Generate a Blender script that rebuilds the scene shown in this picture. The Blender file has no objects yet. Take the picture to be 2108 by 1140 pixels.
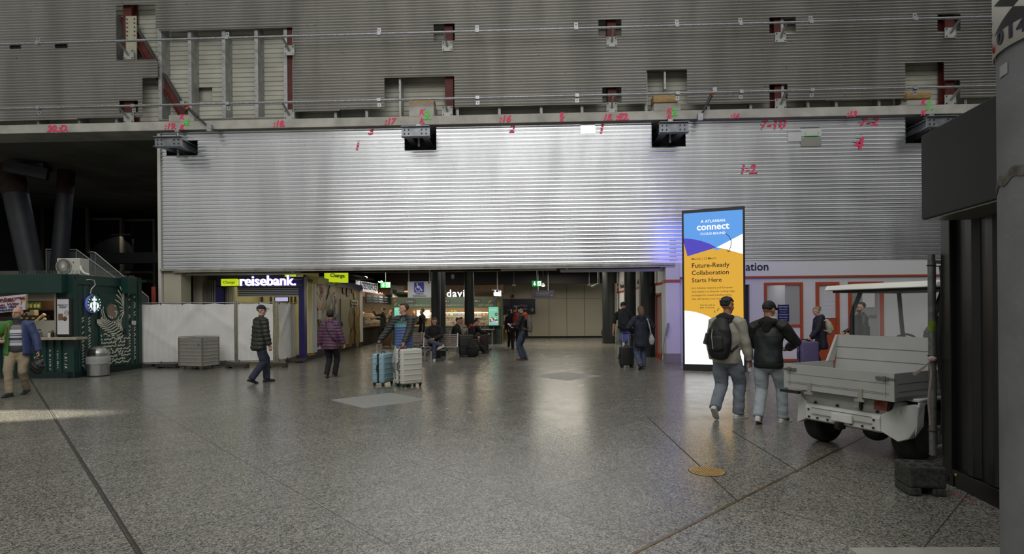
import bpy, bmesh, math, random
from mathutils import Vector, Matrix
import numpy as np
random.seed(7)
SC = bpy.context.scene
COL = SC.collection
PI = math.pi
rad = math.radians
# ------------------------------------------------------------------ camera
FPX, YAW, ROLL, EYE, PCX, PCY = 1160.0, rad(2.2), 0.0085, 1.6, 1054.0, 640.0
cam_d = bpy.data.cameras.new('camera'); cam = bpy.data.objects.new('camera', cam_d); COL.objects.link(cam)
cam_d.sensor_fit = 'HORIZONTAL'; cam_d.sensor_width = 36.0
cam_d.lens = FPX / 2108.0 * 36.0
cam_d.shift_y = (PCY - 570.0) / 2108.0
cam_d.clip_end = 200
cam.matrix_world = Matrix.Translation((0, 0, EYE)) @ Matrix.Rotation(YAW, 4, 'Z') @ Matrix.Rotation(PI / 2, 4, 'X') @ Matrix.Rotation(-ROLL, 4, 'Z')
SC.camera = cam
# ------------------------------------------------------------------ light: grey daylight of a glazed hall, brightest behind and above
SC.cycles.sample_clamp_indirect = 2.5; SC.cycles.sample_clamp_direct = 5.0; SC.cycles.caustics_reflective = False; SC.cycles.caustics_refractive = False
SC.view_settings.view_transform = 'Standard'; SC.view_settings.look = 'None'
SC.view_settings.exposure = 0.0; SC.view_settings.gamma = 1.0; SC.view_settings.use_curve_mapping = False
wd = bpy.data.worlds.new('hall_daylight'); SC.world = wd; wd.use_nodes = True
nt = wd.node_tree; nt.nodes.clear()
_o = nt.nodes.new('ShaderNodeOutputWorld'); _b = nt.nodes.new('ShaderNodeBackground'); _t = nt.nodes.new('ShaderNodeTexCoord')
_s = nt.nodes.new('ShaderNodeSeparateXYZ'); _r = nt.nodes.new('ShaderNodeValToRGB'); _m = nt.nodes.new('ShaderNodeMath'); _m2 = nt.nodes.new('ShaderNodeMath')
nt.links.new(_t.outputs['Generated'], _s.inputs[0])
_m.operation = 'MULTIPLY_ADD'; _m.inputs[1].default_value = 0.5; _m.inputs[2].default_value = 0.5
nt.links.new(_s.outputs['Z'], _m.inputs[0])
_r.color_ramp.elements[0].position = 0.45; _r.color_ramp.elements[0].color = (0.20, 0.20, 0.187, 1)
_r.color_ramp.elements[1].position = 0.95; _r.color_ramp.elements[1].color = (0.52, 0.52, 0.49, 1)
_e = _r.color_ramp.elements.new(0.62); _e.color = (0.27, 0.272, 0.256, 1)
nt.links.new(_m.outputs[0], _r.inputs[0]); nt.links.new(_r.outputs[0], _b.inputs[0]); nt.links.new(_b.outputs[0], _o.inputs[0])
_b.inputs[1].default_value = 1.2

def lamp(kind, name, loc, target, power, size=None, size_y=None, color=(1, 1, 1), spread=None, **kw):
    d = bpy.data.lights.new(name, kind); d.energy = power; d.color = color
    if kind == 'AREA':
        d.shape = 'RECTANGLE'; d.size = size; d.size_y = size_y or size
        if spread: d.spread = rad(spread)
    for k, v in kw.items(): setattr(d, k, v)
    o = bpy.data.objects.new(name, d); COL.objects.link(o); o.location = loc
    o.rotation_euler = (Vector(target) - Vector(loc)).to_track_quat('-Z', 'Y').to_euler()
    return o
# daylight through the glazed roof bays of the hall, behind and above the camera
lamp('AREA', 'roof_glazing_light', (-2.0, -3.0, 14.0), (-2.0, 13.0, 3.0), 1550, 20, 9, (1.0, 0.99, 0.96))
# a low shaft of sun that falls through a gap on the floor beside the kiosk
lamp('SPOT', 'sun_shaft', (-31.0, 5.2, 5.6), (-9.6, 8.45, 0), 230000, color=(1.0, 0.93, 0.78), spot_size=rad(3.6), spot_blend=0.55, shadow_soft_size=0.05)
# ------------------------------------------------------------------ pixel of the photo -> point on a real plane
def ray(u, v):
    a, b = u - PCX, PCY - v
    x = (a * math.cos(ROLL) + b * math.sin(ROLL)) / FPX; z = (-a * math.sin(ROLL) + b * math.cos(ROLL)) / FPX
    return Vector((-math.sin(YAW) + x * math.cos(YAW), math.cos(YAW) + x * math.sin(YAW), z))
def fl(u, v, z=0.0):
    d = ray(u, v); t = (z - EYE) / d.z; return Vector((d.x * t, d.y * t, z))
def wy(u, v, Y):
    d = ray(u, v); t = Y / d.y; return Vector((d.x * t, Y, EYE + d.z * t))
def wx(u, v, X):
    d = ray(u, v); t = X / d.x; return Vector((X, d.y * t, EYE + d.z * t))
# ------------------------------------------------------------------ materials
MATS = {}
def M(name, col, rough=0.6, metal=0.0, emis=0.0, var=0.0, vs=4.0, vstretch=(1, 1, 1), bump=0.0, bs=40.0, spec=0.5, alpha=1.0, trans=0.0, ecol=None, coat=0.0, rvar=0.0, dark=None):
    if name in MATS: return MATS[name]
    m = bpy.data.materials.new(name); m.use_nodes = True; t = m.node_tree; N = t.nodes; L = t.links
    p = N['Principled BSDF']; c = (*col, 1) if len(col) == 3 else col
    p.inputs['Base Color'].default_value = c; p.inputs['Roughness'].default_value = rough; p.inputs['Metallic'].default_value = metal
    p.inputs['Specular IOR Level'].default_value = spec; p.inputs['Alpha'].default_value = alpha; p.inputs['Transmission Weight'].default_value = trans
    p.inputs['Coat Weight'].default_value = coat
    if emis > 0:
        p.inputs['Emission Color'].default_value = (*(ecol or col), 1); p.inputs['Emission Strength'].default_value = emis
    if var > 0 or bump > 0 or rvar > 0:
        tc = N.new('ShaderNodeTexCoord'); mp = N.new('ShaderNodeMapping'); mp.inputs['Scale'].default_value = vstretch
        L.new(tc.outputs['Object'], mp.inputs[0])
    if var > 0 or rvar > 0:
        nz = N.new('ShaderNodeTexNoise'); nz.inputs['Scale'].default_value = vs; nz.inputs['Detail'].default_value = 4; L.new(mp.outputs[0], nz.inputs['Vector'])
    if var > 0:
        rp = N.new('ShaderNodeValToRGB'); d = dark or tuple(x * (1 - var) for x in c[:3])
        rp.color_ramp.elements[0].position = 0.35; rp.color_ramp.elements[0].color = (*d[:3], 1)
        rp.color_ramp.elements[1].position = 0.65; rp.color_ramp.elements[1].color = tuple(min(1, x * (1 + (0 if dark else var * 0.6))) for x in c[:3]) + (1,)
        L.new(nz.outputs[0], rp.inputs[0]); L.new(rp.outputs[0], p.inputs['Base Color'])
    if rvar > 0:
        mr = N.new('ShaderNodeMapRange'); mr.inputs['From Min'].default_value = 0.3; mr.inputs['From Max'].default_value = 0.7
        mr.inputs['To Min'].default_value = max(0.02, rough - rvar); mr.inputs['To Max'].default_value = min(1, rough + rvar)
        L.new(nz.outputs[0], mr.inputs[0]); L.new(mr.outputs[0], p.inputs['Roughness'])
    if bump > 0:
        n2 = N.new('ShaderNodeTexNoise'); n2.inputs['Scale'].default_value = bs; n2.inputs['Detail'].default_value = 3; L.new(mp.outputs[0], n2.inputs['Vector'])
        bn = N.new('ShaderNodeBump'); bn.inputs['Strength'].default_value = bump; bn.inputs['Distance'].default_value = 0.02
        L.new(n2.outputs[0], bn.inputs['Height']); L.new(bn.outputs[0], p.inputs['Normal'])
    MATS[name] = m; return m
def hexc(r, g, b):
    f = lambda x: (x / 255 / 12.92) if x <= 10 else ((x / 255 + 0.055) / 1.055) ** 2.4
    return (f(r), f(g), f(b))
class NT:
    """small helper for longer node trees"""
    def __init__(s, m): s.t = m.node_tree; s.N = s.t.nodes; s.L = s.t.links
    def n(s, k, **kw):
        x = s.N.new('ShaderNode' + k)
        for a, b in kw.items(): setattr(x, a, b)
        return x
    def math(s, op, a, b=None, c=None):
        x = s.n('Math', operation=op)
        for i, q in enumerate((a, b, c)):
            if q is None: continue
            if isinstance(q, (int, float)): x.inputs[i].default_value = q
            else: s.L.new(q, x.inputs[i])
        return x.outputs[0]
    def mix(s, f, a, b):
        x = s.n('Mix', data_type='RGBA')
        for i, q in ((0, f), (6, a), (7, b)):
            if isinstance(q, (int, float)): x.inputs[i].default_value = q
            elif isinstance(q, tuple): x.inputs[i].default_value = (*q[:3], 1)
            else: s.L.new(q, x.inputs[i])
        return x.outputs[2]
# ------------------------------------------------------------------ mesh builder
class MB:
    def __init__(s): s.v = []; s.f = []; s.mi = []; s.cur = 0; s.T = None
    def mat(s, i): s.cur = i; return s
    def add(s, vs, fs):
        b = len(s.v)
        vs = [Vector(v) for v in vs]
        if s.T is not None: vs = [s.T @ v for v in vs]
        s.v += vs
        for f in fs: s.f.append(tuple(b + i for i in f)); s.mi.append(s.cur)
        return s
    def box(s, c, d, rz=0.0, R=None):
        R = R or Matrix.Rotation(rz, 3, 'Z'); c = Vector(c); h = [x / 2 for x in d]
        vs = [c + R @ Vector((sx * h[0], sy * h[1], sz * h[2])) for sz in (-1, 1) for sy in (-1, 1) for sx in (-1, 1)]
        return s.add(vs, [(0, 2, 3, 1), (4, 5, 7, 6), (0, 1, 5, 4), (2, 6, 7, 3), (0, 4, 6, 2), (1, 3, 7, 5)])
    def bx(s, x0, x1, y0, y1, z0, z1): return s.box(((x0 + x1) / 2, (y0 + y1) / 2, (z0 + z1) / 2), (abs(x1 - x0), abs(y1 - y0), abs(z1 - z0)))
    def bar(s, p, q, w, h, up=(0, 0, 1)):
        p, q = Vector(p), Vector(q); d = q - p; L = d.length; d.normalize(); up = Vector(up)
        if abs(d.dot(up)) > 0.98: up = Vector((0, 1, 0))
        x = d.cross(up).normalized(); z = x.cross(d)
        return s.box((p + q) / 2, (w, L, h), R=Matrix((x, d, z)).transposed())
    def cyl(s, p, q, r0, r1=None, n=16, caps=True):
        r1 = r0 if r1 is None else r1
        p, q = Vector(p), Vector(q); d = (q - p).normalized(); a = d.orthogonal().normalized(); b = d.cross(a)
        vs = []
        for k in range(n):
            t = 2 * PI * k / n; e = a * math.cos(t) + b * math.sin(t); vs += [p + e * r0, q + e * r1]
        fs = [(2 * k, 2 * ((k + 1) % n), 2 * ((k + 1) % n) + 1, 2 * k + 1) for k in range(n)]
        if caps: fs += [tuple(2 * k for k in range(n))[::-1], tuple(2 * k + 1 for k in range(n))]
        return s.add(vs, fs)
    def tube(s, pts, r, n=10, closed=False, caps=True):
        pts = [Vector(p) for p in pts]; m = len(pts); rs = r if isinstance(r, (list, tuple)) else [r] * m
        vs = []; ref = None
        for i, p in enumerate(pts):
            if closed: d = pts[(i + 1) % m] - pts[i - 1]
            else: d = pts[min(i + 1, m - 1)] - pts[max(i - 1, 0)]
            d.normalize()
            if ref is None: ref = d.orthogonal().normalized()
            a = (ref - d * ref.dot(d)); a = a.normalized() if a.length > 1e-6 else d.orthogonal().normalized(); ref = a; b = d.cross(a)
            for k in range(n):
                t = 2 * PI * k / n; vs.append(p + (a * math.cos(t) + b * math.sin(t)) * rs[i])
        fs = []
        for i in range(m if closed else m - 1):
            j = (i + 1) % m
            for k in range(n): k2 = (k + 1) % n; fs.append((i * n + k, i * n + k2, j * n + k2, j * n + k))
        if caps and not closed: fs += [tuple(range(n))[::-1], tuple((m - 1) * n + k for k in range(n))]
        return s.add(vs, fs)
    def lathe(s, prof, c=(0, 0, 0), n=24, axis='Z', R=None, cap=True):
        c = Vector(c); vs = []
        for r, z in prof:
            for k in range(n):
                t = 2 * PI * k / n; e = Vector((r * math.cos(t), r * math.sin(t), z))
                if axis == 'X': e = Vector((e.z, e.x, e.y))
                if axis == 'Y': e = Vector((e.x, e.z, -e.y)) if False else Vector((e.y, e.z, e.x))
                if R is not None: e = R @ e
                vs.append(c + e)
        m = len(prof); fs = []
        for i in range(m - 1):
            for k in range(n): k2 = (k + 1) % n; fs.append((i * n + k, i * n + k2, (i + 1) * n + k2, (i + 1) * n + k))
        if cap: fs += [tuple(range(n))[::-1], tuple((m - 1) * n + k for k in range(n))]
        return s.add(vs, fs)
    def ell(s, c, r, n=16, m=10, R=None, fn=None):
        c = Vector(c); r = (r, r, r) if isinstance(r, (int, float)) else r
        R = R or Matrix.Identity(3); vs = []
        for i in range(1, m):
            ph = PI * i / m
            for k in range(n):
                t = 2 * PI * k / n; vs.append(Vector((math.sin(ph) * math.cos(t), math.sin(ph) * math.sin(t), math.cos(ph))))
        vs = [Vector((0, 0, 1))] + vs + [Vector((0, 0, -1))]
        if fn: vs = [fn(v) for v in vs]
        vs = [c + R @ Vector((v.x * r[0], v.y * r[1], v.z * r[2])) for v in vs]
        e = len(vs) - 1; fs = []
        for k in range(n): fs.append((0, 1 + k, 1 + (k + 1) % n)); fs.append((e, e - n + (k + 1) % n, e - n + k))
        for i in range(m - 2):
            for k in range(n): k2 = (k + 1) % n; a = 1 + i * n; fs.append((a + k, a + n + k, a + n + k2, a + k2))
        return s.add(vs, fs)
    def prism(s, poly, ext):
        """poly: 3-D points in one plane; ext: extrusion vector"""
        p = [Vector(q) for q in poly]; e = Vector(ext); n = len(p)
        return s.add(p + [q + e for q in p], [tuple(range(n))[::-1], tuple(range(n, 2 * n))] + [(i, (i + 1) % n, n + (i + 1) % n, n + i) for i in range(n)])
    def quad(s, a, b, c, d): return s.add([a, b, c, d], [(0, 1, 2, 3)])
    def grid(s, fn, nu, nv):
        vs = [fn(i / nu, j / nv) for j in range(nv + 1) for i in range(nu + 1)]; w = nu + 1
        return s.add(vs, [(j * w + i, j * w + i + 1, (j + 1) * w + i + 1, (j + 1) * w + i) for j in range(nv) for i in range(nu)])
    def build(s, name, mats, parent=None, w=1, bevel=0.0, smooth=0, seg=2, subsurf=0, solid=0.0, fixn=True):
        me = bpy.data.meshes.new(name)
        vs = s.v
        if parent is not None and w: iv = mw(parent).inverted(); vs = [iv @ v for v in vs]
        me.from_pydata([tuple(v) for v in vs], [], s.f)
        for m in (mats if isinstance(mats, (list, tuple)) else [mats]): me.materials.append(m)
        if any(s.mi): me.polygons.foreach_set('material_index', s.mi)
        if fixn:
            b = bmesh.new(); b.from_mesh(me); bmesh.ops.recalc_face_normals(b, faces=b.faces); b.to_mesh(me); b.free()
        if smooth:
            me.polygons.foreach_set('use_smooth', [True] * len(me.polygons)); me.set_sharp_from_angle(angle=rad(smooth))
        me.update()
        o = bpy.data.objects.new(name, me); COL.objects.link(o)
        if parent is not None: o.parent = parent
        if solid:
            q = o.modifiers.new('solid', 'SOLIDIFY'); q.thickness = solid; q.offset = 0
        if bevel:
            q = o.modifiers.new('bevel', 'BEVEL'); q.width = bevel; q.segments = seg; q.limit_method = 'ANGLE'; q.angle_limit = rad(35)
        if subsurf:
            q = o.modifiers.new('sub', 'SUBSURF'); q.levels = subsurf; q.render_levels = subsurf
        return o
def mw(o):
    m = o.matrix_basis.copy(); p = o.parent
    while p is not None: m = p.matrix_basis @ m; p = p.parent
    return m
def tag(o, label=None, cat=None, group=None, kind=None):
    if label: o['label'] = label
    if cat: o['category'] = cat
    if group: o['group'] = group
    if kind: o['kind'] = kind
    return o
def thing(name, label, cat, loc=(0, 0, 0), rz=0.0, group=None):
    o = bpy.data.objects.new(name, None); COL.objects.link(o); o.empty_display_size = 0.1
    o.location = loc; o.rotation_euler = (0, 0, rz); o.matrix_basis = Matrix.Translation(loc) @ Matrix.Rotation(rz, 4, 'Z')
    return tag(o, label, cat, group)
def struct(o): o['kind'] = 'structure'; return o
def copy_tree(o, parent=None):
    c = o.copy(); COL.objects.link(c)
    if parent is not None: c.parent = parent
    for ch in [x for x in COL.objects if x.parent is o]: copy_tree(ch, c)
    return c
def text(s, name, mat, loc, parent=None, size=0.2, width=None, rz=0.0, tilt=PI / 2, roll=0.0, ext=0.004, bold=0.0, align='CENTER', valign='CENTER', shear=0.0, space=1.0, line=1.0, kind_w=1, R=None, fit='xy'):
    cu = bpy.data.curves.new(name, 'FONT'); cu.body = s; cu.size = size; cu.extrude = ext; cu.offset = bold * .45; cu.align_x = align; cu.align_y = valign
    cu.shear = shear; cu.space_character = space; cu.space_line = line; cu.resolution_u = 3; cu.materials.append(mat)
    o = bpy.data.objects.new(name, cu); COL.objects.link(o)
    m = Matrix.Translation(loc) @ (R if R is not None else (Matrix.Rotation(rz, 4, 'Z') @ Matrix.Rotation(tilt, 4, 'X') @ Matrix.Rotation(roll, 4, 'Z')))
    if width:
        TEXTFIT.append((o, width, fit))
    if parent is not None:
        o.parent = parent
        if kind_w: m = mw(parent).inverted() @ m
    o.matrix_basis = m
    return o
TEXTFIT = []
def fit_texts():
    bpy.context.view_layer.update()
    for o, w, ft in TEXTFIT:
        x = o.dimensions.x
        if x > 1e-4: o.matrix_basis = o.matrix_basis @ Matrix.Diagonal((w / x, w / x if ft == 'xy' else 1, 1, 1))
def zpanel(c, w, h, rz=0.0):
    """corners of an upright rectangle centred at c facing -Y turned by rz"""
    c = Vector(c); x = Vector((math.cos(rz), math.sin(rz), 0)) * (w / 2); z = Vector((0, 0, h / 2))
    return [c - x - z, c + x - z, c + x + z, c - x + z]
# ================================================================== SETTING
YW = 17.2          # plane of the clad wall
# ---- materials of the shell
def floor_material():
    m = bpy.data.materials.new('granite_floor'); m.use_nodes = True; t = NT(m); p = t.N['Principled BSDF']
    tc = t.n('TexCoord'); sep = t.n('SeparateXYZ'); t.L.new(tc.outputs['Object'], sep.inputs[0]); X, Y = sep.outputs[0], sep.outputs[1]
    s = math.sqrt(.5); P = 1.28
    a = t.math('DIVIDE', t.math('SUBTRACT', t.math('MULTIPLY', t.math('ADD', X, Y), s), 0.72), P)
    b = t.math('DIVIDE', t.math('SUBTRACT', t.math('MULTIPLY', t.math('SUBTRACT', Y, X), s), 2.18), P)
    def dist(q):  # distance in metres to the nearest joint
        f = t.math('FRACT', q); return t.math('MULTIPLY', t.math('MINIMUM', f, t.math('SUBTRACT', 1.0, f)), P)
    j = t.math('LESS_THAN', t.math('MINIMUM', dist(a), dist(b)), 0.0042)
    j2 = t.math('LESS_THAN', t.math('ABSOLUTE', t.math('SUBTRACT', Y, 10.02)), 0.004)
    j = t.math('MAXIMUM', j, j2)
    # tile identity for small tone differences
    cb = t.n('CombineXYZ'); t.L.new(t.math('FLOOR', a), cb.inputs[0]); t.L.new(t.math('FLOOR', b), cb.inputs[1])
    wn = t.n('TexWhiteNoise', noise_dimensions='2D'); t.L.new(cb.outputs[0], wn.inputs['Vector'])
    # speckle
    n1 = t.n('TexVoronoi'); n1.inputs['Scale'].default_value = 120; t.L.new(tc.outputs['Object'], n1.inputs['Vector']); n1b = t.n('TexVoronoi'); n1b.inputs['Scale'].default_value = 57; t.L.new(tc.outputs['Object'], n1b.inputs['Vector']); sc1 = t.n('SeparateColor'); t.L.new(n1.outputs['Color'], sc1.inputs[0]); sc2 = t.n('SeparateColor'); t.L.new(n1b.outputs['Color'], sc2.inputs[0]); grain = t.math('ADD', t.math('MULTIPLY', sc1.outputs[0], 0.65), t.math('MULTIPLY', sc2.outputs[1], 0.35))
    r = t.n('ValToRGB'); e = r.color_ramp.elements
    e[0].position = 0.16; e[0].color = (0.030, 0.030, 0.033, 1); e[1].position = 0.82; e[1].color = (0.39, 0.375, 0.315, 1)
    x = e.new(0.36); x.color = (0.13, 0.126, 0.115, 1); x = e.new(0.56); x.color = (0.225, 0.218, 0.188, 1)
    t.L.new(grain, r.inputs[0])
    n2 = t.n('TexNoise'); n2.inputs['Scale'].default_value = 0.9; n2.inputs['Detail'].default_value = 5; t.L.new(tc.outputs['Object'], n2.inputs['Vector'])
    k = t.math('ADD', t.math('MULTIPLY', wn.outputs[0], 0.10), t.math('MULTIPLY_ADD', n2.outputs[0], 0.30, 0.62))
    mul = t.n('Mix', data_type='RGBA', blend_type='MULTIPLY'); mul.inputs[0].default_value = 1.0; t.L.new(r.outputs[0], mul.inputs[6])
    g = t.n('CombineColor'); [t.L.new(k, g.inputs[i]) for i in range(3)]; t.L.new(g.outputs[0], mul.inputs[7])
    # two rough bush-hammered tiles
    def cell(i, q): return t.math('COMPARE', t.math('FLOOR', q), float(i), 0.1)
    w = t.math('MAXIMUM', t.math('MULTIPLY', cell(ROUGH[0][0], a), cell(ROUGH[0][1], b)), t.math('MULTIPLY', cell(ROUGH[1][0], a), cell(ROUGH[1][1], b)))
    col = t.mix(t.math('MULTIPLY', w, 0.55), mul.outputs[2], (0.36, 0.36, 0.35))
    col = t.mix(t.math('MULTIPLY', j, 0.85), col, (0.02, 0.019, 0.018))
    t.L.new(col, p.inputs['Base Color'])
    n3 = t.n('TexNoise'); n3.inputs['Scale'].default_value = 2.2; n3.inputs['Detail'].default_value = 6; t.L.new(tc.outputs['Object'], n3.inputs['Vector'])
    ro = t.math('ADD', t.math('MULTIPLY_ADD', n3.outputs[0], 0.18, 0.155), t.math('MULTIPLY', w, 0.35)); t.L.new(ro, p.inputs['Roughness'])
    p.inputs['Specular IOR Level'].default_value = 0.55
    return m
def cellof(u, v):
    q = fl(u, v); s = math.sqrt(.5); return (math.floor((s * (q.x + q.y) - .72) / 1.28), math.floor((s * (q.y - q.x) - 2.18) / 1.28))
ROUGH = [cellof(788, 824), cellof(1172, 771)]
def steel_sheet(name, base, rough, streak, hvar):
    m = bpy.data.materials.new(name); m.use_nodes = True; t = NT(m); p = t.N['Principled BSDF']
    tc = t.n('TexCoord'); mp = t.n('Mapping'); mp.inputs['Scale'].default_value = (0.9, 1, 0.16); t.L.new(tc.outputs['Object'], mp.inputs[0])
    n = t.n('TexNoise'); n.inputs['Scale'].default_value = 1.1; n.inputs['Detail'].default_value = 3; n.inputs['Distortion'].default_value = 0.4; t.L.new(mp.outputs[0], n.inputs['Vector'])
    r = t.n('ValToRGB'); e = r.color_ramp.elements; e[0].position = 0.35; e[0].color = tuple(b * (1 - streak) for b in base) + (1,); e[1].position = 0.6; e[1].color = (*base, 1)
    t.L.new(n.outputs[0], r.inputs[0])
    # grime specks
    n2 = t.n('TexNoise'); n2.inputs['Scale'].default_value = 9; n2.inputs['Detail'].default_value = 6; t.L.new(tc.outputs['Object'], n2.inputs['Vector'])
    g = t.n('ValToRGB'); g.color_ramp.elements[0].position = 0.66; g.color_ramp.elements[0].color = (0, 0, 0, 1); g.color_ramp.elements[1].position = 0.78; g.color_ramp.elements[1].color = (hvar, hvar, hvar, 1)
    t.L.new(n2.outputs[0], g.inputs[0])
    t.L.new(t.mix(g.outputs[0], r.outputs[0], (0.10, 0.095, 0.085)), p.inputs['Base Color'])
    p.inputs['Metallic'].default_value = 0.92
    t.L.new(t.math('MULTIPLY_ADD', n.outputs[0], 0.22, rough - 0.11), p.inputs['Roughness'])
    return m
m_floor = floor_material()
m_steel_hi = steel_sheet('galvanised_steel', (0.88, 0.89, 0.92), 0.25, 0.10, 0.2)
m_steel_lo = steel_sheet('weathered_steel', (0.49, 0.48, 0.455), 0.40, 0.18, 0.8)
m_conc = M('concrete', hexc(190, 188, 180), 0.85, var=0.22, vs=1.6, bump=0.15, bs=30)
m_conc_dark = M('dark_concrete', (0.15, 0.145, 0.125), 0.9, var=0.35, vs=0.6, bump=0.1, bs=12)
m_black = M('black_paint', (0.012, 0.012, 0.013), 0.55)
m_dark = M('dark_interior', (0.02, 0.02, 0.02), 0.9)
m_back = M('cassette_wall', hexc(196, 196, 184), 0.7, var=0.12, vs=1.2, vstretch=(1, 1, 3))
m_galv = M('galvanised_tube', (0.42, 0.43, 0.45), 0.42, metal=0.75, var=0.22, vs=18)
m_stud = M('steel_stud', (0.42, 0.42, 0.42), 0.5, metal=0.55, var=0.2, vs=6)
m_redsteel = M('red_primer', hexc(92, 36, 30), 0.65, var=0.25, vs=5)
m_white = M('white_paint', hexc(208, 206, 200), 0.6, var=0.05, vs=2)
m_facade = M('office_panel', hexc(205, 205, 208), 0.55, var=0.05, vs=1.5)
m_orange = M('orange_frame', hexc(166, 72, 42), 0.5, var=0.06, vs=4)
m_cream = M('cream_wall', hexc(188, 182, 164), 0.75, var=0.06, vs=0.8)
m_brass = M('brass', hexc(214, 176, 108), 0.42, metal=0.55, var=0.2, vs=10)
m_spray_r = M('pink_spray_paint', hexc(250, 64, 110), 0.6)
m_spray_g = M('green_spray_paint', hexc(96, 232, 84), 0.6)

# ---- floor
f = MB(); f.bx(-26, 26, -10, 42, -0.3, 0.0); struct(f.build('floor', m_floor))
SQ = math.sqrt(.5)
def gridpt(A, B): return Vector((SQ * (A - B), SQ * (A + B), 0))
# expansion joints: brass strip on the right, dark double joint on the left
b = MB(); p0, p1 = gridpt(2.4, 2.18), gridpt(8.6, 2.18)
b.bar(p0 + Vector((0, 0, 0.001)), p1 + Vector((0, 0, 0.001)), 0.022, 0.006); b.build('trim_1', M('strip_bronze', hexc(128, 108, 80), .3, metal=.7, var=.3, vs=5))['kind'] = 'structure'
b = MB()
for k, w in ((-.012, .01), (.012, .014)):
    n = Vector((SQ, SQ, 0)) * k; b.bar(gridpt(.72, 1.5) + n, gridpt(.72, 19) + n, w, 0.004)
o = b.build('trim_2', [M('joint_filler', (0.03, 0.025, 0.02), 0.8)]); o['kind'] = 'structure'
b = MB()
for A0, A1, B0, B1 in ((5.84, 4.56, 3.46, 2.18), (7.12, 5.84, 3.46, 2.18), (7.12, 5.84, 4.74, 3.46)):
    b.bar(gridpt(A0, B0), gridpt(A1, B1), 0.012, 0.004)
o = b.build('trim_3', [M('joint_filler', (0.03, 0.025, 0.02), 0.8)]); o['kind'] = 'structure'
# ---- profiled sheet with cut-outs
def sheet(mb, x0, x1, z0, z1, Y, pitch, prof, holes):
    zs = []
    k = 0
    while z0 + k * pitch < z1:
        for fz, dy in prof: zs.append((z0 + (k + fz) * pitch, dy))
        k += 1
    zs = [q for q in zs if q[0] <= z1]
    for (za, da), (zb, db) in zip(zs, zs[1:]):
        zm = (za + zb) / 2
        cuts = sorted((h[0], h[1]) for h in holes if h[2] < zm < h[3])
        x = x0
        for a, c in cuts + [(x1, x1)]:
            if a > x: mb.quad((x, Y + da, za), (min(a, x1), Y + da, za), (min(a, x1), Y + db, zb), (x, Y + db, zb))
            x = max(x, c)
            if x >= x1: break
def hole(u0, v0, u1, v1, Y=YW):
    a, c = wy(u0, v1, Y), wy(u1, v0, Y); return (a.x, c.x, a.z, c.z)
UP_HOLES = [hole(*q) for q in ((240, 8, 320, 125), (326, 56, 602, 246), (322, 56, 327, 125), (294, 159, 327, 252), (246, 206, 284, 232), (20, 91, 43, 101), (113, 89, 139, 100),
    (893, 49, 936, 84), (792, 156, 935, 240), (1232, 40, 1279, 76), (1332, 143, 1414, 230), (1240, 179, 1279, 212), (1584, 35, 1638, 69), (1584, 173, 1621, 206),
    (1930, 28, 1977, 64), (1864, 128, 1943, 218), (1943, 165, 1976, 218))]
# ragged lower edge of the upper sheet above the beam
for u0, u1, v in ((-60, 160, 246), (160, 296, 241), (602, 700, 228), (700, 795, 223), (933, 1050, 218), (1050, 1240, 214), (1240, 1335, 213), (1412, 1585, 211), (1585, 1700, 206), (1700, 1866, 203), (1974, 2200, 196)):
    UP_HOLES.append(hole(u0, v, u1, v + 40))
ZB0, ZB1 = 7.27, 7.54
mbu = MB(); wave = [(i / 6, -0.0165 * math.cos(2 * PI * i / 6)) for i in range(6)]
sheet(mbu, -22, 17, 7.5, 11.9, YW, 0.086, wave, UP_HOLES)
o = mbu.build('wall_upper', m_steel_lo, fixn=False); struct(o); o.modifiers.new('t', 'SOLIDIFY').thickness = 0.002
# cassette wall behind it
mbb = MB(); sheet(mbb, -22, 17, 7.5, 12.0, 17.74, 0.15, [(0, 0), (0.10, 0.03), (0.2, 0.0), (0.99, 0)], [hole(409, 177, 437, 209, 17.74)])
mbb.bx(-22, 17, 17.95, 18.1, 7.3, 12.0)
struct(mbb.build('wall_upper_lining', m_back, fixn=False))
# lower shining sheet
LO_HOLES = [hole(*q) for q in ((343, 291, 407, 321), (833, 256, 898, 310), (1341.5, 246, 1411, 303), (1864, 240, 1940, 295))]
trap = [(0, 0.0), (0.13, -0.024), (0.27, -0.026), (0.40, 0.0), (0.70, -0.003), (0.999, 0.004)]
mbl = MB(); sheet(mbl, -11.62, 17, 2.98, 7.36, YW, 0.118, trap, LO_HOLES)
o = mbl.build('wall_lower', m_steel_hi, fixn=False); struct(o); o.modifiers.new('t', 'SOLIDIFY').thickness = 0.002
# core of the lower wall, coloured dark for the shade in the beam openings
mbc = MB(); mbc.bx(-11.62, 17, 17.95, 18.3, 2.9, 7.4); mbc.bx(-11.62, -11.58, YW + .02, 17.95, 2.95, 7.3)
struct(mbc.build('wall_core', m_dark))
b = MB(); b.bx(-11.70, -11.60, YW - .05, 18.3, 0.0, 7.24); struct(b.build('trim_4', m_white))
# concrete edge beam, with the grey patches at the four beam ends
b = MB(); b.bx(-22, 17, 16.98, 17.9, ZB0, ZB1)
beam = struct(b.build('concrete_beam', m_conc, bevel=0.012))
for u0, v0, u1, v1 in ((842, 212, 893, 240), (1346, 212, 1401, 234), (1868, 205, 1926, 224), (348, 236, 400, 256)):
    a, c = wy(u0, v1, 16.98), wy(u1, v0, 16.98); q = MB(); q.bx(a.x, c.x, 16.97, 17.6, ZB1 - .01, c.z); q.build('upstand', m_conc, beam, bevel=0.01)
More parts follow.
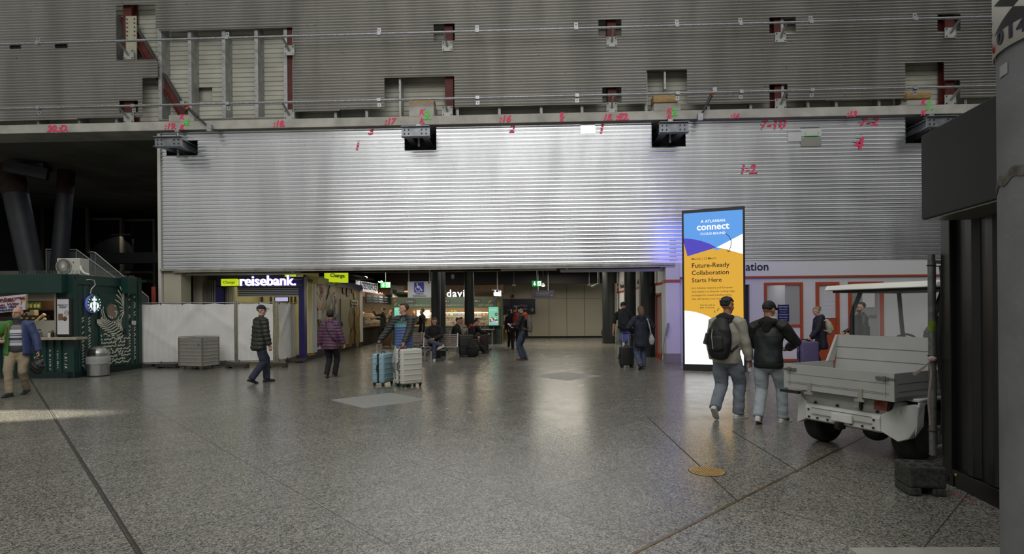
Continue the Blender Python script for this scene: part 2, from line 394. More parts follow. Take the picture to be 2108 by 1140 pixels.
# spray marks on the beam and the sheets
def spray(s, u, v, h, Y, mat, par, roll=0.0):
    q = wy(u, v, Y); text(s, 'spray_mark', mat, q, par, size=h * Y / FPX * 1.75, bold=0.022, roll=roll, ext=0.001, shear=0.25)
for s, u, v, h in (('20.:D.', 118, 265, 11), (':19.', 350, 260, 10), ('K', 374, 241, 8), ('K', 374, 262, 8), (':18.', 574, 255, 10), (':17', 802, 250, 10), ('K', 868, 231, 9), ('K', 868, 249, 9), (':16', 1039, 245, 11),
                   ('K', 1156, 236, 7), ('K', 1156, 246, 7), ('15.', 1251, 242, 10), (':E2.', 1281, 241, 11), ('K', 1377, 228, 8), ('K', 1377, 240, 8), (':14', 1512, 239, 8), (':13', 1753, 235, 9), ('K', 1900, 211, 8), ('K', 1900, 233, 8), (':12', 1999, 231, 9)):
    spray(s, u, v, h, 16.965, m_spray_r, beam)
for s, u, v, h in (('4.', 384, 252, 11), ('3.', 879, 238, 14), ('2.', 1388, 231, 12), ('1.', 1912, 217, 15)): spray(s, u, v, h, 16.96, m_spray_g, beam)
lowall = bpy.data.objects['wall_lower']
for s, u, v, h in (('3', 762, 270, 13), ('1', 734, 302, 12), ('2', 1053, 266, 13), ('1', 1237, 265, 17), ('7-10', 1590, 256, 16), ('1-2.', 1541, 349, 14), ('7-2', 1788, 250, 16), ('4', 1766, 297, 22), ('1', 362, 281, 6)):
    spray(s, u, v, h, YW - 0.022, m_spray_r, lowall)
# patch plates on the lower sheet
for u0, v0, u1, v1, mt in ((1649, 266, 1690, 281, m_steel_hi), (1649, 283, 1690, 302, m_steel_lo), (1622, 272, 1649, 292, m_steel_hi), (1195, 251, 1225, 276, m_steel_hi)):
    a, c = wy(u0, v1, YW), wy(u1, v0, YW); q = MB(); q.bx(a.x, c.x, YW - 0.026, YW - .018, a.z, c.z); q.build('patch_plate', mt, lowall)
q = wy(1670, 278, YW); g = MB(); g.tube([(q.x - .19, YW - .03, q.z + .08), (q.x - .19, YW - .03, q.z - .03), (q.x + .19, YW - .03, q.z - .03), (q.x + .19, YW - .03, q.z + .08)], .012, n=6)
g.build('spray_mark', m_spray_g, lowall)
# vertical sheet laps with fixings
g = MB()
for u in (374, 536, 694, 864, 1030, 1195, 1370, 1545, 1712, 1880):
    for k in range(34):
        z = 3.06 + k * .118 + .06
        if z < 7.2 and not any(h[0] < wy(u, 400, YW).x < h[1] and h[2] < z < h[3] for h in LO_HOLES):
            x = wy(u, 400, YW).x; g.box((x, YW - .004, z), (.014, .012, .014))
g.build('fixing_screws', M('screw_dark', (.05, .05, .05), .5), lowall)['kind'] = 'stuff'
# bottom edge trims of the clad wall
b = MB(); a, c = wy(322, 556, 17.1), wy(1398, 541, 17.1)
b.bx(-11.6, 4.25, 17.08, 17.35, 2.93, 3.0); b.bx(-11.2, 4.25, 17.10, 17.14, 2.88, 2.93); struct(b.build('trim_5', M('edge_trim', hexc(168, 166, 158), .5, metal=.3, var=.2, vs=5), bevel=.006))
b = MB(); b.bx(-11.58, -11.02, 17.22, 17.75, 0, 2.93); struct(b.build('wall_pillar', m_cream, bevel=.01))
# ---- dark recess on the left
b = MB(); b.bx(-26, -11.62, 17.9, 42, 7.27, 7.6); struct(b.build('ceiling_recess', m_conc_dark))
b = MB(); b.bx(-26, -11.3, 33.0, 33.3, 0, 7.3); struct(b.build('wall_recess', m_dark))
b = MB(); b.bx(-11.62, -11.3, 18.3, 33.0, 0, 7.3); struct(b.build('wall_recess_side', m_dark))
# ---- passage
b = MB(); b.bx(-11.3, 4.6, 18.3, 34, 3.75, 4.0); b.bx(-11.3, 4.6, 30.8, 31.3, 3.08, 3.75); b.bx(-11.3, 4.6, 24.5, 24.8, 3.35, 3.75); b.bx(-11.3, 4.6, 20.9, 21.2, 3.45, 3.75)
struct(b.build('ceiling_passage', m_black))
b = MB(); b.bx(-11.3, 10, 33.4, 33.7, 0, 3.9); wb = struct(b.build('wall_passage_end', m_cream))
b = MB()
for k in range(7): b.bx(-1.2 + k * 1.05, -1.185 + k * 1.05, 33.385, 33.4, 0.12, 3.1)
b.bx(-3, 6, 33.385, 33.4, 2.3, 2.312); b.build('panel_joint', m_dark, wb)
b = MB(); b.bx(-3, 4.1, 33.36, 33.4, 0, 0.1); struct(b.build('baseboard_end', m_dark))
b = MB(); b.bx(-11.3, -11.0, 18.3, 33.4, 0, 3.9); struct(b.build('wall_passage_side', m_cream))
# grey block wall beside the bank
b = MB(); b.bx(-11.0, -10.1, 19.9, 20.2, 0, 3.75); struct(b.build('wall_block', M('grey_block', hexc(120, 118, 100), .85, var=.1, vs=3)))
g = MB()
for k in range(11): g.bx(-11.0, -10.1, 19.893, 19.9, .3 * k, .3 * k + .012)
g.build('mortar_joint', m_dark, bpy.data.objects['wall_block'])
# ---- information office, front
ZI = 2.97
fr = MB(); zt = wy(1700, 567, YW).z
OP = [(1500, 1547), (1573, 1652), (1679, 1727), (1746, 1818)]   # openings, photo columns
xs = [(wy(a, 660, YW).x, wy(c, 660, YW).x) for a, c in OP]; ztop = wy(1650, 581, YW).z
x = wy(1398, 640, YW).x; x0 = x
for a, c in xs: fr.bx(x, a, YW, YW + .2, 0, ztop); x = c
fr.bx(x, 17, YW, YW + .2, 0, ztop); fr.bx(x0, 17, YW, YW + .2, ztop, ZI)
wi = struct(fr.build('wall_office', m_facade))
b = MB(); b.bx(x0 - .22, 17, YW - .06, YW, zt, 3.0); sg = b.build('sign_band', M('sign_band_white', hexc(214, 214, 216), .4), wi)
b = MB(); b.bx(x0 - .22, 17, YW - .07, YW, zt - .05, zt); b.build('red_stripe', m_orange, wi)
text('Information', 'lettering', M('sign_ink', (.012, .012, .03), .5), wy(1583, 549, YW - .07) , wi, size=.34, bold=.008, align='RIGHT')
def frame(name, x0, x1, z0, z1, y, w=.07, d=.08, mat=None, sill=True, transom=None):
    b = MB(); b.bx(x0, x0 + w, y, y + d, z0, z1); b.bx(x1 - w, x1, y, y + d, z0, z1); b.bx(x0 + w, x1 - w, y, y + d, z1 - w, z1)
    if sill: b.bx(x0 + w, x1 - w, y, y + d, z0, z0 + w)
    if transom: b.bx(x0 + w, x1 - w, y, y + d, transom - w / 2, transom + w / 2)
    return struct(b.build(name, mat or m_orange, bevel=.004))
m_glass = M('window_glass', (.9, .95, .95), .03, trans=0.0, alpha=.18, spec=.6)
m_milk = M('milk_panel', hexc(214, 214, 218), .45)
xa, xb = xs[1]; zm = wy(1610, 670, YW).z
w1 = frame('window_1', xa, xb, .02, ztop, YW - .05, .075, transom=zm)
b = MB(); b.bx(xa + .07, xb - .07, YW, YW + .01, zm, ztop - .07); b.build('glass_pane', m_glass, w1)
b = MB(); b.bx(xa + .07, xb - .07, YW, YW + .03, .09, zm - .03); b.build('lower_panel', m_milk, w1)
xa, xb = xs[2]; z2 = wy(1700, 656, YW).z
d1 = frame('door_1', xa, xb, .0, ztop, YW - .05, .09, sill=False)
b = MB(); b.bx(xa + .09, xb - .09, YW - .01, YW + .04, 0, z2); b.build('door_panel', m_orange, d1)
b = MB()
for k in range(26): zk = z2 + .02 + k * .038; b.bx(xa + .09, xb - .09, YW + .015, YW + .03, zk, zk + .034)
b.build('shutter_slats', M('shutter_white', hexc(205, 208, 212), .5), d1)
b = MB(); b.bx(xa + .13, xa + .2, YW - .06, YW - .01, z2 - .16, z2 - .12); b.build('door_handle', m_galv, d1)
xa, xb = xs[3]
d2 = frame('door_2', xa, xb, .0, ztop, YW - .05, .09, sill=False)
b = MB(); b.bx(xa + .09, xb - .09, YW + .01, YW + .02, .02, ztop - .09); b.build('glass_pane', m_glass, d2)
b = MB(); b.bx(xa + .42, xa + .78, YW, YW + .006, 1.62, 2.05); b.build('paper_notice', M('paper', hexc(214, 214, 212), .7), d2)
text('nal', 'lettering', M('glass_ink', (.08, .08, .09), .5), ((xb - .3), YW - .001, 1.36), d2, size=.2)
xa, xb = xs[0]; d3 = frame('door_3', xa, xb, 0, ztop, YW - .02, .05, mat=m_facade, sill=False)
b = MB(); b.bx(xa + .05, xb - .05, YW + .1, YW + .12, 0, ztop); b.build('door_panel', M('dark_glass', (.03, .03, .03), .08), d3)
# office room behind the windows
b = MB(); b.bx(4.7, 17, 20.6, 20.8, 0, 3); b.bx(4.6, 4.75, 17.4, 20.8, 0, 3); struct(b.build('wall_office_back', M('office_grey', hexc(128, 124, 118), .8)))
b = MB(); b.bx(4.7, 17, 17.4, 20.8, 2.95, 3.05); struct(b.build('ceiling_office', m_white))
b = MB(); b.bx(8.15, 8.2, 18.6, 20.6, 0, 3); b.bx(6.4, 7.3, 20.3, 20.6, 0, 2.0); struct(b.build('wall_office_partition', m_facade))
lamp('AREA', 'office_ceiling_light', (8.0, 19.0, 2.92), (8.0, 19.0, 0), 22, 2.5, .3, (1, .97, .9))
# blue notice in the first window
nb = thing('notice_board', 'small dark blue notice with white print inside the orange framed office window', 'notice', wy(1617, 682, YW - .02))
a, c = wy(1601, 662, YW - .02), wy(1624, 627, YW - .02); b = MB(); b.bx(a.x, c.x, YW - .03, YW - .015, a.z, c.z); b.build('board', M('notice_blue', hexc(28, 30, 84), .4), nb)
m_print = M('white_print', hexc(225, 225, 230), .5)
for k, s in enumerate(('Information', 'Bitte beachten', 'Wir sind gerne', 'im Reisezentrum', 'Information', 'Please note')):
    text(s, 'lettering', m_print, ((a.x + c.x) / 2, YW - .032, c.z - .06 - k * .078), nb, width=(c.x - a.x) * (.8 - .1 * (k % 3)), size=.05, ext=.001)
# ---- information office, side wall running into the passage
b = MB(); XS = 4.12
segs = [(17.45, 18.35), (19.2, 20.6), (21.9, 23.2), (23.9, 28.0)]
for a, c in segs: b.bx(XS, XS + .2, a, c, 0, 2.15)
b.bx(XS, XS + .2, 17.2, 28.0, 2.15, 3.75); ws = struct(b.build('wall_office_side', m_facade))
b = MB(); b.bx(XS - .02, XS, 17.3, 28.0, 2.42, 2.49); b.build('red_stripe', M('dark_red_stripe', hexc(150, 42, 38), .5), ws)
b = MB(); b.bx(XS - .03, XS, 18.9, 28.0, 2.5, 2.92); b.build('sign_band', M('sign_band_grey', hexc(176, 174, 166), .5), ws)
m_ink = M('sign_ink', (.012, .012, .03), .5)
for s, y, q in (('Wartebereich', 25.9, .30), ('Information', 21.7, .30)):
    text(s, 'lettering', m_ink, (XS - .035, y, 2.7), ws, size=q, rz=-PI / 2, bold=.006)
for y in (27.4, 23.2):
    c = MB(); c.bx(XS - .045, XS - .03, y - .22, y + .22, 2.56, 2.86); c.build('logo_plate', M('rail_red', hexc(170, 36, 48), .5), ws)
    text('DB', 'lettering', m_print, (XS - .047, y, 2.71), ws, size=.2, rz=-PI / 2, bold=.006)
b = MB(); b.bx(XS + .5, XS + .55, 17.4, 28, 0, 3.0); struct(b.build('wall_office_inner', M('inner_beige', hexc(120, 112, 98), .8)))
for i, (a, c) in enumerate(((18.35, 19.2), (20.6, 21.9), (23.2, 23.9))):
    q = MB(); w = .07; q.bx(XS - .01, XS + .1, a, a + w, 0, 2.15); q.bx(XS - .01, XS + .1, c - w, c, 0, 2.15); q.bx(XS - .01, XS + .1, a, c, 2.08, 2.15); q.bx(XS - .01, XS + .1, a, c, 0, .16)
    d = struct(q.build('door_%d' % (i + 4), m_orange))
    q = MB(); q.bx(XS + .04, XS + .05, a + w, c - w, .16, 2.08); q.build('glass_pane', m_glass, d)
b = MB(); b.bx(3.98, 4.4, 17.12, 17.5, 0, 3.0); struct(b.build('wall_corner_pillar', m_facade, bevel=.01))
b = MB(); b.bx(3.97, 4.41, 17.11, 17.51, 0, .28); struct(b.build('baseboard_corner', M('granite_base', hexc(140, 138, 130), .5, var=.3, vs=60)))
b = MB(); b.bx(3.96, 4.42, 17.10, 17.5, 2.42, 2.5); struct(b.build('trim_6', m_orange))
# black round columns
def column(u, v, r, h, lab):
    q = fl(u, v); b = MB(); b.cyl((q.x, q.y + r, 0), (q.x, q.y + r, h), r, n=28)
    o = b.build('round_column', M('column_black', (.022, .026, .025), .32), smooth=40); o['kind'] = 'structure'; return o
for u, v, r in ((1337, 735, .27), (1300, 726, .22), (1255, 707, .30)): column(u, v, r, 3.75, '')
def postcol(x, y, r):
    b = MB(); b.cyl((x, y, 0), (x, y, 3.75), r, n=28); o = b.build('round_column', M('column_black', (.022, .026, .025), .32), smooth=40); o['kind'] = 'structure'; return o
postcol(wy(898, 700, 19.35).x, 19.35, .165); postcol(wy(910.5, 700, 20.2).x, 20.2, .13)
q = fl(967, 722); postcol(q.x, q.y, .2)

# unseen hall columns added behind the viewer, to mirror as soft bands in the sheet
for x in (-15.5, -9.8, -4.6, 5.2, 10.4, 15.6):
    b = MB(); b.lathe([(.55, 0), (.5, 14)], (x, -6.5, 0), n=24); o = b.build('hall_column', M('hall_column_grey', hexc(84, 86, 88), .7), smooth=40); struct(o)

# unseen dark wall added on the right to block light and darken reflections
b = MB(); b.bx(17.0, 17.3, -10, 17.2, 0, 9.5); struct(b.build('wall_right_blocker', M('blocker_dark', hexc(58, 58, 60), .8)))
# ================================================================== THINGS ON THE UPPER WALL
# guard rails on brackets
def guard_rail(v_mid, Y, clamps, side, label):
    z = wy(1000, v_mid, Y).z; r = .034
    root = thing('guard_rail', label, 'rail', (-21, Y, z)); b = MB(); b.cyl((-21, Y, z), (16.5, Y, z), r, n=14); b.build('rail_tube', m_galv, root, smooth=40)
    for u in (603, 1330, 2018):
        x = wy(u, v_mid, Y).x; b = MB(); b.cyl((x - .06, Y, z), (x + .06, Y, z), r * 1.12, n=14); b.build('sleeve', m_galv, root, smooth=40)
    for u in clamps:
        x = wy(u, v_mid, Y).x; b = MB(); b.bx(x - .055, x + .055, Y + .03, Y + .042, z + (0 if side > 0 else -.19), z + (.19 if side > 0 else 0)); b.bx(x - .055, x + .055, Y - .04, Y + .05, z - .045, z + .045)
        zz = z + side * .13; b.mat(1).cyl((x, Y + .02, zz), (x, Y + .032, zz), .016, n=8); b.build('clamp', [m_galv, m_dark], root)
    for u in (266, 596, 921, 1259, 1606, 1955):
        x = wy(u, v_mid, 17.2).x; q = MB(); q.bar((x - .02, Y, z), (x, 17.17, z - .22), .05, .05); q.build('bracket_arm', m_stud, root)
        q = MB(); q.bx(x - .16, x + .16, 17.165, 17.19, z - .36, z - .06); q.mat(1)
        for dx in (-.12, .12):
            for dz in (-.32, -.1): q.cyl((x + dx, 17.14, z + dz), (x + dx, 17.17, z + dz), .017, n=6)
        q.build('mounting_plate', [M('plate_grey', hexc(186, 188, 184), .55, metal=.3, var=.1, vs=8), m_black], root)
    return root
guard_rail(63.5, 16.72, (77, 467, 780, 982, 1186, 1394, 1525, 1670, 1885), 1, 'long galvanised guard rail across the upper sheet wall, higher of the two')
guard_rail(201, 16.72, (79, 274, 469, 780, 983, 1188, 1395, 1526, 1672, 1885), -1, 'long galvanised guard rail just above the concrete beam, lower of the two')
# red primed steel columns behind the sheets
for i, (u, lab) in enumerate(((266, 'red brown steel column in the tall narrow opening beside the open stud bay'), (598, 'red brown steel column closing the right end of the open stud bay'), (925, 'red brown steel column at the wide cut-out above the wheelchair sign'),
                (1259, 'red brown steel column behind the small cut-outs above the passage end wall'), (1601, 'red brown steel column behind the small cut-outs above the office windows'), (1952, 'red brown steel column in the stepped opening near the black awning'))):
    x = wy(u, 150, 17.4).x; root = thing('steel_column', lab, 'column', (x, 17.45, ZB1))
    b = MB(); b.bx(x - .13, x + .13, 17.33, 17.36, ZB1, 12); b.bx(x - .13, x + .13, 17.62, 17.65, ZB1, 12); b.build('flange', m_redsteel, root)
    b = MB(); b.bx(x - .012, x + .012, 17.36, 17.62, ZB1, 12); b.build('web', m_redsteel, root)
    if i == 0:
        b = MB(); a, c = wy(260, 126, 17.3), wy(281, 33, 17.3); b.bx(a.x, c.x, 17.29, 17.32, a.z, c.z); b.mat(1)
        for k in range(6):
            for xx in (a.x + .05, c.x - .05): b.cyl((xx, 17.26, c.z - .1 - k * .13), (xx, 17.29, c.z - .1 - k * .13), .02, n=6)
        b.build('splice_plate', [M('splice_beige', hexc(176, 174, 150), .6, var=.1, vs=6), m_black], root)
# diagonal brace
a, c = wy(258, 32, 17.45), wy(378, 234, 17.45); root = thing('diagonal_brace', 'sloping red brown steel brace ending on the concrete beam beside the open stud bay', 'brace', c)
d = (c - a).normalized(); n = Vector((d.z, 0, -d.x)); n = n if n.x > 0 else -n
b = MB(); b.bar(a + n * .13, c + n * .13, .22, .025, up=n); b.build('top_flange', M('flange_grey', hexc(78, 80, 82), .5, metal=.4), root)
b = MB(); b.bar(a - n * .13, c - n * .13, .22, .025, up=n); b.build('bottom_flange', m_redsteel, root)
b = MB(); b.bar(a, c, .02, .26, up=n); b.build('web', m_redsteel, root)
b = MB(); b.bx(c.x - .25, c.x + .25, 17.3, 17.6, ZB1 + .01, ZB1 + .06); b.build('foot_plate', m_redsteel, root)
# steel studs
def stud(u, top, grp, lab, w=.055, z0=None):
    x = wy(u, 230, 17.32).x; root = thing('steel_stud', lab, 'stud', (x, 17.5, ZB1), group=grp); zt = wy(u, top, 17.32).z; zb = ZB1 + .005 if z0 is None else z0
    b = MB(); b.bx(x - w, x + w, 17.30, 17.315, zb, zt); b.mat(1)
    for k in range(int((zt - zb) / .24)): b.box((x - w * .3, 17.297, zb + .12 + k * .24), (.016, .008, .016))
    b.build('flange', [m_stud, m_dark], root)
    b = MB(); b.bx(x + w - .012, x + w, 17.315, 17.7, zb, zt); b.build('web', m_stud, root)
for u in (331, 392, 462, 529, 589): stud(u, 52, 'studs in the open bay', 'tall galvanised steel stud standing in the open bay of the upper wall')
for u in (79, 163, 240, 606, 691, 755, 942, 1028, 1114, 1198, 1330, 1458, 1545, 1611, 1663, 1721, 1809, 1857, 1987):
    stud(u, 30, 'studs in the gap above the beam', 'grey stud end showing in the dark gap above the concrete beam', w=.04)
stud(824, 150, 'studs behind the cut-outs', 'thin grey stud showing in a square cut-out of the upper sheet', w=.03); stud(1369, 140, 'studs behind the cut-outs', 'thin grey stud showing in a square cut-out of the upper sheet', w=.03, z0=wy(1369, 183, 17.3).z)
# timber packing in the cut-outs
for u0, v0, u1, v1, lab in ((1344, 196, 1394, 212, 'raw timber packing in the cut-out above the tall advertising screen'), (1864, 191, 1912, 204, 'raw timber packing in the stepped cut-out near the black awning'), (843, 206, 894, 214, 'thin timber packing in the wide cut-out above the wheelchair sign')):
    a, c = wy(u0, v1, 17.2), wy(u1, v0, 17.2); b = MB(); b.bx(a.x, c.x, 17.1, 17.5, ZB1 + .3 if False else a.z - .02, c.z)
    tag(b.build('timber_block', M('raw_timber', hexc(178, 146, 100), .7, var=.25, vs=6, vstretch=(1, 1, 6)), bevel=.01), lab, 'timber')
# beam ends sticking out of the lower wall
m_hsteel = M('bracket_steel', hexc(150, 153, 160), .45, metal=.65, var=.2, vs=5)
for u, v, lab, side in ((375, 305, 'steel double beam end sticking out of the wall next to the dark recess', 1), (865, 285, 'steel double beam end sticking out of the wall above the wheelchair sign', 1), (1376, 277, 'steel double beam end sticking out of the wall above the tall advertising screen', 1), (1905, 266, 'steel double beam end sticking out of the wall beside the black awning', 1)):
    q = wy(u, v, YW); zc = q.z; root = thing('beam_end', lab, 'beam', (q.x, 16.9, zc), group=None); x = q.x; y = 16.55; L = .42
    b = MB(); b.bx(x - L, x + L, y - .1, y + .1, zc + .135, zc + .155); b.bx(x - L, x + L, y - .1, y + .1, zc - .155, zc - .135); b.bx(x - L, x + L, y - .012, y + .012, zc - .135, zc + .135)
    b.mat(1)
    for dx in (-.33, -.21, .18, .31):
        for dz in (-.06, .06): b.cyl((x + dx, y - .035, zc + dz), (x + dx, y - .01, zc + dz), .02, n=8)
    b.build('cross_beam', [m_hsteel, m_black], root)
    for dx in (-.25, .25):
        b = MB(); b.bx(x + dx - .09, x + dx + .09, y + .1, 17.95, zc + .11, zc + .13); b.bx(x + dx - .09, x + dx + .09, y + .1, 17.95, zc - .13, zc - .11); b.bx(x + dx - .01, x + dx + .01, y + .1, 17.95, zc - .11, zc + .11); b.build('arm', m_hsteel, root)
    b = MB(); b.cyl((x, 17.0, zc - .3), (x, 17.0, ZB0 + .02), .035, n=10); b.bx(x - .07, x + .07, 16.93, 17.07, ZB0 - .07, ZB0 + .0); b.build('hanger_rod', m_galv, root, smooth=40)
# push-pull props
for (u0, v0, u1, v1, lab) in ((378, 214, 432, 264, 'dark diagonal prop leaning from the lower rail down to the beam beside the open stud bay'), (1470, 186, 1441, 241, 'dark diagonal prop leaning from the lower rail down to the beam above the tall advertising screen')):
    a, c = wy(u0, v0, 16.8), wy(u1, v1, 16.85); root = thing('diagonal_prop', lab.replace('dark diagonal prop leaning from the lower rail down to the beam', 'dark diagonal prop between rail and beam'), 'prop', c); d = (c - a)
    b = MB(); b.cyl(a, a + d * .55, .045, n=12); b.build('outer_tube', M('prop_grey', hexc(70, 72, 74), .5, metal=.4), root, smooth=40)
    b = MB(); b.cyl(a + d * .5, c, .032, n=12); b.build('inner_tube', M('prop_grey', hexc(70, 72, 74), .5, metal=.4), root, smooth=40)
    b = MB(); b.bar(a + d * .12, a + d * .2, .1, .1); b.build('orange_collar', M('collar_orange', hexc(216, 98, 44), .5), root)
    b = MB(); b.box(c, (.14, .12, .2)); b.build('foot_bracket', m_galv, root); b = MB(); b.box(a, (.12, .14, .14)); b.build('head_bracket', m_galv, root)
# ================================================================== DARK RECESS ON THE LEFT
m_col = M('steel_column_grey', hexc(52, 54, 60), .55, var=.2, vs=3)
m_colrust = M('rusted_top', hexc(58, 40, 32), .85, var=.3, vs=8)
for (u0, v0, u1, v1, Y, r0, r1, zt) in ((22, 352, 75, 600, 20.5, .40, .36, None), (137, 352, 118, 600, 21.5, .27, .31, None)):
    a, c = wy(u0, v0, Y), wy(u1, v1, Y); d = (a - c).normalized(); top = c + d * ((7.27 - c.z) / d.z); bot = c + d * ((0 - c.z) / d.z)
    b = MB(); b.cyl(bot, top, r1, r0, n=28); o = struct(b.build('leaning_column', m_col, smooth=40)); b = MB(); b.cyl(a - d * .9, top, r0 + .01, n=28, caps=False); b.build('rusted_top', m_colrust, o, smooth=40)
b = MB(); a = wy(30, 350, 19.8); b.bar((-19, 19.6, a.z + .1), (a.x + .9, 20.2, a.z - .1), .35, .4); b.bx(a.x - .6, a.x + .9, 20.0, 20.4, a.z + .05, a.z + .3)
tag(b.build('steel_beam', m_col), 'dark steel beam propped between the leaning columns under the slab', 'beam')
# glazed front far back in the recess
gw = []
for i, (u0, u1, v0, v1) in enumerate(((-60, 85, 412, 560), (92, 180, 420, 640), (180, 250, 448, 640), (252, 318, 450, 640))):
    Y = 28.5 + .4 * i; a, c = wy(u0, v1, Y), wy(u1, v0, Y); a.z = max(a.z, 0)
    o = frame('window_%d' % (i + 2), a.x, c.x, a.z, c.z, Y, .12, .15, mat=M('frame_dark', hexc(92, 88, 78), .6), transom=a.z + (c.z - a.z) * .42)
    b = MB(); b.bx(a.x + .1, c.x - .1, Y + .06, Y + .08, a.z, c.z); b.build('glass_pane', M('dark_glazing', (.012, .013, .014), .06, spec=.5), o)
b = MB(); p = wy(225, 432, 28); b.bx(p.x - 2, -11.7, 28, 28.3, 4.2, 4.75); o = struct(b.build('trim_7', M('fascia_dark', (.018, .018, .018), .7)))
text('KONFERENZRÄUME', 'lettering', M('dim_letters', (.12, .12, .12), .6), wy(249, 483, 27.6), o, width=1.0, size=.2)
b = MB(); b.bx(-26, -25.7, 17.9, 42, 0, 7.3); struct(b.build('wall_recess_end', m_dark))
lamp('AREA', 'recess_fill_light', (-17.5, 24.5, 7.15), (-17.5, 25.5, 0), 70, 5, 5, (.95, .97, 1))  # fill lamp added under the closed slab to brighten the recess
# stairs with glass balustrades
m_clear = M('balustrade_glass', (.6, .7, .68), .04, alpha=.10)
m_hand = M('handrail_steel', (.5, .49, .45), .35, metal=.8)
def balustrade(pts, Y, zb, lab):
    P = [wy(u, v, Y) for u, v in pts]; root = thing('glass_balustrade', lab, 'balustrade', (P[0].x, Y, P[0].z - 1.0))
    b = MB(); b.tube(P, .028, n=8); b.build('handrail', m_hand, root, smooth=50)
    b = MB()
    for p, q in zip(P, P[1:]): b.prism([p - Vector((0, 0, .06)), q - Vector((0, 0, .06)), q - Vector((0, 0, 1.0)), p - Vector((0, 0, 1.0))], (0, .015, 0))
    b.build('glass_panel', m_clear, root)
    for p in P: b = MB(); b.cyl(p, p - Vector((0, 0, 1.0)), .02, n=8); b.build('post', m_hand, root)
    return P
balustrade([(95, 513), (157, 514), (262, 590)], 22.0, 0, 'glass balustrade with pale handrail behind the air conditioner')
balustrade([(187, 518), (196, 520), (306, 612)], 23.4, 0, 'second glass balustrade sloping down towards the white pillar')
st = MB(); A, C = wy(155, 560, 23), wy(310, 650, 23); n = 10
for k in range(n):
    x = A.x + (C.x - A.x) * k / n; z = A.z * (1 - k / n); st.bx(x, x + (C.x - A.x) / n + .02, 22.1, 23.3, 0, max(z, .1))
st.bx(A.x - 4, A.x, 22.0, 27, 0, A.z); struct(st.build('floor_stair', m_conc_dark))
# safety post
q = fl(316, 752); b = MB(); z0, z1 = 0, 2.0
po = thing('marker_post', 'red and white marker post leaning beside the white pillar', 'post', (wy(316, 640, 17.0).x, 17.0, 0))
b.bx(wy(313, 640, 17).x, wy(320, 640, 17).x, 16.98, 17.02, 0, wy(316, 590, 17).z); b.build('shaft', M('post_red', hexc(150, 56, 46), .6, var=.15, vs=4), po)
# ================================================================== GREEN COFFEE KIOSK (20 ft container)
m_green = M('kiosk_green', hexc(22, 58, 52), .45, var=.12, vs=1.5)
m_green_d = M('kiosk_green_dark', hexc(16, 38, 36), .5)
m_pat = M('pattern_white', hexc(226, 224, 208), .6)
KX, KY, KH = -11.62, 13.8, 2.62
kiosk = thing('coffee_kiosk', 'dark green container coffee kiosk with white leaf pattern and round door window', 'kiosk', (-13.5, 15.0, 0))
zf0, zf1 = wy(60, 604, KY).z, wy(60, 565, KY).z
ox1 = wy(117, 650, KY).x; oz0, oz1 = wy(60, 694, KY).z, zf0 + .02
b = MB()
b.bx(-17.8, KX - .1, KY + .02, KY + .08, .16, oz0); b.bx(ox1, KX - .1, KY + .02, KY + .08, oz0, zf0 + .1)
for k in range(30):  # corrugation of the front below the counter
    x = KX - .3 - k * .2; b.prism([(x, KY + .02, .16), (x - .02, KY - .02, .16), (x - .08, KY - .02, .16), (x - .1, KY + .02, .16)], (0, 0, oz0 - .2))
b.build('front_wall', m_green, kiosk)
b = MB(); b.bx(-17.8, KX - .12, KY - .22, KY + .02, zf0, zf1 + .0); b.build('fascia', m_green, kiosk, bevel=.01)
b = MB(); b.bx(-17.8, KX, KY - .02, KY + .06, 0.0, .16); b.bx(KX - .06, KX + .02, KY, KY + 2.42, 0, .16); b.build('base_rail', m_green_d, kiosk)
for y in (KY, KY + 2.34): b = MB(); b.bx(KX - .16, KX + .02, y - .02, y + .12, 0, KH); b.mat(1); b.bx(KX + .015, KX + .026, y + .02, y + .07, KH - .12, KH - .04); b.bx(KX + .015, KX + .026, y + .02, y + .07, .04, .12); b.build('corner_post', [m_green, m_black], kiosk)
b = MB(); b.bx(-17.8, KX - .01, KY + .0, KY + 2.44, KH - .04, KH); b.bx(KX - .06, KX, KY + .1, KY + 2.3, KH - .24, KH - .02); b.build('roof', m_green, kiosk)
# side wall with door
def sy(u): # distance along the side face for a photo column
    d = ray(u, 640); return KX / d.x * d.y
dy0, dy1 = sy(206), sy(259); dz1 = wx(230, 606, KX).z
b = MB(); b.bx(KX - .08, KX - .04, KY + .1, KY + 2.34, .16, KH - .2)
y = KY + .18
while y < KY + 2.3:
    if not (dy0 - .12 < y < dy1 + .02): b.prism([(KX - .04, y, .16), (KX - .005, y + .03, .16), (KX - .005, y + .09, .16), (KX - .04, y + .12, .16)], (0, 0, KH - .42))
    y += .21
b.build('side_wall', m_green, kiosk)
b = MB(); b.bx(KX - .05, KX - .008, dy0, dy1, .17, dz1); door = b.build('door', m_green, kiosk, bevel=.006)
cy, cz = sy(231), wx(231, 640, KX).z
b = MB(); b.tube([(KX - .0, cy + .24 * math.cos(t * PI / 14), cz + .24 * math.sin(t * PI / 14)) for t in range(28)], .03, n=8, closed=True); b.build('window_ring', m_green, door, smooth=50)
b = MB(); b.cyl((KX - .012, cy, cz), (KX - .002, cy, cz), .22, n=32); b.build('round_pane', M('warm_pane', hexc(120, 104, 80), .15, emis=.04, var=.3, vs=3), door)
b = MB(); b.bx(KX - .0, KX + .05, dy1 - .12, dy1 - .08, 1.02, 1.2); b.bx(KX + .03, KX + .05, dy1 - .2, dy1 - .08, 1.1, 1.13); b.build('door_handle', m_black, door)
b = MB()
for z in (.5, 1.8): b.bx(KX, KX + .02, dy0 - .03, dy0 + .02, z, z + .14)
b.build('hinge', m_green_d, door)
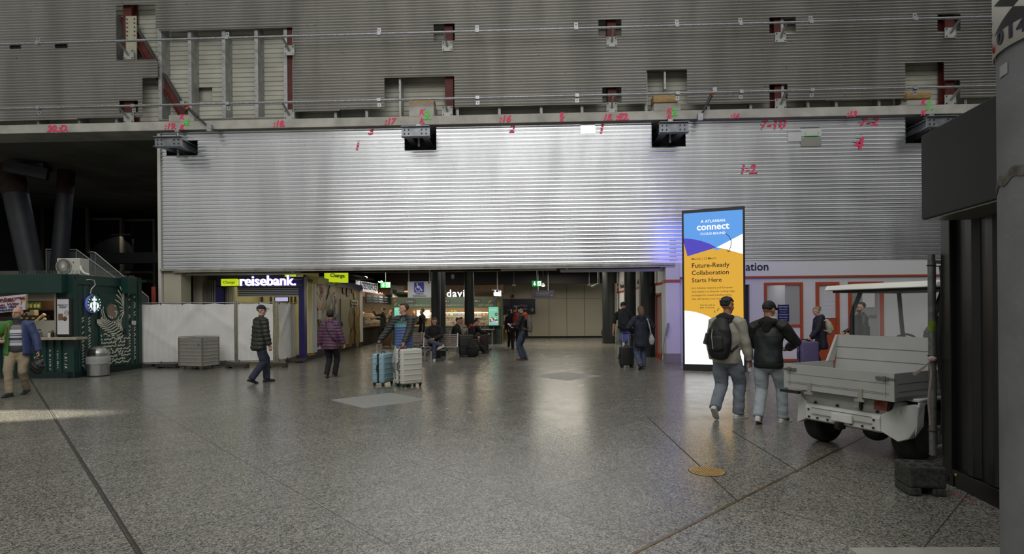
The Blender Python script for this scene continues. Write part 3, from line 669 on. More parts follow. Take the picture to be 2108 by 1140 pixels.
b = MB(); a = sy(250); c = sy(266); b.bx(KX - .02, KX + .22, a, c + .02, wx(258, 604, KX).z, wx(258, 570, KX).z); b.build('shutter_box', m_green, kiosk, bevel=.01)
b = MB(); yy = sy(271); b.bx(KX + .0, KX + .04, yy, yy + .12, wx(271, 668, KX).z, wx(271, 660, KX).z); b.build('switch_box', m_white, kiosk)
# leaf pattern : strokes laid on the panels
def stroke(mb, pts, r=.011):
    pts = [Vector(p) for p in pts]
    for p, q in zip(pts, pts[1:]):
        d = q - p
        if d.length > 1e-4: mb.bar(p - d * .04, q + d * .04, r * 2.5, .004, up=(1, 0, 0))
def side_pattern():
    mb = MB(); rnd = random.Random(5); X = KX + .0
    P = lambda y, z: (X, y, z)
    # big frond
    A, B = Vector((0, dy1 - .04, 1.02)), Vector((0, dy0 + .04, 1.52)); n = 12
    def S(t): return A.lerp(B, t) + Vector((0, 0, .12 * math.sin(PI * t)))
    stroke(mb, [(X, S(i / 8).y, S(i / 8).z) for i in range(9)], .012)
    for i in range(1, n):
        t = i / n; s = S(t); L = .42 * math.sin(PI * (.15 + .8 * t)) + .08
        stroke(mb, [(X, s.y, s.z), (X, s.y - .22 * L - .02, s.z + L * .75), (X, s.y - .1 * L - .03, s.z + L)] if not abs(s.y - cy) < .2 else [(X, s.y, s.z), (X, s.y - .1 * L, s.z + L * .28)])
        stroke(mb, [(X, s.y, s.z), (X, s.y - L * .5, s.z - L * .22), (X, s.y - L * .95, s.z - L * .25)])
    # upper leaf at the hinge side
    for i in range(9):
        a = rad(100 + i * 14); p = Vector((0, dy1 - .02, 1.9)); q = p + Vector((0, -.36 * abs(math.cos(a)) - .05, .55 * math.sin(a)))
        stroke(mb, [(X, p.y - .06, p.z + .1 - i * .045), (X, (p.y + q.y) / 2, (p.z + q.z) / 2 + .1 - i * .05), (X, q.y, q.z - i * .03)])
    # rows of dashes, arcs and leaves
    y = dy0 + .05
    for r in range(9):
        z0 = .24 + r * .095; y = dy0 + .05 + (r % 2) * .03
        while y < dy1 - .06:
            k = rnd.random()
            if k < .45: a = rnd.choice((rad(70), rad(110), rad(30), rad(150))); stroke(mb, [(X, y, z0), (X, y + .055 * math.cos(a), z0 + .06 * math.sin(a))]); y += .055
            elif k < .8:
                R = rnd.uniform(.04, .09); s0 = rnd.choice((0, PI / 2, PI)); stroke(mb, [(X, y + R + R * math.cos(s0 + t * PI / 5), z0 + R * math.sin(s0 + t * PI / 5)) for t in range(5)]); y += R * 1.7
            else: stroke(mb, [(X, y, z0), (X, y + .07, z0 + .03), (X, y + .15, z0), (X, y + .21, z0 + .035)]); y += .22
    # dashes in the corrugation grooves
    for y in np.arange(KY + .16, KY + 2.3, .21):
        if dy0 - .1 < y < dy1: continue
        top = 1.5 if y < dy0 else 2.2
        for z in np.arange(.28, top, .075):
            if rnd.random() < (.9 if z < 1.3 else .6):
                a = rnd.choice((-.04, .04, .05)); stroke(mb, [(X - .035, y - .07, z), (X - .035, y - .03, z + abs(a) * .6), (X - .035, y + .005, z + a)])
    return mb
side_pattern().build('leaf_pattern', m_pat, kiosk)['kind'] = 'stuff'
mb = MB(); rnd = random.Random(8)
for k in range(9):
    x = KX - .25 - k * .2; top = .55 + .3 * rnd.random()
    for z in np.arange(.24, top, .06):
        q = rnd.random()
        if q < .5: a = rnd.choice((-.03, .03)); mb.bar((x - .0, KY + .012, z), (x + .07, KY + .012, z + a), .004, .016, up=(0, 0, 1))
        else: mb.tube([(x + .035 + .03 * math.cos(t * PI / 5), KY + .012, z + .03 * math.sin(t * PI / 5)) for t in range(6)], .007, n=4)
mb.build('front_pattern', m_pat, kiosk)['kind'] = 'stuff'
# bird spikes on the roof edge
mb = MB(); rnd = random.Random(3)
for k in range(150):
    x = -16 + k * .029; mb.cyl((x, KY + .2, KH), (x + rnd.uniform(-.03, .03), KY + .2 + rnd.uniform(-.05, .05), KH + .12), .0035, n=4, caps=False)
for k in range(40):
    y = KY + .7 + k * .042; mb.cyl((KX - .1, y, KH), (KX - .1 + rnd.uniform(-.04, .04), y, KH + .12), .0035, n=4, caps=False)
mb.bx(-17, KX - .08, KY + .17, KY + .23, KH, KH + .015); mb.build('bird_spikes', M('spike_wire', hexc(120, 116, 104), .5, metal=.4), kiosk)['kind'] = 'stuff'
# serving window
b = MB(); b.bx(-17.5, ox1 + .72, KY - .28, KY + .1, oz0 - .06, oz0); b.build('counter', M('counter_wood', hexc(168, 160, 140), .5, var=.15, vs=8), kiosk, bevel=.006)
b = MB(); b.bx(ox1 - .05, ox1, KY - .02, KY + .08, oz0, oz1); b.build('window_frame', M('frame_alu', hexc(176, 172, 160), .4, metal=.4), kiosk)
b = MB(); zs = wy(80, 619, KY).z
for k in range(6): b.bx(-17.5, ox1 - .05, KY + .03, KY + .07, oz1 - (k + 1) * (oz1 - zs) / 6 + .006, oz1 - k * (oz1 - zs) / 6)
b.build('roller_shutter', M('shutter_grey', hexc(150, 146, 132), .5), kiosk)
b = MB(); b.bx(-17.5, KX - .2, KY + 1.5, KY + 1.55, .2, 2.5); b.build('inner_back_wall', M('inner_brown', hexc(88, 58, 36), .7, var=.2, vs=3), kiosk)
b = MB(); b.bx(-17.5, KX - .2, KY + .1, KY + .7, .7, oz0 + .0); b.bx(-17.5, ox1, KY + .1, KY + .16, oz0, oz0 + .42); b.build('inner_counter', M('counter_grey', hexc(168, 164, 152), .5), kiosk)
zsf = wy(80, 636, KY + 1.3).z; b = MB(); b.bx(-17.5, KX - .3, KY + 1.2, KY + 1.5, zsf - .04, zsf); b.build('bag_shelf', M('shelf_black', (.02, .018, .015), .6), kiosk)
lamp('AREA', 'kiosk_lamp', (-12.9, 14.6, 2.42), (-12.9, 14.6, 0), 14, 1.6, .3, (1, .84, .6))
for i, u in enumerate((58, 65.5, 74, 81)):
    q = wy(u, 635, KY + 1.32); r = thing('coffee_bag', 'green and cream coffee bag on the kiosk back shelf', 'coffee bag', (q.x, q.y, zsf), group='coffee bags on the kiosk shelf')
    b = MB(); b.box((q.x, q.y, zsf + .09), (.085, .06, .18)); b.build('bag', M('bag_green', hexc(60, 120, 54), .6), r, bevel=.02); b = MB(); b.box((q.x, q.y - .032, zsf + .09), (.07, .004, .09)); b.build('paper_label', M('bag_cream', hexc(210, 180, 130), .7), r)
for u, w, h, lab in ((54, .19, .07, 'flat cream box on the coffee machine beside two taller ones'), (62, .14, .10, 'middle sized cream box on the coffee machine'), (70.5, .13, .15, 'tallest cream box on the coffee machine')):
    q = wy(u, 649, KY + .9); z = wy(54, 649.5, KY + .9).z; r = thing('paper_box', lab, 'box', (q.x, q.y, z)); b = MB(); b.box((q.x, q.y, z + h / 2), (w, .14, h)); b.build('carton', M('carton_cream', hexc(200, 186, 150), .7), r, bevel=.01); b = MB(); b.box((q.x, q.y, z + h), (w * .98, .138, .006)); b.build('carton_lid', M('lid_white', hexc(214, 206, 180), .6), r)
r = thing('coffee_machine', 'black coffee machine behind the kiosk counter under the cream boxes', 'coffee machine', (-14.0, KY + .9, oz0)); q = wy(40, 650, KY + .9); q2 = wy(88, 650, KY + .9)
zt = wy(54, 649.5, KY + .9).z; b = MB(); b.bx(q.x - 1, q2.x, KY + .72, KY + 1.15, oz0 + .0, zt - .005); b.build('body', M('machine_black', (.02, .018, .016), .3), r, bevel=.02)
for u in (46, 57, 70): p = wy(u, 655, KY + .71); b = MB(); b.cyl(p, p + Vector((0, -.05, 0)), .02, n=10); b.build('knob', m_brass, r)
for i, (u0, v0, u1, v1, lab) in enumerate(((66, 669, 90, 648, 'tilted sleeve of paper cups, upper of the two on the kiosk counter'), (74, 674, 91, 657, 'tilted sleeve of paper cups, lower of the two on the kiosk counter'))):
    a, c = wy(u0, v0, KY + .45), wy(u1, v1, KY + .45); d = (c - a).normalized(); r = thing('cup_sleeve', lab, 'paper cups', a); b = MB(); L = (c - a).length
    for k in range(9): p = a + d * L * k / 9; b.cyl(p, p + d * (L / 9 + .03), .028, .042, n=14)
    b.build('cup_stack', M('cup_cream', hexc(206, 190, 150), .6), r, smooth=40); b = MB(); b.bar(a - Vector((0, .0, .05)), c - Vector((0, 0, .06)), .07, .02); b.build('dispenser_rail', M('shelf_black', (.02, .018, .015), .6), r)
for u, v, rr, h, col, lab in ((81, 689, .06, .18, hexc(120, 116, 108), 'metal canister on the kiosk counter behind the ledge'), (102, 690, .035, .12, hexc(212, 204, 180), 'small white jar on the kiosk counter'), (108, 690, .035, .15, hexc(40, 34, 28), 'dark bottle beside the white jar on the kiosk counter'),
        (104, 664, .03, .15, hexc(196, 160, 90), 'amber syrup bottle in the kiosk next to the window frame'), (97, 665, .03, .15, hexc(180, 130, 70), 'syrup bottle in the kiosk beside the paper cups')):
    q = wy(u, v, KY - .1 if v > 680 else KY + .3); z = oz0 if v > 680 else oz0 + .27; r = thing('canister' if rr > .05 else 'bottle', lab, 'bottle', (q.x, q.y, z)); mt = M('jar%d' % u, col, .3)
    b = MB(); b.lathe([(rr, 0), (rr, h * .75), (rr * .6, h * .85), (rr * .5, h)], (q.x, q.y, z), n=16); b.build('body', mt, r, smooth=40); b = MB(); b.cyl((q.x, q.y, z + h), (q.x, q.y, z + h + .02), rr * .6, n=12); b.build('cap', m_black, r)
# poster on the front
pr = thing('poster_case', 'black framed backlit poster with a cup and a dessert on the green kiosk front', 'poster', wy(132, 652, KY - .06)); a, c = wy(118, 691, KY - .06), wy(147.5, 612.5, KY - .06); pw, ph = c.x - a.x, c.z - a.z; cx = (a.x + c.x) / 2
b = MB(); b.bx(a.x, c.x, KY - .10, KY + .02, a.z, c.z); b.build('frame', m_black, pr, bevel=.01)
m_post = M('poster_white', hexc(196, 194, 196), .5, emis=.10); b = MB(); b.bx(a.x + .04, c.x - .04, KY - .105, KY - .098, a.z + .04, c.z - .04); b.build('sheet', m_post, pr)
for s, f, w in (('PERFECTLY', .80, .27), ('PAIRED', .745, .19)): text(s, 'lettering', M('poster_ink', (.02, .03, .05), .6), (cx, KY - .108, a.z + ph * f), pr, width=w, size=.06, bold=.003, ext=.001)
b = MB(); b.bx(cx - .12, cx + .0, KY - .112, KY - .106, a.z + ph * .41, a.z + ph * .58); b.build('cup_picture', M('coffee_brown', hexc(128, 92, 70), .6), pr)
b = MB(); b.lathe([(.03, 0), (.07, .06), (.075, .11), (.045, .15)], (cx + .05, KY - .06, a.z + ph * .36), n=14); b.build('dessert_picture', M('dessert', hexc(104, 78, 48), .6, var=.4, vs=30), pr)
b = MB(); b.tube([(cx + .1 + .055 * math.cos(t * PI / 10), KY - .11, a.z + ph * .60 + .055 * math.sin(t * PI / 10)) for t in range(20)], .004, n=4, closed=True); b.build('price_ring', M('poster_ink', (.02, .03, .05), .6), pr)
text('5,50', 'lettering', M('poster_ink', (.02, .03, .05), .6), (cx + .1, KY - .108, a.z + ph * .60), pr, size=.04, ext=.001)
# round logo light
lx, lyc, lz = KX + .06, sy(189.5), wx(188.6, 625.6, KX).z
lg = thing('logo_sign', 'round glowing green and white logo sign on the side of the green kiosk', 'sign', (lx, lyc, lz)); R0 = .235
m_lw = M('logo_white', (.9, .92, 1.0), .4, emis=.75); m_lg = M('logo_green', hexc(0, 98, 65), .5, emis=.10)
b = MB(); b.cyl((lx - .06, lyc, lz), (lx, lyc, lz), R0, n=40); b.build('light_box', M('logo_rim', hexc(120, 110, 220), .4, emis=.25), lg, smooth=40)
b = MB(); b.cyl((lx, lyc, lz), (lx + .004, lyc, lz), R0 * .98, n=40); b.build('green_disc', m_lg, lg)
b = MB(); X = lx + .006
def poly(pts): b.prism([(X, lyc + y * R0, lz + z * R0) for y, z in pts], (.003, 0, 0))
poly([(.0, .92), (.05, .78), (.2, .78), (.08, .69), (.13, .54), (0, .63), (-.13, .54), (-.08, .69), (-.2, .78), (-.05, .78)])
poly([(-.32, .42), (-.36, .62), (-.2, .52), (-.12, .66), (0, .54), (.12, .66), (.2, .52), (.36, .62), (.32, .42), (.3, .36), (-.3, .36)])
poly([(.24 * math.cos(t * PI / 9), .06 + .27 * math.sin(t * PI / 9)) for t in range(18)])
for sgn in (-1, 1):
    for k in range(4):
        y0 = .30 + k * .085; poly([(sgn * y0, .22 - k * .05), (sgn * (y0 + .045), .22 - k * .05), (sgn * (y0 + .12), -.3), (sgn * (y0 + .03), -.66 + k * .1), (sgn * (y0 - .02), -.66 + k * .1), (sgn * (y0 + .05), -.28)])
    for k in range(5): t = rad(35 - k * 22); poly([(sgn * .72 * math.cos(t), .72 * math.sin(t)), (sgn * .95 * math.cos(t + .07), .95 * math.sin(t + .07)), (sgn * .95 * math.cos(t - .05), .95 * math.sin(t - .05))])
poly([(-.12, -.12), (.12, -.12), (.2, -.35), (.16, -.75), (0, -.94), (-.16, -.75), (-.2, -.35)])
b.build('emblem', m_lw, lg)
b = MB(); b.tube([wx(178, 576, KX + .05), wx(184, 575, KX + .05), wx(194, 577, KX + .05), wx(196, 586, KX + .05), wx(188, 595, KX + .05), wx(186, 604, KX + .05), (lx - .04, lyc, lz + R0)], .012, n=6); b.build('cable', m_white, lg, smooth=60)
# air conditioner on the roof
a, c = wy(117, 568, KY + .55), wy(164, 531, KY + .55); ac = thing('air_conditioner', 'white outdoor air conditioning unit with round fan on the kiosk roof', 'air conditioner', ((a.x + c.x) / 2, KY + .7, KH)); z0, z1 = KH + .04, c.z
b = MB(); b.bx(a.x, c.x, KY + .55, KY + .88, z0, z1); m_ac = M('ac_white', hexc(196, 194, 186), .5, var=.05, vs=3); b.build('casing', m_ac, ac, bevel=.015)
fx, fz, fr = wy(132, 548, KY + .55).x, (z0 + z1) / 2 + .0, .2
b = MB(); b.cyl((fx, KY + .53, fz), (fx, KY + .55, fz), fr, n=32); b.build('fan_recess', M('ac_dark', hexc(70, 68, 64), .6), ac)
b = MB()
for k in range(32): t = k * PI / 16; b.bar((fx + .05 * math.cos(t), KY + .525, fz + .05 * math.sin(t)), (fx + fr * math.cos(t + .25), KY + .525, fz + fr * math.sin(t + .25)), .006, .012, up=(0, 1, 0))
for r in (.1, .2): b.tube([(fx + r * math.cos(t * PI / 14), KY + .525, fz + r * math.sin(t * PI / 14)) for t in range(28)], .006, n=5, closed=True)
b.build('fan_grille', m_ac, ac); b = MB(); b.cyl((fx, KY + .51, fz), (fx, KY + .535, fz), .05, n=16); b.build('fan_hub', m_white, ac)
b = MB()
for dx in (.1, .65):
    b.bx(a.x + dx, a.x + dx + .06, KY + .5, KY + .92, KH, KH + .04)
b.build('foot', m_galv, ac)
b = MB(); b.bx(fx + .24, fx + .27, KY + .545, KY + .552, fz + .08, fz + .12); b.build('badge', M('badge_red', hexc(170, 40, 60), .5), ac)
b = MB(); b.tube([(c.x - .02, KY + .6, z0 + .22), (c.x + .08, KY + .5, z0 + .12), (c.x + .2, KY + .45, z0 + .02), (c.x + .3, KY + .5, KH + .02)], .03, n=8); b.build('hose', m_white, ac, smooth=60)
# hand painted placard behind the man
pl = thing('placard', 'hand painted white protest placard behind the bearded man', 'placard', (-13.1, 13.0, 0)); Yp = 13.2; c1, c2 = wy(55, 605, Yp), wy(54, 637, Yp); lft, lfb = wy(-60, 617, Yp), wy(-60, 651, Yp)
b = MB(); b.prism([c1, c2, lfb, lft], (0, .03, 0)); b.build('board', M('board_white', hexc(206, 200, 204), .6, var=.05, vs=4), pl)
b = MB(); b.bar(c1, c2, .02, .05); b.build('edge_strip', M('strip_wood', hexc(170, 160, 140), .6), pl)
b = MB(); pm = wy(-8, 640, Yp); b.bar((pm.x, Yp + .05, 0), (pm.x, Yp + .05, pm.z + .3), .04, .04); b.build('pole', M('pole_wood', hexc(120, 96, 64), .7), pl)
m_pr, m_pb = M('paint_maroon', hexc(120, 26, 64), .6), M('paint_blue', hexc(30, 40, 110), .6); ang = math.atan2((c1 - lft).z, (c1 - lft).x)
for s, u, v, w, mt, it in (('Nürnberger', 50, 611.5, 1.0, m_pr, .3), ('Kodex', 29, 617.5, .42, m_pr, .3), ('Kein Witz !', 44, 624, .72, m_pr, .3), ('gegen das', 33, 630, .60, m_pb, .15), ('Vergessen !', 44, 634.5, .86, m_pb, .15)):
    text(s, 'lettering', mt, wy(u, v, Yp - .012), pl, width=w, size=.092, bold=.004, align='RIGHT', shear=it, roll=ang, ext=.002, fit='x')
b = MB(); p = wy(48, 614.3, Yp - .01)
for k, mt in enumerate((0, 1, 2)): b.mat(k); b.box(p + Vector((0, 0, -.022 * k)), (.16, .004, .022), R=Matrix.Rotation(-ang, 3, 'Y'))
b.build('flag_picture', [m_black, M('flag_red', hexc(190, 30, 40), .6), M('flag_gold', hexc(220, 170, 40), .6)], pl)
# litter bin
q = fl(187, 776); bn = thing('litter_bin', 'round steel litter bin with domed lid beside the green kiosk', 'litter bin', (q.x, q.y + .25, 0)); C = (q.x, q.y + .25, 0)
m_bin = M('brushed_steel', (.42, .42, .41), .36, metal=.85, var=.15, vs=12, vstretch=(1, 1, .2)); b = MB(); b.lathe([(.245, .02), (.24, .46)], C, n=32); b.build('body', m_bin, bn, smooth=40)
b = MB(); b.lathe([(.25, 0), (.25, .03)], C, n=32); b.build('foot_ring', m_black, bn)
b = MB(); b.lathe([(.245, .46), (.262, .5), (.262, .44), (.255, .34), (.262, .33), (.27, .42), (.268, .5), (.25, .52)], C, n=32); b.build('bin_bag', M('bag_film', (.55, .56, .56), .25, alpha=.5, bump=.5, bs=18), bn, smooth=60)
b = MB(); b.lathe([(.245, .5), (.245, .58)] + [(.245 * math.cos(t), .58 + .2 * math.sin(t)) for t in np.linspace(0.1, 1.5, 8)], C, n=32); b.build('lid', m_bin, bn, smooth=40)
b = MB(); b.grid(lambda i, j: (C[0] + .251 * math.sin(-.5 + i * .95), C[1] - .251 * math.cos(-.5 + i * .95), .54 + .17 * j) if j < .5 else (C[0] + (.251 - .09 * (j - .5)) * math.sin(-.5 + i * .95), C[1] - (.251 - .09 * (j - .5)) * math.cos(-.5 + i * .95), .54 + .17 * j), 8, 6); b.build('flap', m_black, bn)
# ================================================================== SITE FENCE, CART
m_tarp = M('fence_tarp', hexc(228, 227, 224), .75, var=.07, vs=1.8, bump=.10, bs=14)
m_foot = M('fence_foot', hexc(66, 64, 58), .9, var=.35, vs=14, bump=.3, bs=40)
def fence(p, q, h, lab, seed):
    rnd = random.Random(seed); d = (q - p).normalized(); n = Vector((d.y, -d.x, 0)); root = thing('site_barrier', lab, 'fence', (p + q) / 2); up = Vector((0, 0, 1)); L = (q - p).length
    b = MB()
    for s in (p, q): b.cyl(s + up * .06, s + up * (h + .02), .021, n=10)
    for z in (.12, h - .02): b.cyl(p + up * z, q + up * z, .017, n=8)
    b.build('tube_frame', m_galv, root, smooth=40)
    b = MB(); k = .1
    while k < L: b.cyl(p + d * k + up * .12, p + d * k + up * h, .003, n=4, caps=False); k += .12
    z = .2
    while z < h: b.cyl(p + d * .02 + up * z, q - d * .02 + up * z, .003, n=4, caps=False); z += .24
    b.build('wire_mesh', m_galv, root)
    ph = [rnd.uniform(0, 6) for _ in range(8)]
    def cl(i, j):
        x = .03 + i * (L - .06); z = .16 + j * (h - .2) - .03 * math.sin(PI * ((x / .72) % 1)) * j ** 6
        o = .03 + .016 * math.sin(x * 2.1 + ph[0] + z * 1.2) * math.sin(z * 2 + ph[1]) + .005 * math.sin(x * 6 + z * 4 + ph[2]) + .022 * max(0, math.sin((x * .9 - z * .8) * 3 + ph[3])) ** 8 * z + .012 * max(0, math.sin((x + z * 1.4) * 2.6 + ph[4])) ** 10 + .003 * math.sin(x * 41 + 2 * math.sin(z * 3))
        return p + d * x + up * z + n * (o + .01)
    b = MB(); b.grid(cl, 90, 60); b.build('tarpaulin', m_tarp, root, smooth=80)
    b = MB()
    for k in range(int(L / .6) + 1):
        for z in (h - .05, .16): b.box(p + d * min(L - .05, .06 + .6 * k) + up * z + n * .05, (.02, .02, .05), rz=math.atan2(d.y, d.x))
    b.build('cable_ties', m_black, root)['kind'] = 'stuff'
P0, P1, P2, P3 = fl(284, 757), fl(488, 752.5), fl(569, 751.5), fl(612, 742)
HF = 1.95
fence(P0, P1 - Vector((.03, 0, 0)), HF, 'white tarpaulin fence panel behind the wire mesh cart', 1); fence(P1 + Vector((.03, 0, 0)), P2 - Vector((.05, 0, 0)), HF, 'narrow white tarpaulin fence panel behind the man in the cap', 2); fence(P2 + Vector((.03, .0, 0)), P3, HF, 'white tarpaulin fence panel turned back towards the bank', 3)
def foot(c, rz, lab, L=.62):
    root = thing('ballast_block', lab, 'fence foot', (c.x, c.y, 0), rz); b = MB(); b.bx(-L / 2, L / 2, -.11, .11, .03, .13)
    for s in (-1, 1): b.bx(s * L / 2 - .1 * (s > 0) , s * L / 2 + .1 * (s < 0), -.11, .11, 0, .03)
    b.build('block', m_foot, root, w=0, bevel=.012); b = MB()
    for k in range(4): b.cyl((-L * .3 + k * L * .2, 0, .131), (-L * .3 + k * L * .2, 0, .134), .03, n=10)
    b.build('socket_holes', m_black, root, w=0)
foot(fl(489, 757), 0, 'dark block fence foot between the two front fence panels'); foot(fl(569, 756), 0, 'dark block fence foot at the corner of the fence'); foot(fl(610, 746), .3, 'dark block fence foot next to the blue bank column'); foot(fl(345, 757), 0, 'dark block fence foot half hidden behind the mesh cart')
q = fl(398, 761); ct = thing('mesh_cart', 'grey wire mesh roll cart parked before the white tarpaulin', 'cart', (q.x, q.y + .28, 0), -.28); cw, cd, z0, z1 = .86, .58, .11, .92
m_cart = M('cart_wire', hexc(186, 184, 178), .45, metal=.4)
b = MB(); b.bx(-cw / 2, cw / 2, -cd / 2, cd / 2, z0, z0 + .03); b.build('base_plate', m_cart, ct, w=0)
for nm, A, B in (('front_panel', (-cw / 2, -cd / 2), (cw / 2, -cd / 2)), ('side_panel', (cw / 2, -cd / 2), (cw / 2, cd / 2)), ('side_panel', (-cw / 2, -cd / 2), (-cw / 2, cd / 2)), ('back_panel', (-cw / 2, cd / 2), (cw / 2, cd / 2))):
    A, B = Vector((*A, 0)), Vector((*B, 0)); b = MB(); up = Vector((0, 0, 1))
    for k in range(9): z = z0 + .02 + k * (z1 - z0) / 8; b.bar(A + up * z, B + up * z, .02, .022)
    n = int((B - A).length / .022)
    for k in range(n + 1): p = A.lerp(B, k / n); b.bar(p + up * z0, p + up * z1, .005 if 0 < k < n else .03, .006 if 0 < k < n else .03, up=(0, 1, 0))
    b.build(nm, m_cart, ct, w=0)
    b = MB(); m = (A + B) / 2 * .985; d = (B - A); b.box(m + up * (z0 + z1) / 2, (d.length, .004, z1 - z0 - .03), rz=math.atan2(d.y, d.x)); b.build('inner_lining', M('cart_lining', hexc(150, 147, 138), .8, var=.15, vs=6), ct, w=0)
for sx in (-1, 1):
    for sy_ in (-1, 1):
        x, y = sx * (cw / 2 - .12), sy_ * (cd / 2 - .08); b = MB(); b.cyl((x - .015, y, .05), (x + .015, y, .05), .05, n=16); b.mat(1); b.bx(x - .03, x + .03, y - .03, y + .03, .09, .115); b.bx(x - .025, x - .018, y - .02, y + .02, .04, .1); b.bx(x + .018, x + .025, y - .02, y + .02, .04, .1); b.build('caster', [M('caster_grey', hexc(110, 108, 104), .5), m_galv], ct, w=0)
b = MB(); b.box((cw * .36, -cd / 2 - .014, .72), (.04, .004, .06)); b.build('blue_tag', M('tag_blue', hexc(60, 90, 160), .5), ct, w=0)
# ================================================================== BANK
m_navy = M('bank_navy', hexc(34, 26, 92), .4); m_yel = M('change_yellow', hexc(214, 236, 40), .5, emis=.62); m_ink2 = M('ink_dark', (.01, .012, .03), .5)
m_yeld = M('change_yellow_dull', hexc(150, 140, 36), .6)
m_glow = M('letter_glow', (.93, .92, 1.0), .4, emis=1.25); m_hal = M('letter_halo', hexc(110, 80, 220), .5, emis=.4)
YB = 18.05
bank = thing('bank_branch', 'bank container with navy frame, glowing white letters and money murals beside the tarpaulin fence', 'bank', (-8.6, 20, 0))
def wbox(mb, u0, v0, u1, v1, Y, d):
    a, c = wy(u0, v1, Y), wy(u1, v0, Y); mb.bx(a.x, c.x, Y, Y + d, max(a.z, 0), c.z); return a, c
b = MB(); wbox(b, 446, 588, 626, 571.5, YB, .25); b.build('header', m_navy, bank)
for u0, u1 in ((446, 455), (616, 626)): b = MB(); a, c = wy(u0, 745, YB), wy(u1, 588, YB); b.bx(a.x, c.x, YB, YB + .2, 0, c.z); b.build('column', m_navy, bank)
for v in (574.5, 586.5):
    b = MB(); p, q = wy(455, v, YB - .06), wy(622, v, YB - .06); b.cyl(p, q, .012, n=6); b.build('sign_rail', m_galv, bank)
p = wy(551, 578.5, YB - .12); text('reisebank.', 'lettering', m_glow, p, bank, width=117 * 18.2 / FPX, size=.4, bold=.012, ext=.03); text('reisebank.', 'letter_back', m_hal, p + Vector((0, .04, 0)), bank, width=118.5 * 18.2 / FPX, size=.4, bold=.022, ext=.02)
b = MB(); wbox(b, 455, 588, 488, 574, YB - .12, .12); b.build('exchange_box', m_yel, bank); text('Change', 'lettering', m_ink2, wy(471.5, 581, YB - .125), bank, width=.38, size=.14)
b = MB(); wbox(b, 547, 568.5, 604, 556, YB + .3, .2); b.build('exchange_box', m_yel, bank); text('Change', 'lettering', m_ink2, wy(574, 561.5, YB + .295), bank, width=.52, size=.2)
b = MB(); wbox(b, 488, 610, 616, 590, YB + .1, .06); b.build('shutter_box', M('shutter_light', hexc(176, 174, 168), .5), bank)
b = MB()
for k in range(5): wbox(b, 490, 592.6 + k * 3.6, 615, 592 + k * 3.6, YB + .09, .02)
b.build('slat_joint', m_dark, bank)
b = MB()
for u in (423, 427.5, 432, 436.5, 441, 464, 468, 472, 476, 480): wbox(b, u, 745, u + 2.2, 577, YB + .35, .1)
b.build('lamella_slats', M('lamella', hexc(176, 172, 160), .5), bank)
b = MB(); b.bx(-10.1, -7.9, 20.4, 20.5, 0, 3.2); b.bx(-10.15, -10.05, 18.6, 20.5, 0, 3.2); b.build('inner_wall', M('inner_yellow', hexc(206, 196, 146), .7), bank)
b = MB()
for u in (494, 516, 538, 556, 598, 606): a = wy(u, 640, 20.35); b.bx(a.x, a.x + .05, 20.33, 20.4, 0, 3.2)
b.build('inner_mullion', M('mullion_brown', hexc(74, 60, 40), .6), bank)
lamp('AREA', 'bank_lamp', (-9.0, 19.3, 3.1), (-9.0, 19.3, 0), 15, 1.8, 1.2, (1, .93, .68))
b = MB(); b.bx(-10.2, -7.55, 18.05, 26.5, 3.12, 3.2); b.build('roof', m_dark, bank)
b = MB(); b.bx(-10.6, -8.2, 18.0, 18.3, wy(500, 571, 18).z, 3.4); b.build('timber_soffit', M('soffit_brown', hexc(70, 58, 36), .7, var=.3, vs=8), bank)
a, c = wy(565, 622, 18.9), wy(594.5, 610, 18.9); mon = MB(); mon.bx(a.x, c.x, 18.9, 18.95, a.z, c.z); mon.mat(1).bx(a.x + .03, c.x - .03, 18.895, 18.9, a.z + .03, c.z - .03); mon.build('rate_screen', [m_black, M('screen_lilac', hexc(200, 196, 240), .3, emis=.7)], bank)
# side of the bank
S0, S1 = Vector((-7.55, 18.05, 0)), Vector((-8.10, 26.45, 0)); SD = (S1 - S0).normalized(); SN = Vector((SD.y, -SD.x, 0))
def sp(u, v, off=0.0):
    o = S0 + SN * off; d = ray(u, v); t = (o.x * SN.x + o.y * SN.y) / (d.x * SN.x + d.y * SN.y); return Vector((d.x * t, d.y * t, EYE + d.z * t))
def sbox(mb, u0, z0, u1, z1, off, th):
    p, q = sp(u0, 640, 0), sp(u1, 640, 0); p.z = q.z = 0; c = (p + q) / 2 + SN * (off + th / 2); c.z = (z0 + z1) / 2
    return mb.box(c, ((q - p).length, th, z1 - z0), rz=math.atan2(SD.y, SD.x))
def szv(u, v): return sp(u, v).z
ZT = 2.62; ZTT = 2.86
b = MB(); sbox(b, 650, .22, 742, ZT, -.12, .1); b.build('side_panel', M('mural_ground', hexc(104, 100, 74), .5, var=.35, vs=1.2), bank)
b = MB(); sbox(b, 651, ZT, 744.5, ZTT, -.06, .12); b.build('side_band', m_navy, bank); text('reisebank', 'lettering', M('dim_letters2', hexc(120, 116, 170), .5), sp(711, 583, .07), bank, size=.16, rz=math.atan2(SD.y, SD.x))
b = MB(); sbox(b, 626, ZT - .02, 651, ZTT, -.02, .1); b.build('exchange_band', m_yeld, bank); text('Change', 'lettering', m_ink2, sp(638.5, 576, .09), bank, width=.6, size=.17, rz=math.atan2(SD.y, SD.x))
for u0, u1 in ((626, 630.5), (640, 643.5), (645, 650), (741.5, 745)): b = MB(); sbox(b, u0, .22, u1, ZT, -.1, .14); b.build('white_post', m_white, bank)
b = MB(); sbox(b, 630, .22, 640, ZT, -.12, .02); b.build('side_window', M('yellow_pane', hexc(210, 196, 110), .2, emis=.22, var=.25, vs=3), bank)
b = MB(); sbox(b, 622, 0, 745.5, .22, -.2, .2); b.build('plinth', m_black, bank)
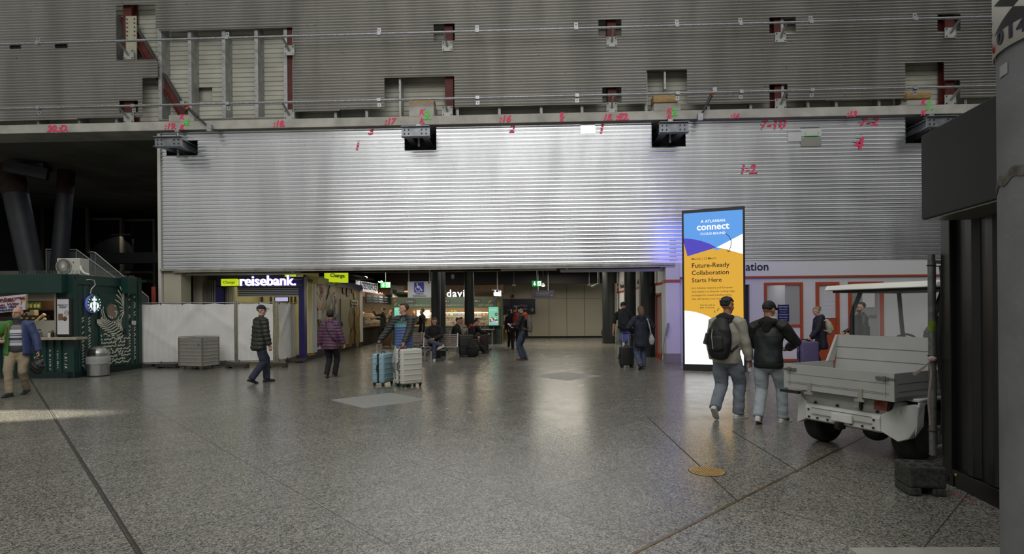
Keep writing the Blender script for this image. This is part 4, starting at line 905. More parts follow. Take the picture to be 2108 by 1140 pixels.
for u0, u1 in ((634, 650), (701, 721)):
    b = MB(); n = int((sp(u1, 640) - sp(u0, 640)).length / .12)
    for k in range(n): p = sp(u0, 640); p.z = .17; b.box(p + SD * (k * .12 + .05) + SN * .004, (.06, .008, .07), R=Matrix.Rotation(math.atan2(SD.y, SD.x), 3, 'Z') @ Matrix.Rotation(.5, 3, 'Y'))
    b.build('warning_stripes', M('warn_yellow', hexc(190, 150, 30), .6), bank)
b = MB(); sbox(b, 650, .22, 663, .95, -.02, .03); b.build('navy_base_panel', m_navy, bank); text('reisebank', 'lettering', m_print, sp(656, 716, .03), bank, size=.15, rz=math.atan2(SD.y, SD.x))
b = MB(); sbox(b, 701.5, .24, 720, 2.16, -.03, .04); dr = b.build('side_door', M('door_beige', hexc(164, 160, 134), .6), bank)
p = sp(704, 668, .04); b = MB(); b.box(p, (.05, .03, .22), rz=math.atan2(SD.y, SD.x)); b.box(p + SN * .03 + SD * .08, (.16, .02, .02), rz=math.atan2(SD.y, SD.x)); b.build('door_handle', m_black, dr)
b = MB(); sbox(b, 722.5, szv(728, 632), 737, szv(728, 617.5), -.01, .02); b.build('white_notice', M('notice_cream', hexc(186, 184, 160), .6), bank)
for s, v, w in (('Der gute Rat', 622, 1.0), ('für Edelmetalle', 628.5, 1.1)): text(s, 'lettering', m_ink2, sp(729.7, v, .015), bank, width=w, size=.2, rz=math.atan2(SD.y, SD.x))
b = MB(); sbox(b, 652, szv(655, 657), 657.5, szv(655, 639), 0, .06); b.build('card_terminal', m_white, bank)
# murals : generic notes and coins
def note(u, v, w, h, roll, col, num=None):
    c = sp(u, v, .004); R = Matrix((SD, SN, Vector((0, 0, 1)))).transposed() @ Matrix.Rotation(-roll, 3, 'Y')
    b = MB(); b.box(c, (w, .006, h), R=R); b.mat(1).box(c - R @ Vector((w * .22, -.004, 0)), (w * .3, .006, h * .7), R=R); o = b.build('banknote_picture', [M('note_%d%d%d' % tuple(int(x * 99) for x in col), col, .5, var=.2, vs=6), M('note_pale', hexc(172, 166, 146), .5)], bank)
    if num: text(num, 'lettering', M('note_ink', hexc(74, 30, 36), .5), c + SN * .012, bank, size=h * .55, R=(Matrix((SD, Vector((0, 0, 1)), SN)).transposed() @ Matrix.Rotation(roll, 3, 'Z')).to_4x4())
note(661, 606, 1.25, .72, .75, hexc(185, 139, 133), '100'); note(657, 590, .8, .35, .75, hexc(159, 72, 78)); note(672, 635, 1.9, .42, .75, hexc(101, 113, 133)); note(664, 640, 1.2, .4, .75, hexc(121, 113, 49))
note(676, 648, 1.3, .4, .75, hexc(139, 156, 145)); note(669, 660, 1.5, .4, .75, hexc(116, 121, 60)); note(688, 612, 1.5, .55, -1.25, hexc(179, 159, 174), '500'); note(684, 590, 1.0, .4, .75, hexc(133, 95, 52)); note(694, 650, 1.4, .5, -1.25, hexc(101, 101, 150)); note(686, 640, .9, .35, .75, hexc(133, 75, 66))
m_coin = M('coin_picture', hexc(146, 116, 66), .5, var=.25, vs=5); m_coin2 = M('coin_rim', hexc(172, 146, 100), .5)
for u, v, r in ((731, 606, .26), (726, 595, .2), (716, 602, .2), (708, 596, .2), (733, 640, .3), (722, 655, .42), (735, 665, .46), (725, 690, .28), (721, 700, .3), (735, 698, .36), (739, 645, .25), (691, 680, .3)):
    c = sp(u, v, .004); b = MB(); b.cyl(c, c + SN * .006, r, n=24); b.mat(1).tube([c + SN * .006 + (SD * math.cos(t * PI / 12) + Vector((0, 0, 1)) * math.sin(t * PI / 12)) * r * .9 for t in range(24)], .014, n=4, closed=True); b.build('coin_picture', [m_coin, m_coin2], bank)
b = MB()
for k in range(60): p = S0 + SD * (1.0 + k * .12) - SN * .1; p.z = ZTT; b.cyl(p, p + Vector((random.uniform(-.03, .03), 0, .1)), .004, n=4, caps=False)
b.build('bird_spikes', m_yeld, bank)['kind'] = 'stuff'
# yellow roof sign
c = sp(692.5, 567, -.1); c = wy(692.5, 567.5, 21.2); ys = thing('exchange_sign', 'bright yellow roof box sign reading Change above the money murals', 'sign', (c.x, c.y, 2.86)); rz = .85
b = MB(); b.box(c + Vector((0, 0, -.02)), (.92, .16, .46), rz=rz); b.build('light_box', m_yel, ys, bevel=.01); nn = Vector((math.sin(rz), -math.cos(rz), 0)); text('Change', 'lettering', m_ink2, c + nn * .083 + Vector((0, 0, 0)), ys, width=.6, size=.2, rz=rz, bold=.012)
b = MB(); b.box(c - Vector((0, 0, .3)), (.08, .08, .16), rz=rz); b.build('foot', m_yeld, ys)
b = MB(); c2 = wy(663, 574, 21.0); b.bx(c2.x - .4, c2.x + .35, 21.2, 21.4, c2.z - .16, c2.z + .12); tag(b.build('roof_box', m_yeld), 'dull yellow box on the bank roof behind the bright yellow sign', 'box')
# ================================================================== SNACK STALLS
m_wood = M('stall_wood', hexc(112, 84, 52), .6, var=.25, vs=3, vstretch=(6, 6, 1)); m_dkfront = M('stall_front', hexc(30, 24, 20), .6); m_shelf = M('display_shelf', hexc(200, 188, 160), .4)
m_bread = [M('bread%d' % i, c, .7, var=.3, vs=14) for i, c in enumerate((hexc(196, 136, 66), hexc(166, 104, 50), hexc(214, 176, 110), hexc(150, 60, 44), hexc(110, 130, 60)))]
XR = -8.15
st = thing('snack_stall', 'snack stall with white lit name sign, menu board and glass food counter behind the bank', 'stall', (XR, 29.8, 0))
def rb(mb, u0, v0, u1, v1, th, X=XR):
    p, q = wx(u0, 640, X), wx(u1, 640, X); zt0, zb0 = wx(u0, v0, X).z, wx(u0, v1, X).z; return mb.bx(X - th, X, p.y, q.y, zb0, zt0)
b = MB(); rb(b, 738, 577.5, 778, 599, .12); b.build('name_sign', M('sign_lit', (.92, .9, .86), .5, emis=.55), st)
p = (wx(744, 588, XR).y + wx(774, 590, XR).y) / 2; text('RUBENBAUER', 'lettering', M('sign_blue_grey', hexc(70, 84, 104), .5), (XR + .005, p, wx(745, 587, XR).z - .02), st, width=3.0, size=.4, rz=PI / 2, bold=.01)
b = MB(); rb(b, 742, 599, 797, 609, .1); b.build('red_strip', M('strip_red_glow', hexc(170, 46, 60), .5, emis=.3), st); text('Speisen und Getränke', 'lettering', M('cream_letters', hexc(220, 190, 160), .5, emis=.2), (XR + .005, wx(768, 604, XR).y, wx(745, 604, XR).z), st, width=4.2, size=.3, rz=PI / 2)  # emission stands in for spot lamp light on the red strip
b = MB(); p, q = wx(748, 640, XR), wx(806, 640, XR); b.bx(XR + .1, XR + .14, p.y, q.y, 2.02, 2.55); mbd = b.build('menu_board', m_black, st)
m_menu = M('menu_glow', hexc(110, 140, 170), .5, emis=.10)
b = MB(); rnd = random.Random(4)
for k in range(5):
    y0 = p.y + (q.y - p.y) * (k + .15) / 5
    for r in range(3): b.bx(XR + .142, XR + .146, y0, y0 + (q.y - p.y) / 5 * (.6 if r else .7), 2.12 + r * .12, 2.15 + r * .12 + (.04 if r == 2 else 0))
b.build('menu_lines', m_menu, mbd)
y0, y1 = 26.55, 33.2
b = MB(); b.bx(XR - .7, XR, y0, y1, 0, .86); b.build('counter_front', m_dkfront, st); b = MB(); b.bx(XR - .75, XR + .08, y0, y1, .86, .92); b.build('counter_top', m_wood, st)
b = MB(); b.bx(-10.6, -10.5, y0, y1, 0, 3.1); b.build('back_wall', M('stall_back', hexc(160, 140, 110), .6), st); b = MB(); b.bx(-10.6, XR, y0 - .05, y1, 2.95, 3.05); b.bx(-10.6, XR, y0 - .1, y0 - .05, 0, 3.05); b.build('roof', m_dark, st)
b = MB()
for z in (1.15, 1.4): b.bx(XR - .6, XR - .12, y0 + .1, y1 - .2, z, z + .02)
b.build('glass_shelf', m_shelf, st); b = MB(); b.bx(XR - .03, XR - .02, y0, y1, .92, 1.55); b.build('counter_glass', m_clear, st)
lamp('AREA', 'stall_lamp', (XR - .9, 29.5, 2.6), (XR - .75, 29.5, 0), 260, 1.3, 6.2, (1, .82, .58))
b = MB(); b.bx(-10.48, -10.4, 27.2, 31.8, 1.5, 2.1); b.build('back_picture', M('menu_panels', hexc(170, 80, 60), .6, var=.6, vs=2.5), st)
k = 0
for z, z0 in ((.92, .92), (1.17, 1.17), (1.42, 1.42)):
    for i in range(13):
        y = y0 + .35 + i * .48; x = XR - .32 + random.uniform(-.08, .08); r = random.uniform(.07, .11)
        o = MB().ell((x, y, z0 + r * .62), (r, r * 1.6, r * .6), n=10, m=6).build('pastry', m_bread[(i * 7 + k) % 5], smooth=60); tag(o, 'small filled roll on the lit counter shelves of the snack stall', 'pastry', 'pastries in the snack stall'); k += 1
for (u, v, lab) in ((751, 570, 'lit spot lamp above the white stall sign, on the side of the bank'), (783.5, 579, 'lit spot lamp above the white stall sign, on the side of the exit sign')):
    q = wx(u, v, XR + .5); r = thing('spot_lamp', lab, 'lamp', q); b = MB(); b.cyl((q.x - .5, q.y, q.z - .28), q, .015, n=6); b.build('arm', m_galv, r)
    b = MB(); b.lathe([(.03, .07), (.09, .03), (.15, -.02)], q, n=16, R=Matrix.Rotation(.5, 3, 'Y')); b.build('reflector', m_galv, r, smooth=40); b = MB(); b.ell(q + Vector((.0, 0, -.015)), (.12, .12, .05)); b.build('bulb', M('bulb_white', (1, .97, .92), .4, emis=7), r, smooth=60)
# ---- green stall across
YD = 27.3
gs = thing('salad_stall', 'long snack stall with dark green fascia and wooden counter facing the hall', 'stall', (-4.2, YD, 0))
m_gf = M('fascia_green', hexc(48, 70, 48), .45)
b = MB(); a, c = wbox(b, 808, 633, 1022, 612, YD, .5); b.build('fascia', m_gf, gs); XD0, XD1 = a.x, c.x; zf = (a.z + c.z) / 2
m_pale = M('pale_letters', hexc(176, 186, 160), .6)
for s, u, v, w in (('KASSE 1', 845, 620.5, .42), ('KASSE 2', 916, 620, .42), ('KASSE 3', 979, 619.5, .42)):
    q = wy(u, v, YD - .012); b = MB(); b.box(q, (.52, .02, .2)); b.build('till_plate', m_black, gs); text(s, 'lettering', m_pale, q - Vector((0, .014, 0)), gs, width=w, size=.14, bold=.004)
for s, u, w in (('FRESH SALADS | DELICIOUS BOWLS', 856, 1.72), ('HOMEMADE SANDWICHES & WRAPS', 932, 1.66), ('HOT DRINKS', 1000, .7)): text(s, 'lettering', m_pale, wy(u, 628.3, YD - .006), gs, width=w, size=.14)
for u, v, mt in ((812, 619, 'red'), (1012, 618, 'red'), (1018, 622, 'blue'), (814, 626, 'lime'), (1008, 621, 'lime')):
    q = wy(u, v, YD - .008); b = MB(); b.ell(q, (.05, .008, .1), n=10, m=6, R=Matrix.Rotation(.5, 3, 'Y')); b.build('leaf_picture', M('leaf_' + mt, {'red': hexc(170, 60, 40), 'blue': hexc(40, 50, 90), 'lime': hexc(110, 130, 60)}[mt], .6), gs)
text('david', 'lettering', M('david_glow', (.93, .94, 1), .4, emis=1.25), wy(919, 604.5, YD - .1), gs, width=49 * 27.3 / FPX, size=.5, bold=.012, ext=.03, align='LEFT', space=1.15)
b = MB(); b.bx(XD0, XD1 + .2, YD + .02, YD + .5, 0, .88); b.build('counter_front', M('counter_green', hexc(26, 38, 28), .6), gs)
b = MB(); b.bx(XD0 - .02, XD1 + .2, YD - .05, YD + .6, .88, .93); b.build('counter_top', m_wood, gs)
for u0, u1 in ((880, 889), (945, 957)): b = MB(); a, c = wy(u0, 690, YD - .02), wy(u1, 657, YD - .02); b.bx(a.x, c.x, YD - .03, YD + .4, .5, c.z); b.build('wood_panel', m_wood, gs)
b = MB(); b.bx(XD0, XD1 + .2, 29.8, 29.9, 0, 3.0); b.build('back_wall', m_wood, gs); b = MB(); b.bx(XD0 - .05, XD0, YD, 29.9, 0, 2.7); b.build('side_wall', m_gf, gs); b = MB(); b.bx(XD1 + .15, XD1 + .2, YD, 29.9, 0, 2.3); b.build('side_wall', m_gf, gs)
b = MB(); b.bx(XD0, XD1 + .2, YD + .1, 29.9, 2.5, 2.56); b.build('roof', m_dark, gs)
for z in (1.12, 1.35):
    b = MB(); b.bx(XD0 + 1.7, XD1 - .1, YD + .08, YD + .5, z, z + .02); b.build('display_shelf', m_shelf, gs)
b = MB(); b.bx(XD0 + 1.7, XD1 - .1, YD + .02, YD + .03, .93, 1.5); b.build('counter_glass', m_clear, gs)
b = MB(); b.bx(XD0 + 1.7, XD1 - .1, YD + .1, YD + .2, 1.52, 1.55); b.build('shelf_light', M('strip_light', (1, .93, .75), .4, emis=4), gs)
lamp('AREA', 'salad_stall_lamp', ((XD0 + XD1) / 2, 28.3, 2.42), ((XD0 + XD1) / 2, 28.0, 0), 260, 4.6, 1.5, (1, .84, .6))
b = MB(); a, c = wy(858, 655, 29.6), wy(884, 638, 29.6); b.bx(a.x, c.x, 29.6, 29.8, a.z, c.z); b.build('drinks_fridge', M('fridge_lit', hexc(210, 214, 210), .5, emis=.5, var=.6, vs=7), gs)
b = MB(); a, c = wy(977, 654, 29.6), wy(991, 641, 29.6); b.bx(a.x, c.x, 29.6, 29.8, a.z, c.z); b.build('steel_hatch', M('hatch_steel', hexc(160, 156, 146), .4, metal=.4), gs)
b = MB(); a, c = wy(917, 652, 29.6), wy(927, 642, 29.6); b.bx(a.x, c.x, 29.6, 29.8, a.z, c.z); b.build('oven', m_black, gs)
k = 0
for z in (.93, 1.14, 1.37):
    for i in range(16):
        x = XD0 + 1.85 + i * .2
        if x > XD1 - .15: continue
        r = random.uniform(.06, .085); o = MB().ell((x, YD + .28, z + r * .77), (r, r * 1.5, r * .75), n=10, m=6).build('bread_roll', m_bread[(i * 5 + k) % 5], smooth=60)
        tag(o, 'bread roll on the lit glass shelves of the green fascia stall', 'bread', 'bread rolls in the green stall'); k += 1
for u, lab in ((940, 'small till screen on the stall counter, on the side of the plant'), (950, 'small till screen on the stall counter, on the side of the round column')):
    a, c = wy(u - 4, 651, 28.2), wy(u + 4, 645, 28.2); r = thing('till_screen', lab, 'screen', ((a.x + c.x) / 2, 28.2, .93)); b = MB(); b.bx(a.x, c.x, 28.2, 28.24, a.z, c.z); b.mat(1).bx(a.x + .02, c.x - .02, 28.19, 28.2, a.z + .02, c.z - .02); b.build('display', [m_black, M('till_blue', hexc(70, 110, 170), .4, emis=.5)], r)
    b = MB(); b.bx((a.x + c.x) / 2 - .03, (a.x + c.x) / 2 + .03, 28.24, 28.3, .93, c.z - .05); b.build('stand', m_black, r)
q = wy(932, 648, 28.6); r = thing('potted_plant', 'green potted plant on the back counter of the green fascia stall', 'plant', (q.x, q.y, .93)); b = MB(); b.lathe([(.08, .93), (.11, 1.15)], (q.x, q.y, 0), n=12); b.build('pot', m_black, r)
b = MB(); rnd = random.Random(2)
for i in range(46): d = Vector((rnd.gauss(0, .13), rnd.gauss(0, .1), rnd.uniform(.1, .5))); b.ell(Vector((q.x, q.y, 1.15)) + d, (.06, .02, .03), n=6, m=4, R=Matrix.Rotation(rnd.uniform(0, 3), 3, 'Y'))
b.build('foliage', M('plant_green', hexc(96, 120, 40), .6), r)
def adscreen(u0, v0, u1, v1, Y, lab):
    a, c = wy(u0, v1, Y), wy(u1, v0, Y); r = thing('advert_screen', lab, 'screen', ((a.x + c.x) / 2, Y, a.z)); w = c.x - a.x; h = c.z - a.z; cx = (a.x + c.x) / 2
    b = MB(); b.bx(a.x - .03, c.x + .03, Y, Y + .07, a.z - .03, c.z + .03); b.build('casing', m_black, r)
    b = MB(); b.bx(a.x, c.x, Y - .005, Y, a.z, c.z); b.build('picture', M('screen_teal', hexc(112, 178, 156), .3, emis=.62), r)
    m_w = M('screen_white', (.9, .95, .95), .4, emis=.8)
    text('NEW: HOT WRAPS', 'lettering', m_w, (cx - w * .08, Y - .008, c.z - h * .17), r, width=w * .7, size=.06)
    b = MB(); b.ell((cx + w * .05, Y - .006, a.z + h * .2), (w * .46, .004, h * .12), n=20); b.build('plate_picture', M('screen_plate', hexc(150, 180, 200), .4, emis=.5), r)
    b = MB(); rnd = random.Random(1)
    for i in range(14): b.mat(i % 3); b.ell((cx + rnd.uniform(-.35, .4) * w, Y - .010, a.z + h * rnd.uniform(.2, .42)), (w * .1, .004, h * .04), n=8, m=5)
    b.build('food_picture', [M('food_a', hexc(220, 214, 190), .5, emis=.4), M('food_b', hexc(150, 60, 50), .5, emis=.3), M('food_c', hexc(70, 90, 60), .5, emis=.3)], r)
    b = MB(); b.cyl((cx + w * .28, Y - .008, a.z + h * .60), (cx + w * .28, Y - .004, a.z + h * .60), w * .16, n=20); b.build('badge_picture', M('badge_dark', hexc(40, 50, 56), .5), r); text('NEU', 'lettering', m_w, (cx + w * .28, Y - .012, a.z + h * .60), r, width=w * .2, size=.05)
    b = MB(); b.bx(cx - .03, cx + .03, Y + .02, Y + .06, 0, a.z - .03); b.build('stand', m_black, r)
    return r
s1 = adscreen(1006, 631.5, 1026, 669.5, YD - .25, 'teal advertising screen with a food plate at the end of the green stall')
s2 = adscreen(812, 632.5, 828, 662, YD - .25, 'teal advertising screen partly hidden behind the man with two suitcases')
b = MB(); a = wy(1003, 677.5, YD - .3); b.bx(wy(975, 678, YD - .3).x, wy(1018, 678, YD - .3).x, YD - .45, YD - .1, a.z - .02, a.z); r = thing('standing_table', 'narrow standing shelf with metal posts at the end of the green stall', 'table', (a.x, YD - .3, 0)); b.build('shelf_top', m_galv, r)
for u in (980, 1013): p = wy(u, 690, YD - .3); b = MB(); b.cyl((p.x, YD - .3, 0), (p.x, YD - .3, a.z - .02), .02, n=8); b.build('leg', m_galv, r)
p = wy(1024, 604, 25.5)
ss = thing('hanging_sign', 'small glowing blade sign hanging over the end of the green stall', 'sign', p); text('david', 'lettering', M('david_glow', (.93, .94, 1), .4, emis=1.25), p, ss, size=.36, rz=1.2, bold=.01, ext=.02); b = MB(); b.bx(p.x - .25, p.x + .1, p.y - .03, p.y + .03, p.z + .14, p.z + .18); b.bx(p.x - .02, p.x + .02, p.y - .02, p.y + .02, p.z + .18, 3.76); b.build('bracket', m_galv, ss)
# bottles row over the green stall
for i in range(9):
    u = 807 + i * 2.9; q = wy(u, 611, 28.2); h = .42 - .012 * i; o = tag(MB().lathe([(.05, 0), (.05, h * .6), (.02, h * .75), (.018, h)], (q.x, 28.2, 2.56), n=10).build('bottle', M('bottle_clear', hexc(150, 150, 140), .2), smooth=40), 'glass bottle in the row on top of the green fascia stall', 'bottle', 'bottles on the stall roof')
# ================================================================== SIGNS AND LIGHTS IN THE PASSAGE
m_exit = M('exit_green', hexc(40, 150, 70), .4, emis=.65); m_ew = M('exit_white', (.95, 1, .97), .4, emis=1.6)
for u0, v0, u1, v1, Y, lab in ((783.5, 580.5, 803.5, 592.5, 24.0, 'green emergency exit sign hanging beside the wheelchair sign'), (1095, 577.5, 1115, 589.5, 24.0, 'green emergency exit sign hanging in the middle of the passage')):
    a, c = wy(u0, v1, Y), wy(u1, v0, Y); cx = (a.x + c.x) / 2; w, h = c.x - a.x, c.z - a.z; r = thing('exit_sign', lab, 'sign', (cx, Y, a.z)); b = MB(); b.bx(a.x, c.x, Y, Y + .08, a.z, c.z); b.build('light_box', m_exit, r)
    b = MB(); y = Y - .006; s = h
    b.prism([(a.x + w * .28 - s * .08, y, c.z - s * .15), (a.x + w * .28 + s * .08, y, c.z - s * .15), (a.x + w * .28 + s * .08, y, a.z + s * .45), (a.x + w * .28 + s * .26, y, a.z + s * .45), (a.x + w * .28, y, a.z + s * .14), (a.x + w * .28 - s * .26, y, a.z + s * .45), (a.x + w * .28 - s * .08, y, a.z + s * .45)], (0, .005, 0)); b.build('arrow', m_ew, r)
    b = MB(); b.bx(a.x + w * .58, c.x - w * .06, y, y + .005, a.z + h * .1, c.z - h * .1); b.build('doorway_picture', m_ew, r)
    b = MB(); q = lambda fx, fz: (a.x + w * fx, y - .004, a.z + h * fz)
    b.ell(q(.78, .76), (h * .07, .004, h * .07), n=10); b.bar(q(.77, .68), q(.74, .42), h * .13, .006, up=(0, 1, 0)); b.bar(q(.74, .44), q(.84, .2), h * .1, .006, up=(0, 1, 0)); b.bar(q(.74, .44), q(.62, .3), h * .1, .006, up=(0, 1, 0)); b.bar(q(.77, .62), q(.88, .52), h * .08, .006, up=(0, 1, 0)); b.bar(q(.77, .62), q(.66, .56), h * .08, .006, up=(0, 1, 0)); b.build('running_figure', m_exit, r)
    b = MB(); b.cyl((cx, Y + .04, c.z), (cx, Y + .04, 3.76), .012, n=6); b.build('hanger', m_galv, r)
wc = thing('wheelchair_sign', 'hanging white sign with blue wheelchair symbol in front of the black column', 'sign', wy(863, 595, 17.9)); Yc = 17.9; a, c = wy(839.5, 612.5, Yc), wy(887, 579, Yc); cx = (a.x + c.x) / 2; w, h = c.x - a.x, c.z - a.z
b = MB(); b.bx(a.x, c.x, Yc, Yc + .03, a.z, c.z); b.build('panel', M('sign_white', hexc(200, 200, 204), .5, emis=.12), wc)
m_sb = M('sign_blue', hexc(72, 74, 168), .5, emis=.05); b = MB(); q = h * .31; bc = Vector((cx - w * .01, Yc - .004, a.z + h * .64)); b.box(bc, (q * 2, .008, q * 2)); b.build('blue_square', m_sb, wc)
m_sw = M('symbol_white', hexc(224, 224, 228), .5, emis=.15); b = MB(); P = lambda x, z: bc + Vector((x * q, -.008, z * q))
b.ell(P(-.38, .72), (q * .14, .004, q * .14), n=12); b.bar(P(-.36, .52), P(-.26, -.1), q * .2, .006, up=(0, 1, 0)); b.bar(P(-.3, .18), P(.18, .16), q * .13, .006, up=(0, 1, 0)); b.bar(P(-.26, -.12), P(.32, -.14), q * .18, .006, up=(0, 1, 0)); b.bar(P(.3, -.1), P(.55, -.7), q * .17, .006, up=(0, 1, 0)); b.bar(P(.5, -.68), P(.72, -.62), q * .13, .006, up=(0, 1, 0))
b.tube([P(-.18 + .5 * math.cos(t), -.32 + .5 * math.sin(t)) for t in np.linspace(rad(140), rad(345), 18)], q * .075, n=6); b.build('wheelchair_symbol', m_sw, wc)
text('Treffpunkt', 'lettering', m_ink, (cx, Yc - .006, a.z + h * .24), wc, width=w * .36, size=.07, bold=.002); text('Mobilitätsservice', 'lettering', m_ink, (cx, Yc - .006, a.z + h * .1), wc, width=w * .56, size=.07, bold=.002)
b = MB(); b.bx(c.x - w * .13, c.x - w * .05, Yc - .006, Yc, c.z - h * .12, c.z - h * .04); b.build('logo_plate', M('rail_red', hexc(170, 36, 48), .5), wc)
for u in (841.5, 884.5): x = wy(u, 590, Yc).x; b = MB(); b.bx(x - .02, x + .02, Yc + .005, Yc + .025, c.z, 3.46); b.build('hanger', m_white, wc)
m_dn = M('direction_navy', hexc(22, 22, 52), .5)
ds = thing('direction_sign', 'large dark blue wall sign pointing to the south exit beside the wooden cabinet', 'sign', wy(1070, 640, 33.3)); Ys = 33.25
b = MB(); a, c = wbox(b, 1028, 645.5, 1102, 615.5, Ys, .1); b.build('panel', m_dn, ds)
b = MB(); wbox(b, 1028, 629, 1049.5, 616, Ys - .02, .02); b.build('grey_field', M('sign_grey_field', hexc(70, 68, 66), .6), ds)
m_dw = M('direction_white', hexc(190, 190, 186), .6)
for s, u, v, wd in (('Ausgang Süd', 1071, 629.5, .80), ('Bayerstraße', 1073, 635.6, .72), ('south / exit', 1078, 642, .4)): text(s, 'lettering', m_dw, wy(u, v, Ys - .008), ds, width=wd, size=.2)
def arrow(mb, u0, u1, v, Y, th=.02, hd=.12):
    p, q = wy(u0, v, Y), wy(u1, v, Y); mb.bar(p, q, th * 2, .006, up=(0, 1, 0)); mb.bar(q, q + Vector((-hd, 0, hd)), th * 2, .006, up=(0, 1, 0)); mb.bar(q, q + Vector((-hd, 0, -hd)), th * 2, .006, up=(0, 1, 0))
b = MB(); arrow(b, 1090, 1098.5, 637.5, Ys - .01); b.build('arrow', m_dw, ds); text('U', 'lettering', m_dn, wy(1031, 622, Ys - .03), ds, size=.26)
b = MB(); wbox(b, 1034, 627, 1039, 619, Ys - .03, .01); b.mat(1); wbox(b, 1034, 622, 1039, 619, Ys - .035, .01); b.build('line_plates', [M('plate_red', hexc(120, 50, 44), .6), M('plate_teal', hexc(50, 96, 84), .6)], ds)
for u in (1035.5, 1046): q = wy(u, 638, Ys - .006); b = MB(); b.box(q, (.22, .01, .22)); b.build('pictogram', m_dn, ds); text({1035.5: '\u267f', 1046: 'i'}[u] if False else ('\u00b0L' if u < 1040 else 'i'), 'lettering', m_dw, q - Vector((0, .008, 0)), ds, size=.18)
d2 = thing('direction_sign', 'smaller dark blue sign hanging from the passage ceiling above the end wall', 'sign', wy(1118, 605, 30.2)); b = MB(); a, c = wbox(b, 1096, 612.5, 1140.5, 598, 30.2, .08); b.build('panel', m_dn, d2)
for s, v in (('Ausgang Süd', 603), ('Ausgang Bayerstraße', 607)): text(s, 'lettering', M('direction_dim', hexc(110, 110, 104), .6), wy(1117, v, 30.19), d2, width=.7, size=.1)
b = MB(); arrow(b, 1132, 1138, 608, 30.19, .012, .06); b.build('arrow', M('direction_dim', hexc(110, 110, 104), .6), d2); b = MB(); b.bx(a.x + .3, a.x + .32, 30.22, 30.26, c.z, 3.76); b.build('hanger', m_galv, d2); b = MB(); b.bx(c.x - .32, c.x - .3, 30.22, 30.26, c.z, 3.76); b.build('hanger', m_galv, d2)
q = wy(1055.5, 609.5, 33.3); r = thing('wall_bell', 'round dark red disc on the passage end wall above the direction sign', 'alarm bell', q); b = MB(); b.cyl(q, q - Vector((0, .08, 0)), .09, n=20); b.build('dome', M('bell_red', hexc(70, 24, 20), .5), r); b = MB(); b.cyl(q - Vector((0, .08, 0)), q - Vector((0, .1, 0)), .03, n=10); b.build('boss', m_black, r)
a, c = wy(1031, 700, 32.8), wy(1047, 660.5, 32.8); r = thing('wooden_cabinet', 'orange brown wooden cabinet with a paper notice under the direction sign', 'cabinet', ((a.x + c.x) / 2, 33.0, 0)); b = MB(); b.bx(a.x, c.x, 32.8, 33.35, 0, c.z); b.build('body', M('cabinet_wood', hexc(110, 76, 38), .6, var=.2, vs=3), r); b = MB(); q = wy(1040, 672, 32.79); b.box(q, (.2, .01, .2)); b.build('paper_notice', M('paper', hexc(214, 214, 212), .7), r)
b = MB(); b.bx((a.x + c.x) / 2 - .006, (a.x + c.x) / 2 + .006, 32.79, 32.8, .1, c.z - .1); b.build('door_joint', m_dark, r)
for i, (u0, u1, v0, v1, lab) in enumerate(((1031, 1146, 549.5, 556, 'long white strip light fitting under the wall edge, over the end wall'), (1153.5, 1374, 552, 559, 'long white strip light fitting under the wall edge, over the office doors'), (358, 617, 560.5, 566, 'long pale strip fitting under the wall edge above the bank letters'))):
    a, c = wy(u0, v1, 17.5), wy(u1, v0, 17.5); r = thing('strip_light', lab, 'light fitting', ((a.x + c.x) / 2, 17.5, a.z)); b = MB(); b.bx(a.x, c.x, 17.45, 17.6, a.z, c.z)
    for x in (a.x + .2, c.x - .2): b.bx(x - .02, x + .02, 17.35, 17.54, c.z - .01, 3.02)
    b.build('housing', M('fitting_white', hexc(206, 212, 208), .5), r)
    b = MB(); b.bx(a.x + .02, c.x - .02, 17.47, 17.58, a.z - .02, a.z); b.build('diffuser', M('fitting_diffuser', hexc(210, 210, 210), .4), r)
for u, v, lab in ((1118, 588, 'small lit downlight hanging next to the middle exit sign'), ):
    q = wy(u, v, 24.4); r = thing('pendant_lamp', lab, 'lamp', q); b = MB(); b.lathe([(.03, .12), (.06, .06), (.1, 0)], q, n=14); b.build('shade', m_white, r, smooth=40); b = MB(); b.ell(q, (.08, .08, .03)); b.build('bulb', M('bulb_white', (1, .97, .92), .4, emis=7), r); b = MB(); b.cyl(q + Vector((0, 0, .12)), (q.x, q.y, 3.76), .008, n=5); b.build('cord', m_black, r)
q = wy(932, 569, 21.5); r = thing('ceiling_speaker', 'small white oval speaker hanging from the passage ceiling between the columns', 'speaker', q); b = MB(); b.ell(q, (.07, .07, .1)); b.build('shell', M('speaker_white', hexc(150, 150, 140), .4), r, smooth=60); b = MB(); b.cyl(q + Vector((0, 0, .1)), (q.x, q.y, 3.76), .012, n=6); b.build('cord', m_black, r)
for u, v, lab in ((1058, 587, 'small box lamp under the far dark ceiling beam, near the direction sign'), (1213, 586.5, 'small box lamp under the far dark ceiling beam, near the black column')):
    q = wy(u, v, 30.6); r = thing('emergency_lamp', lab, 'lamp', q); b = MB(); b.box(q, (.2, .1, .1)); b.build('box', M('lamp_grey', hexc(140, 136, 120), .5), r); b = MB(); b.cyl(q + Vector((0, 0, .05)), (q.x, q.y, 3.74), .015, n=6); b.build('arm', m_galv, r)
q = wy(1232, 578, 24); b = MB(); b.tube([(q.x, 24, 3.75), (q.x, 24, q.z - .1), (q.x - .3, 24, q.z - .25)], .04, n=8); tag(b.build('ceiling_pipe', m_galv, smooth=50), 'grey pipe dropping from the passage ceiling next to the black column', 'pipe')
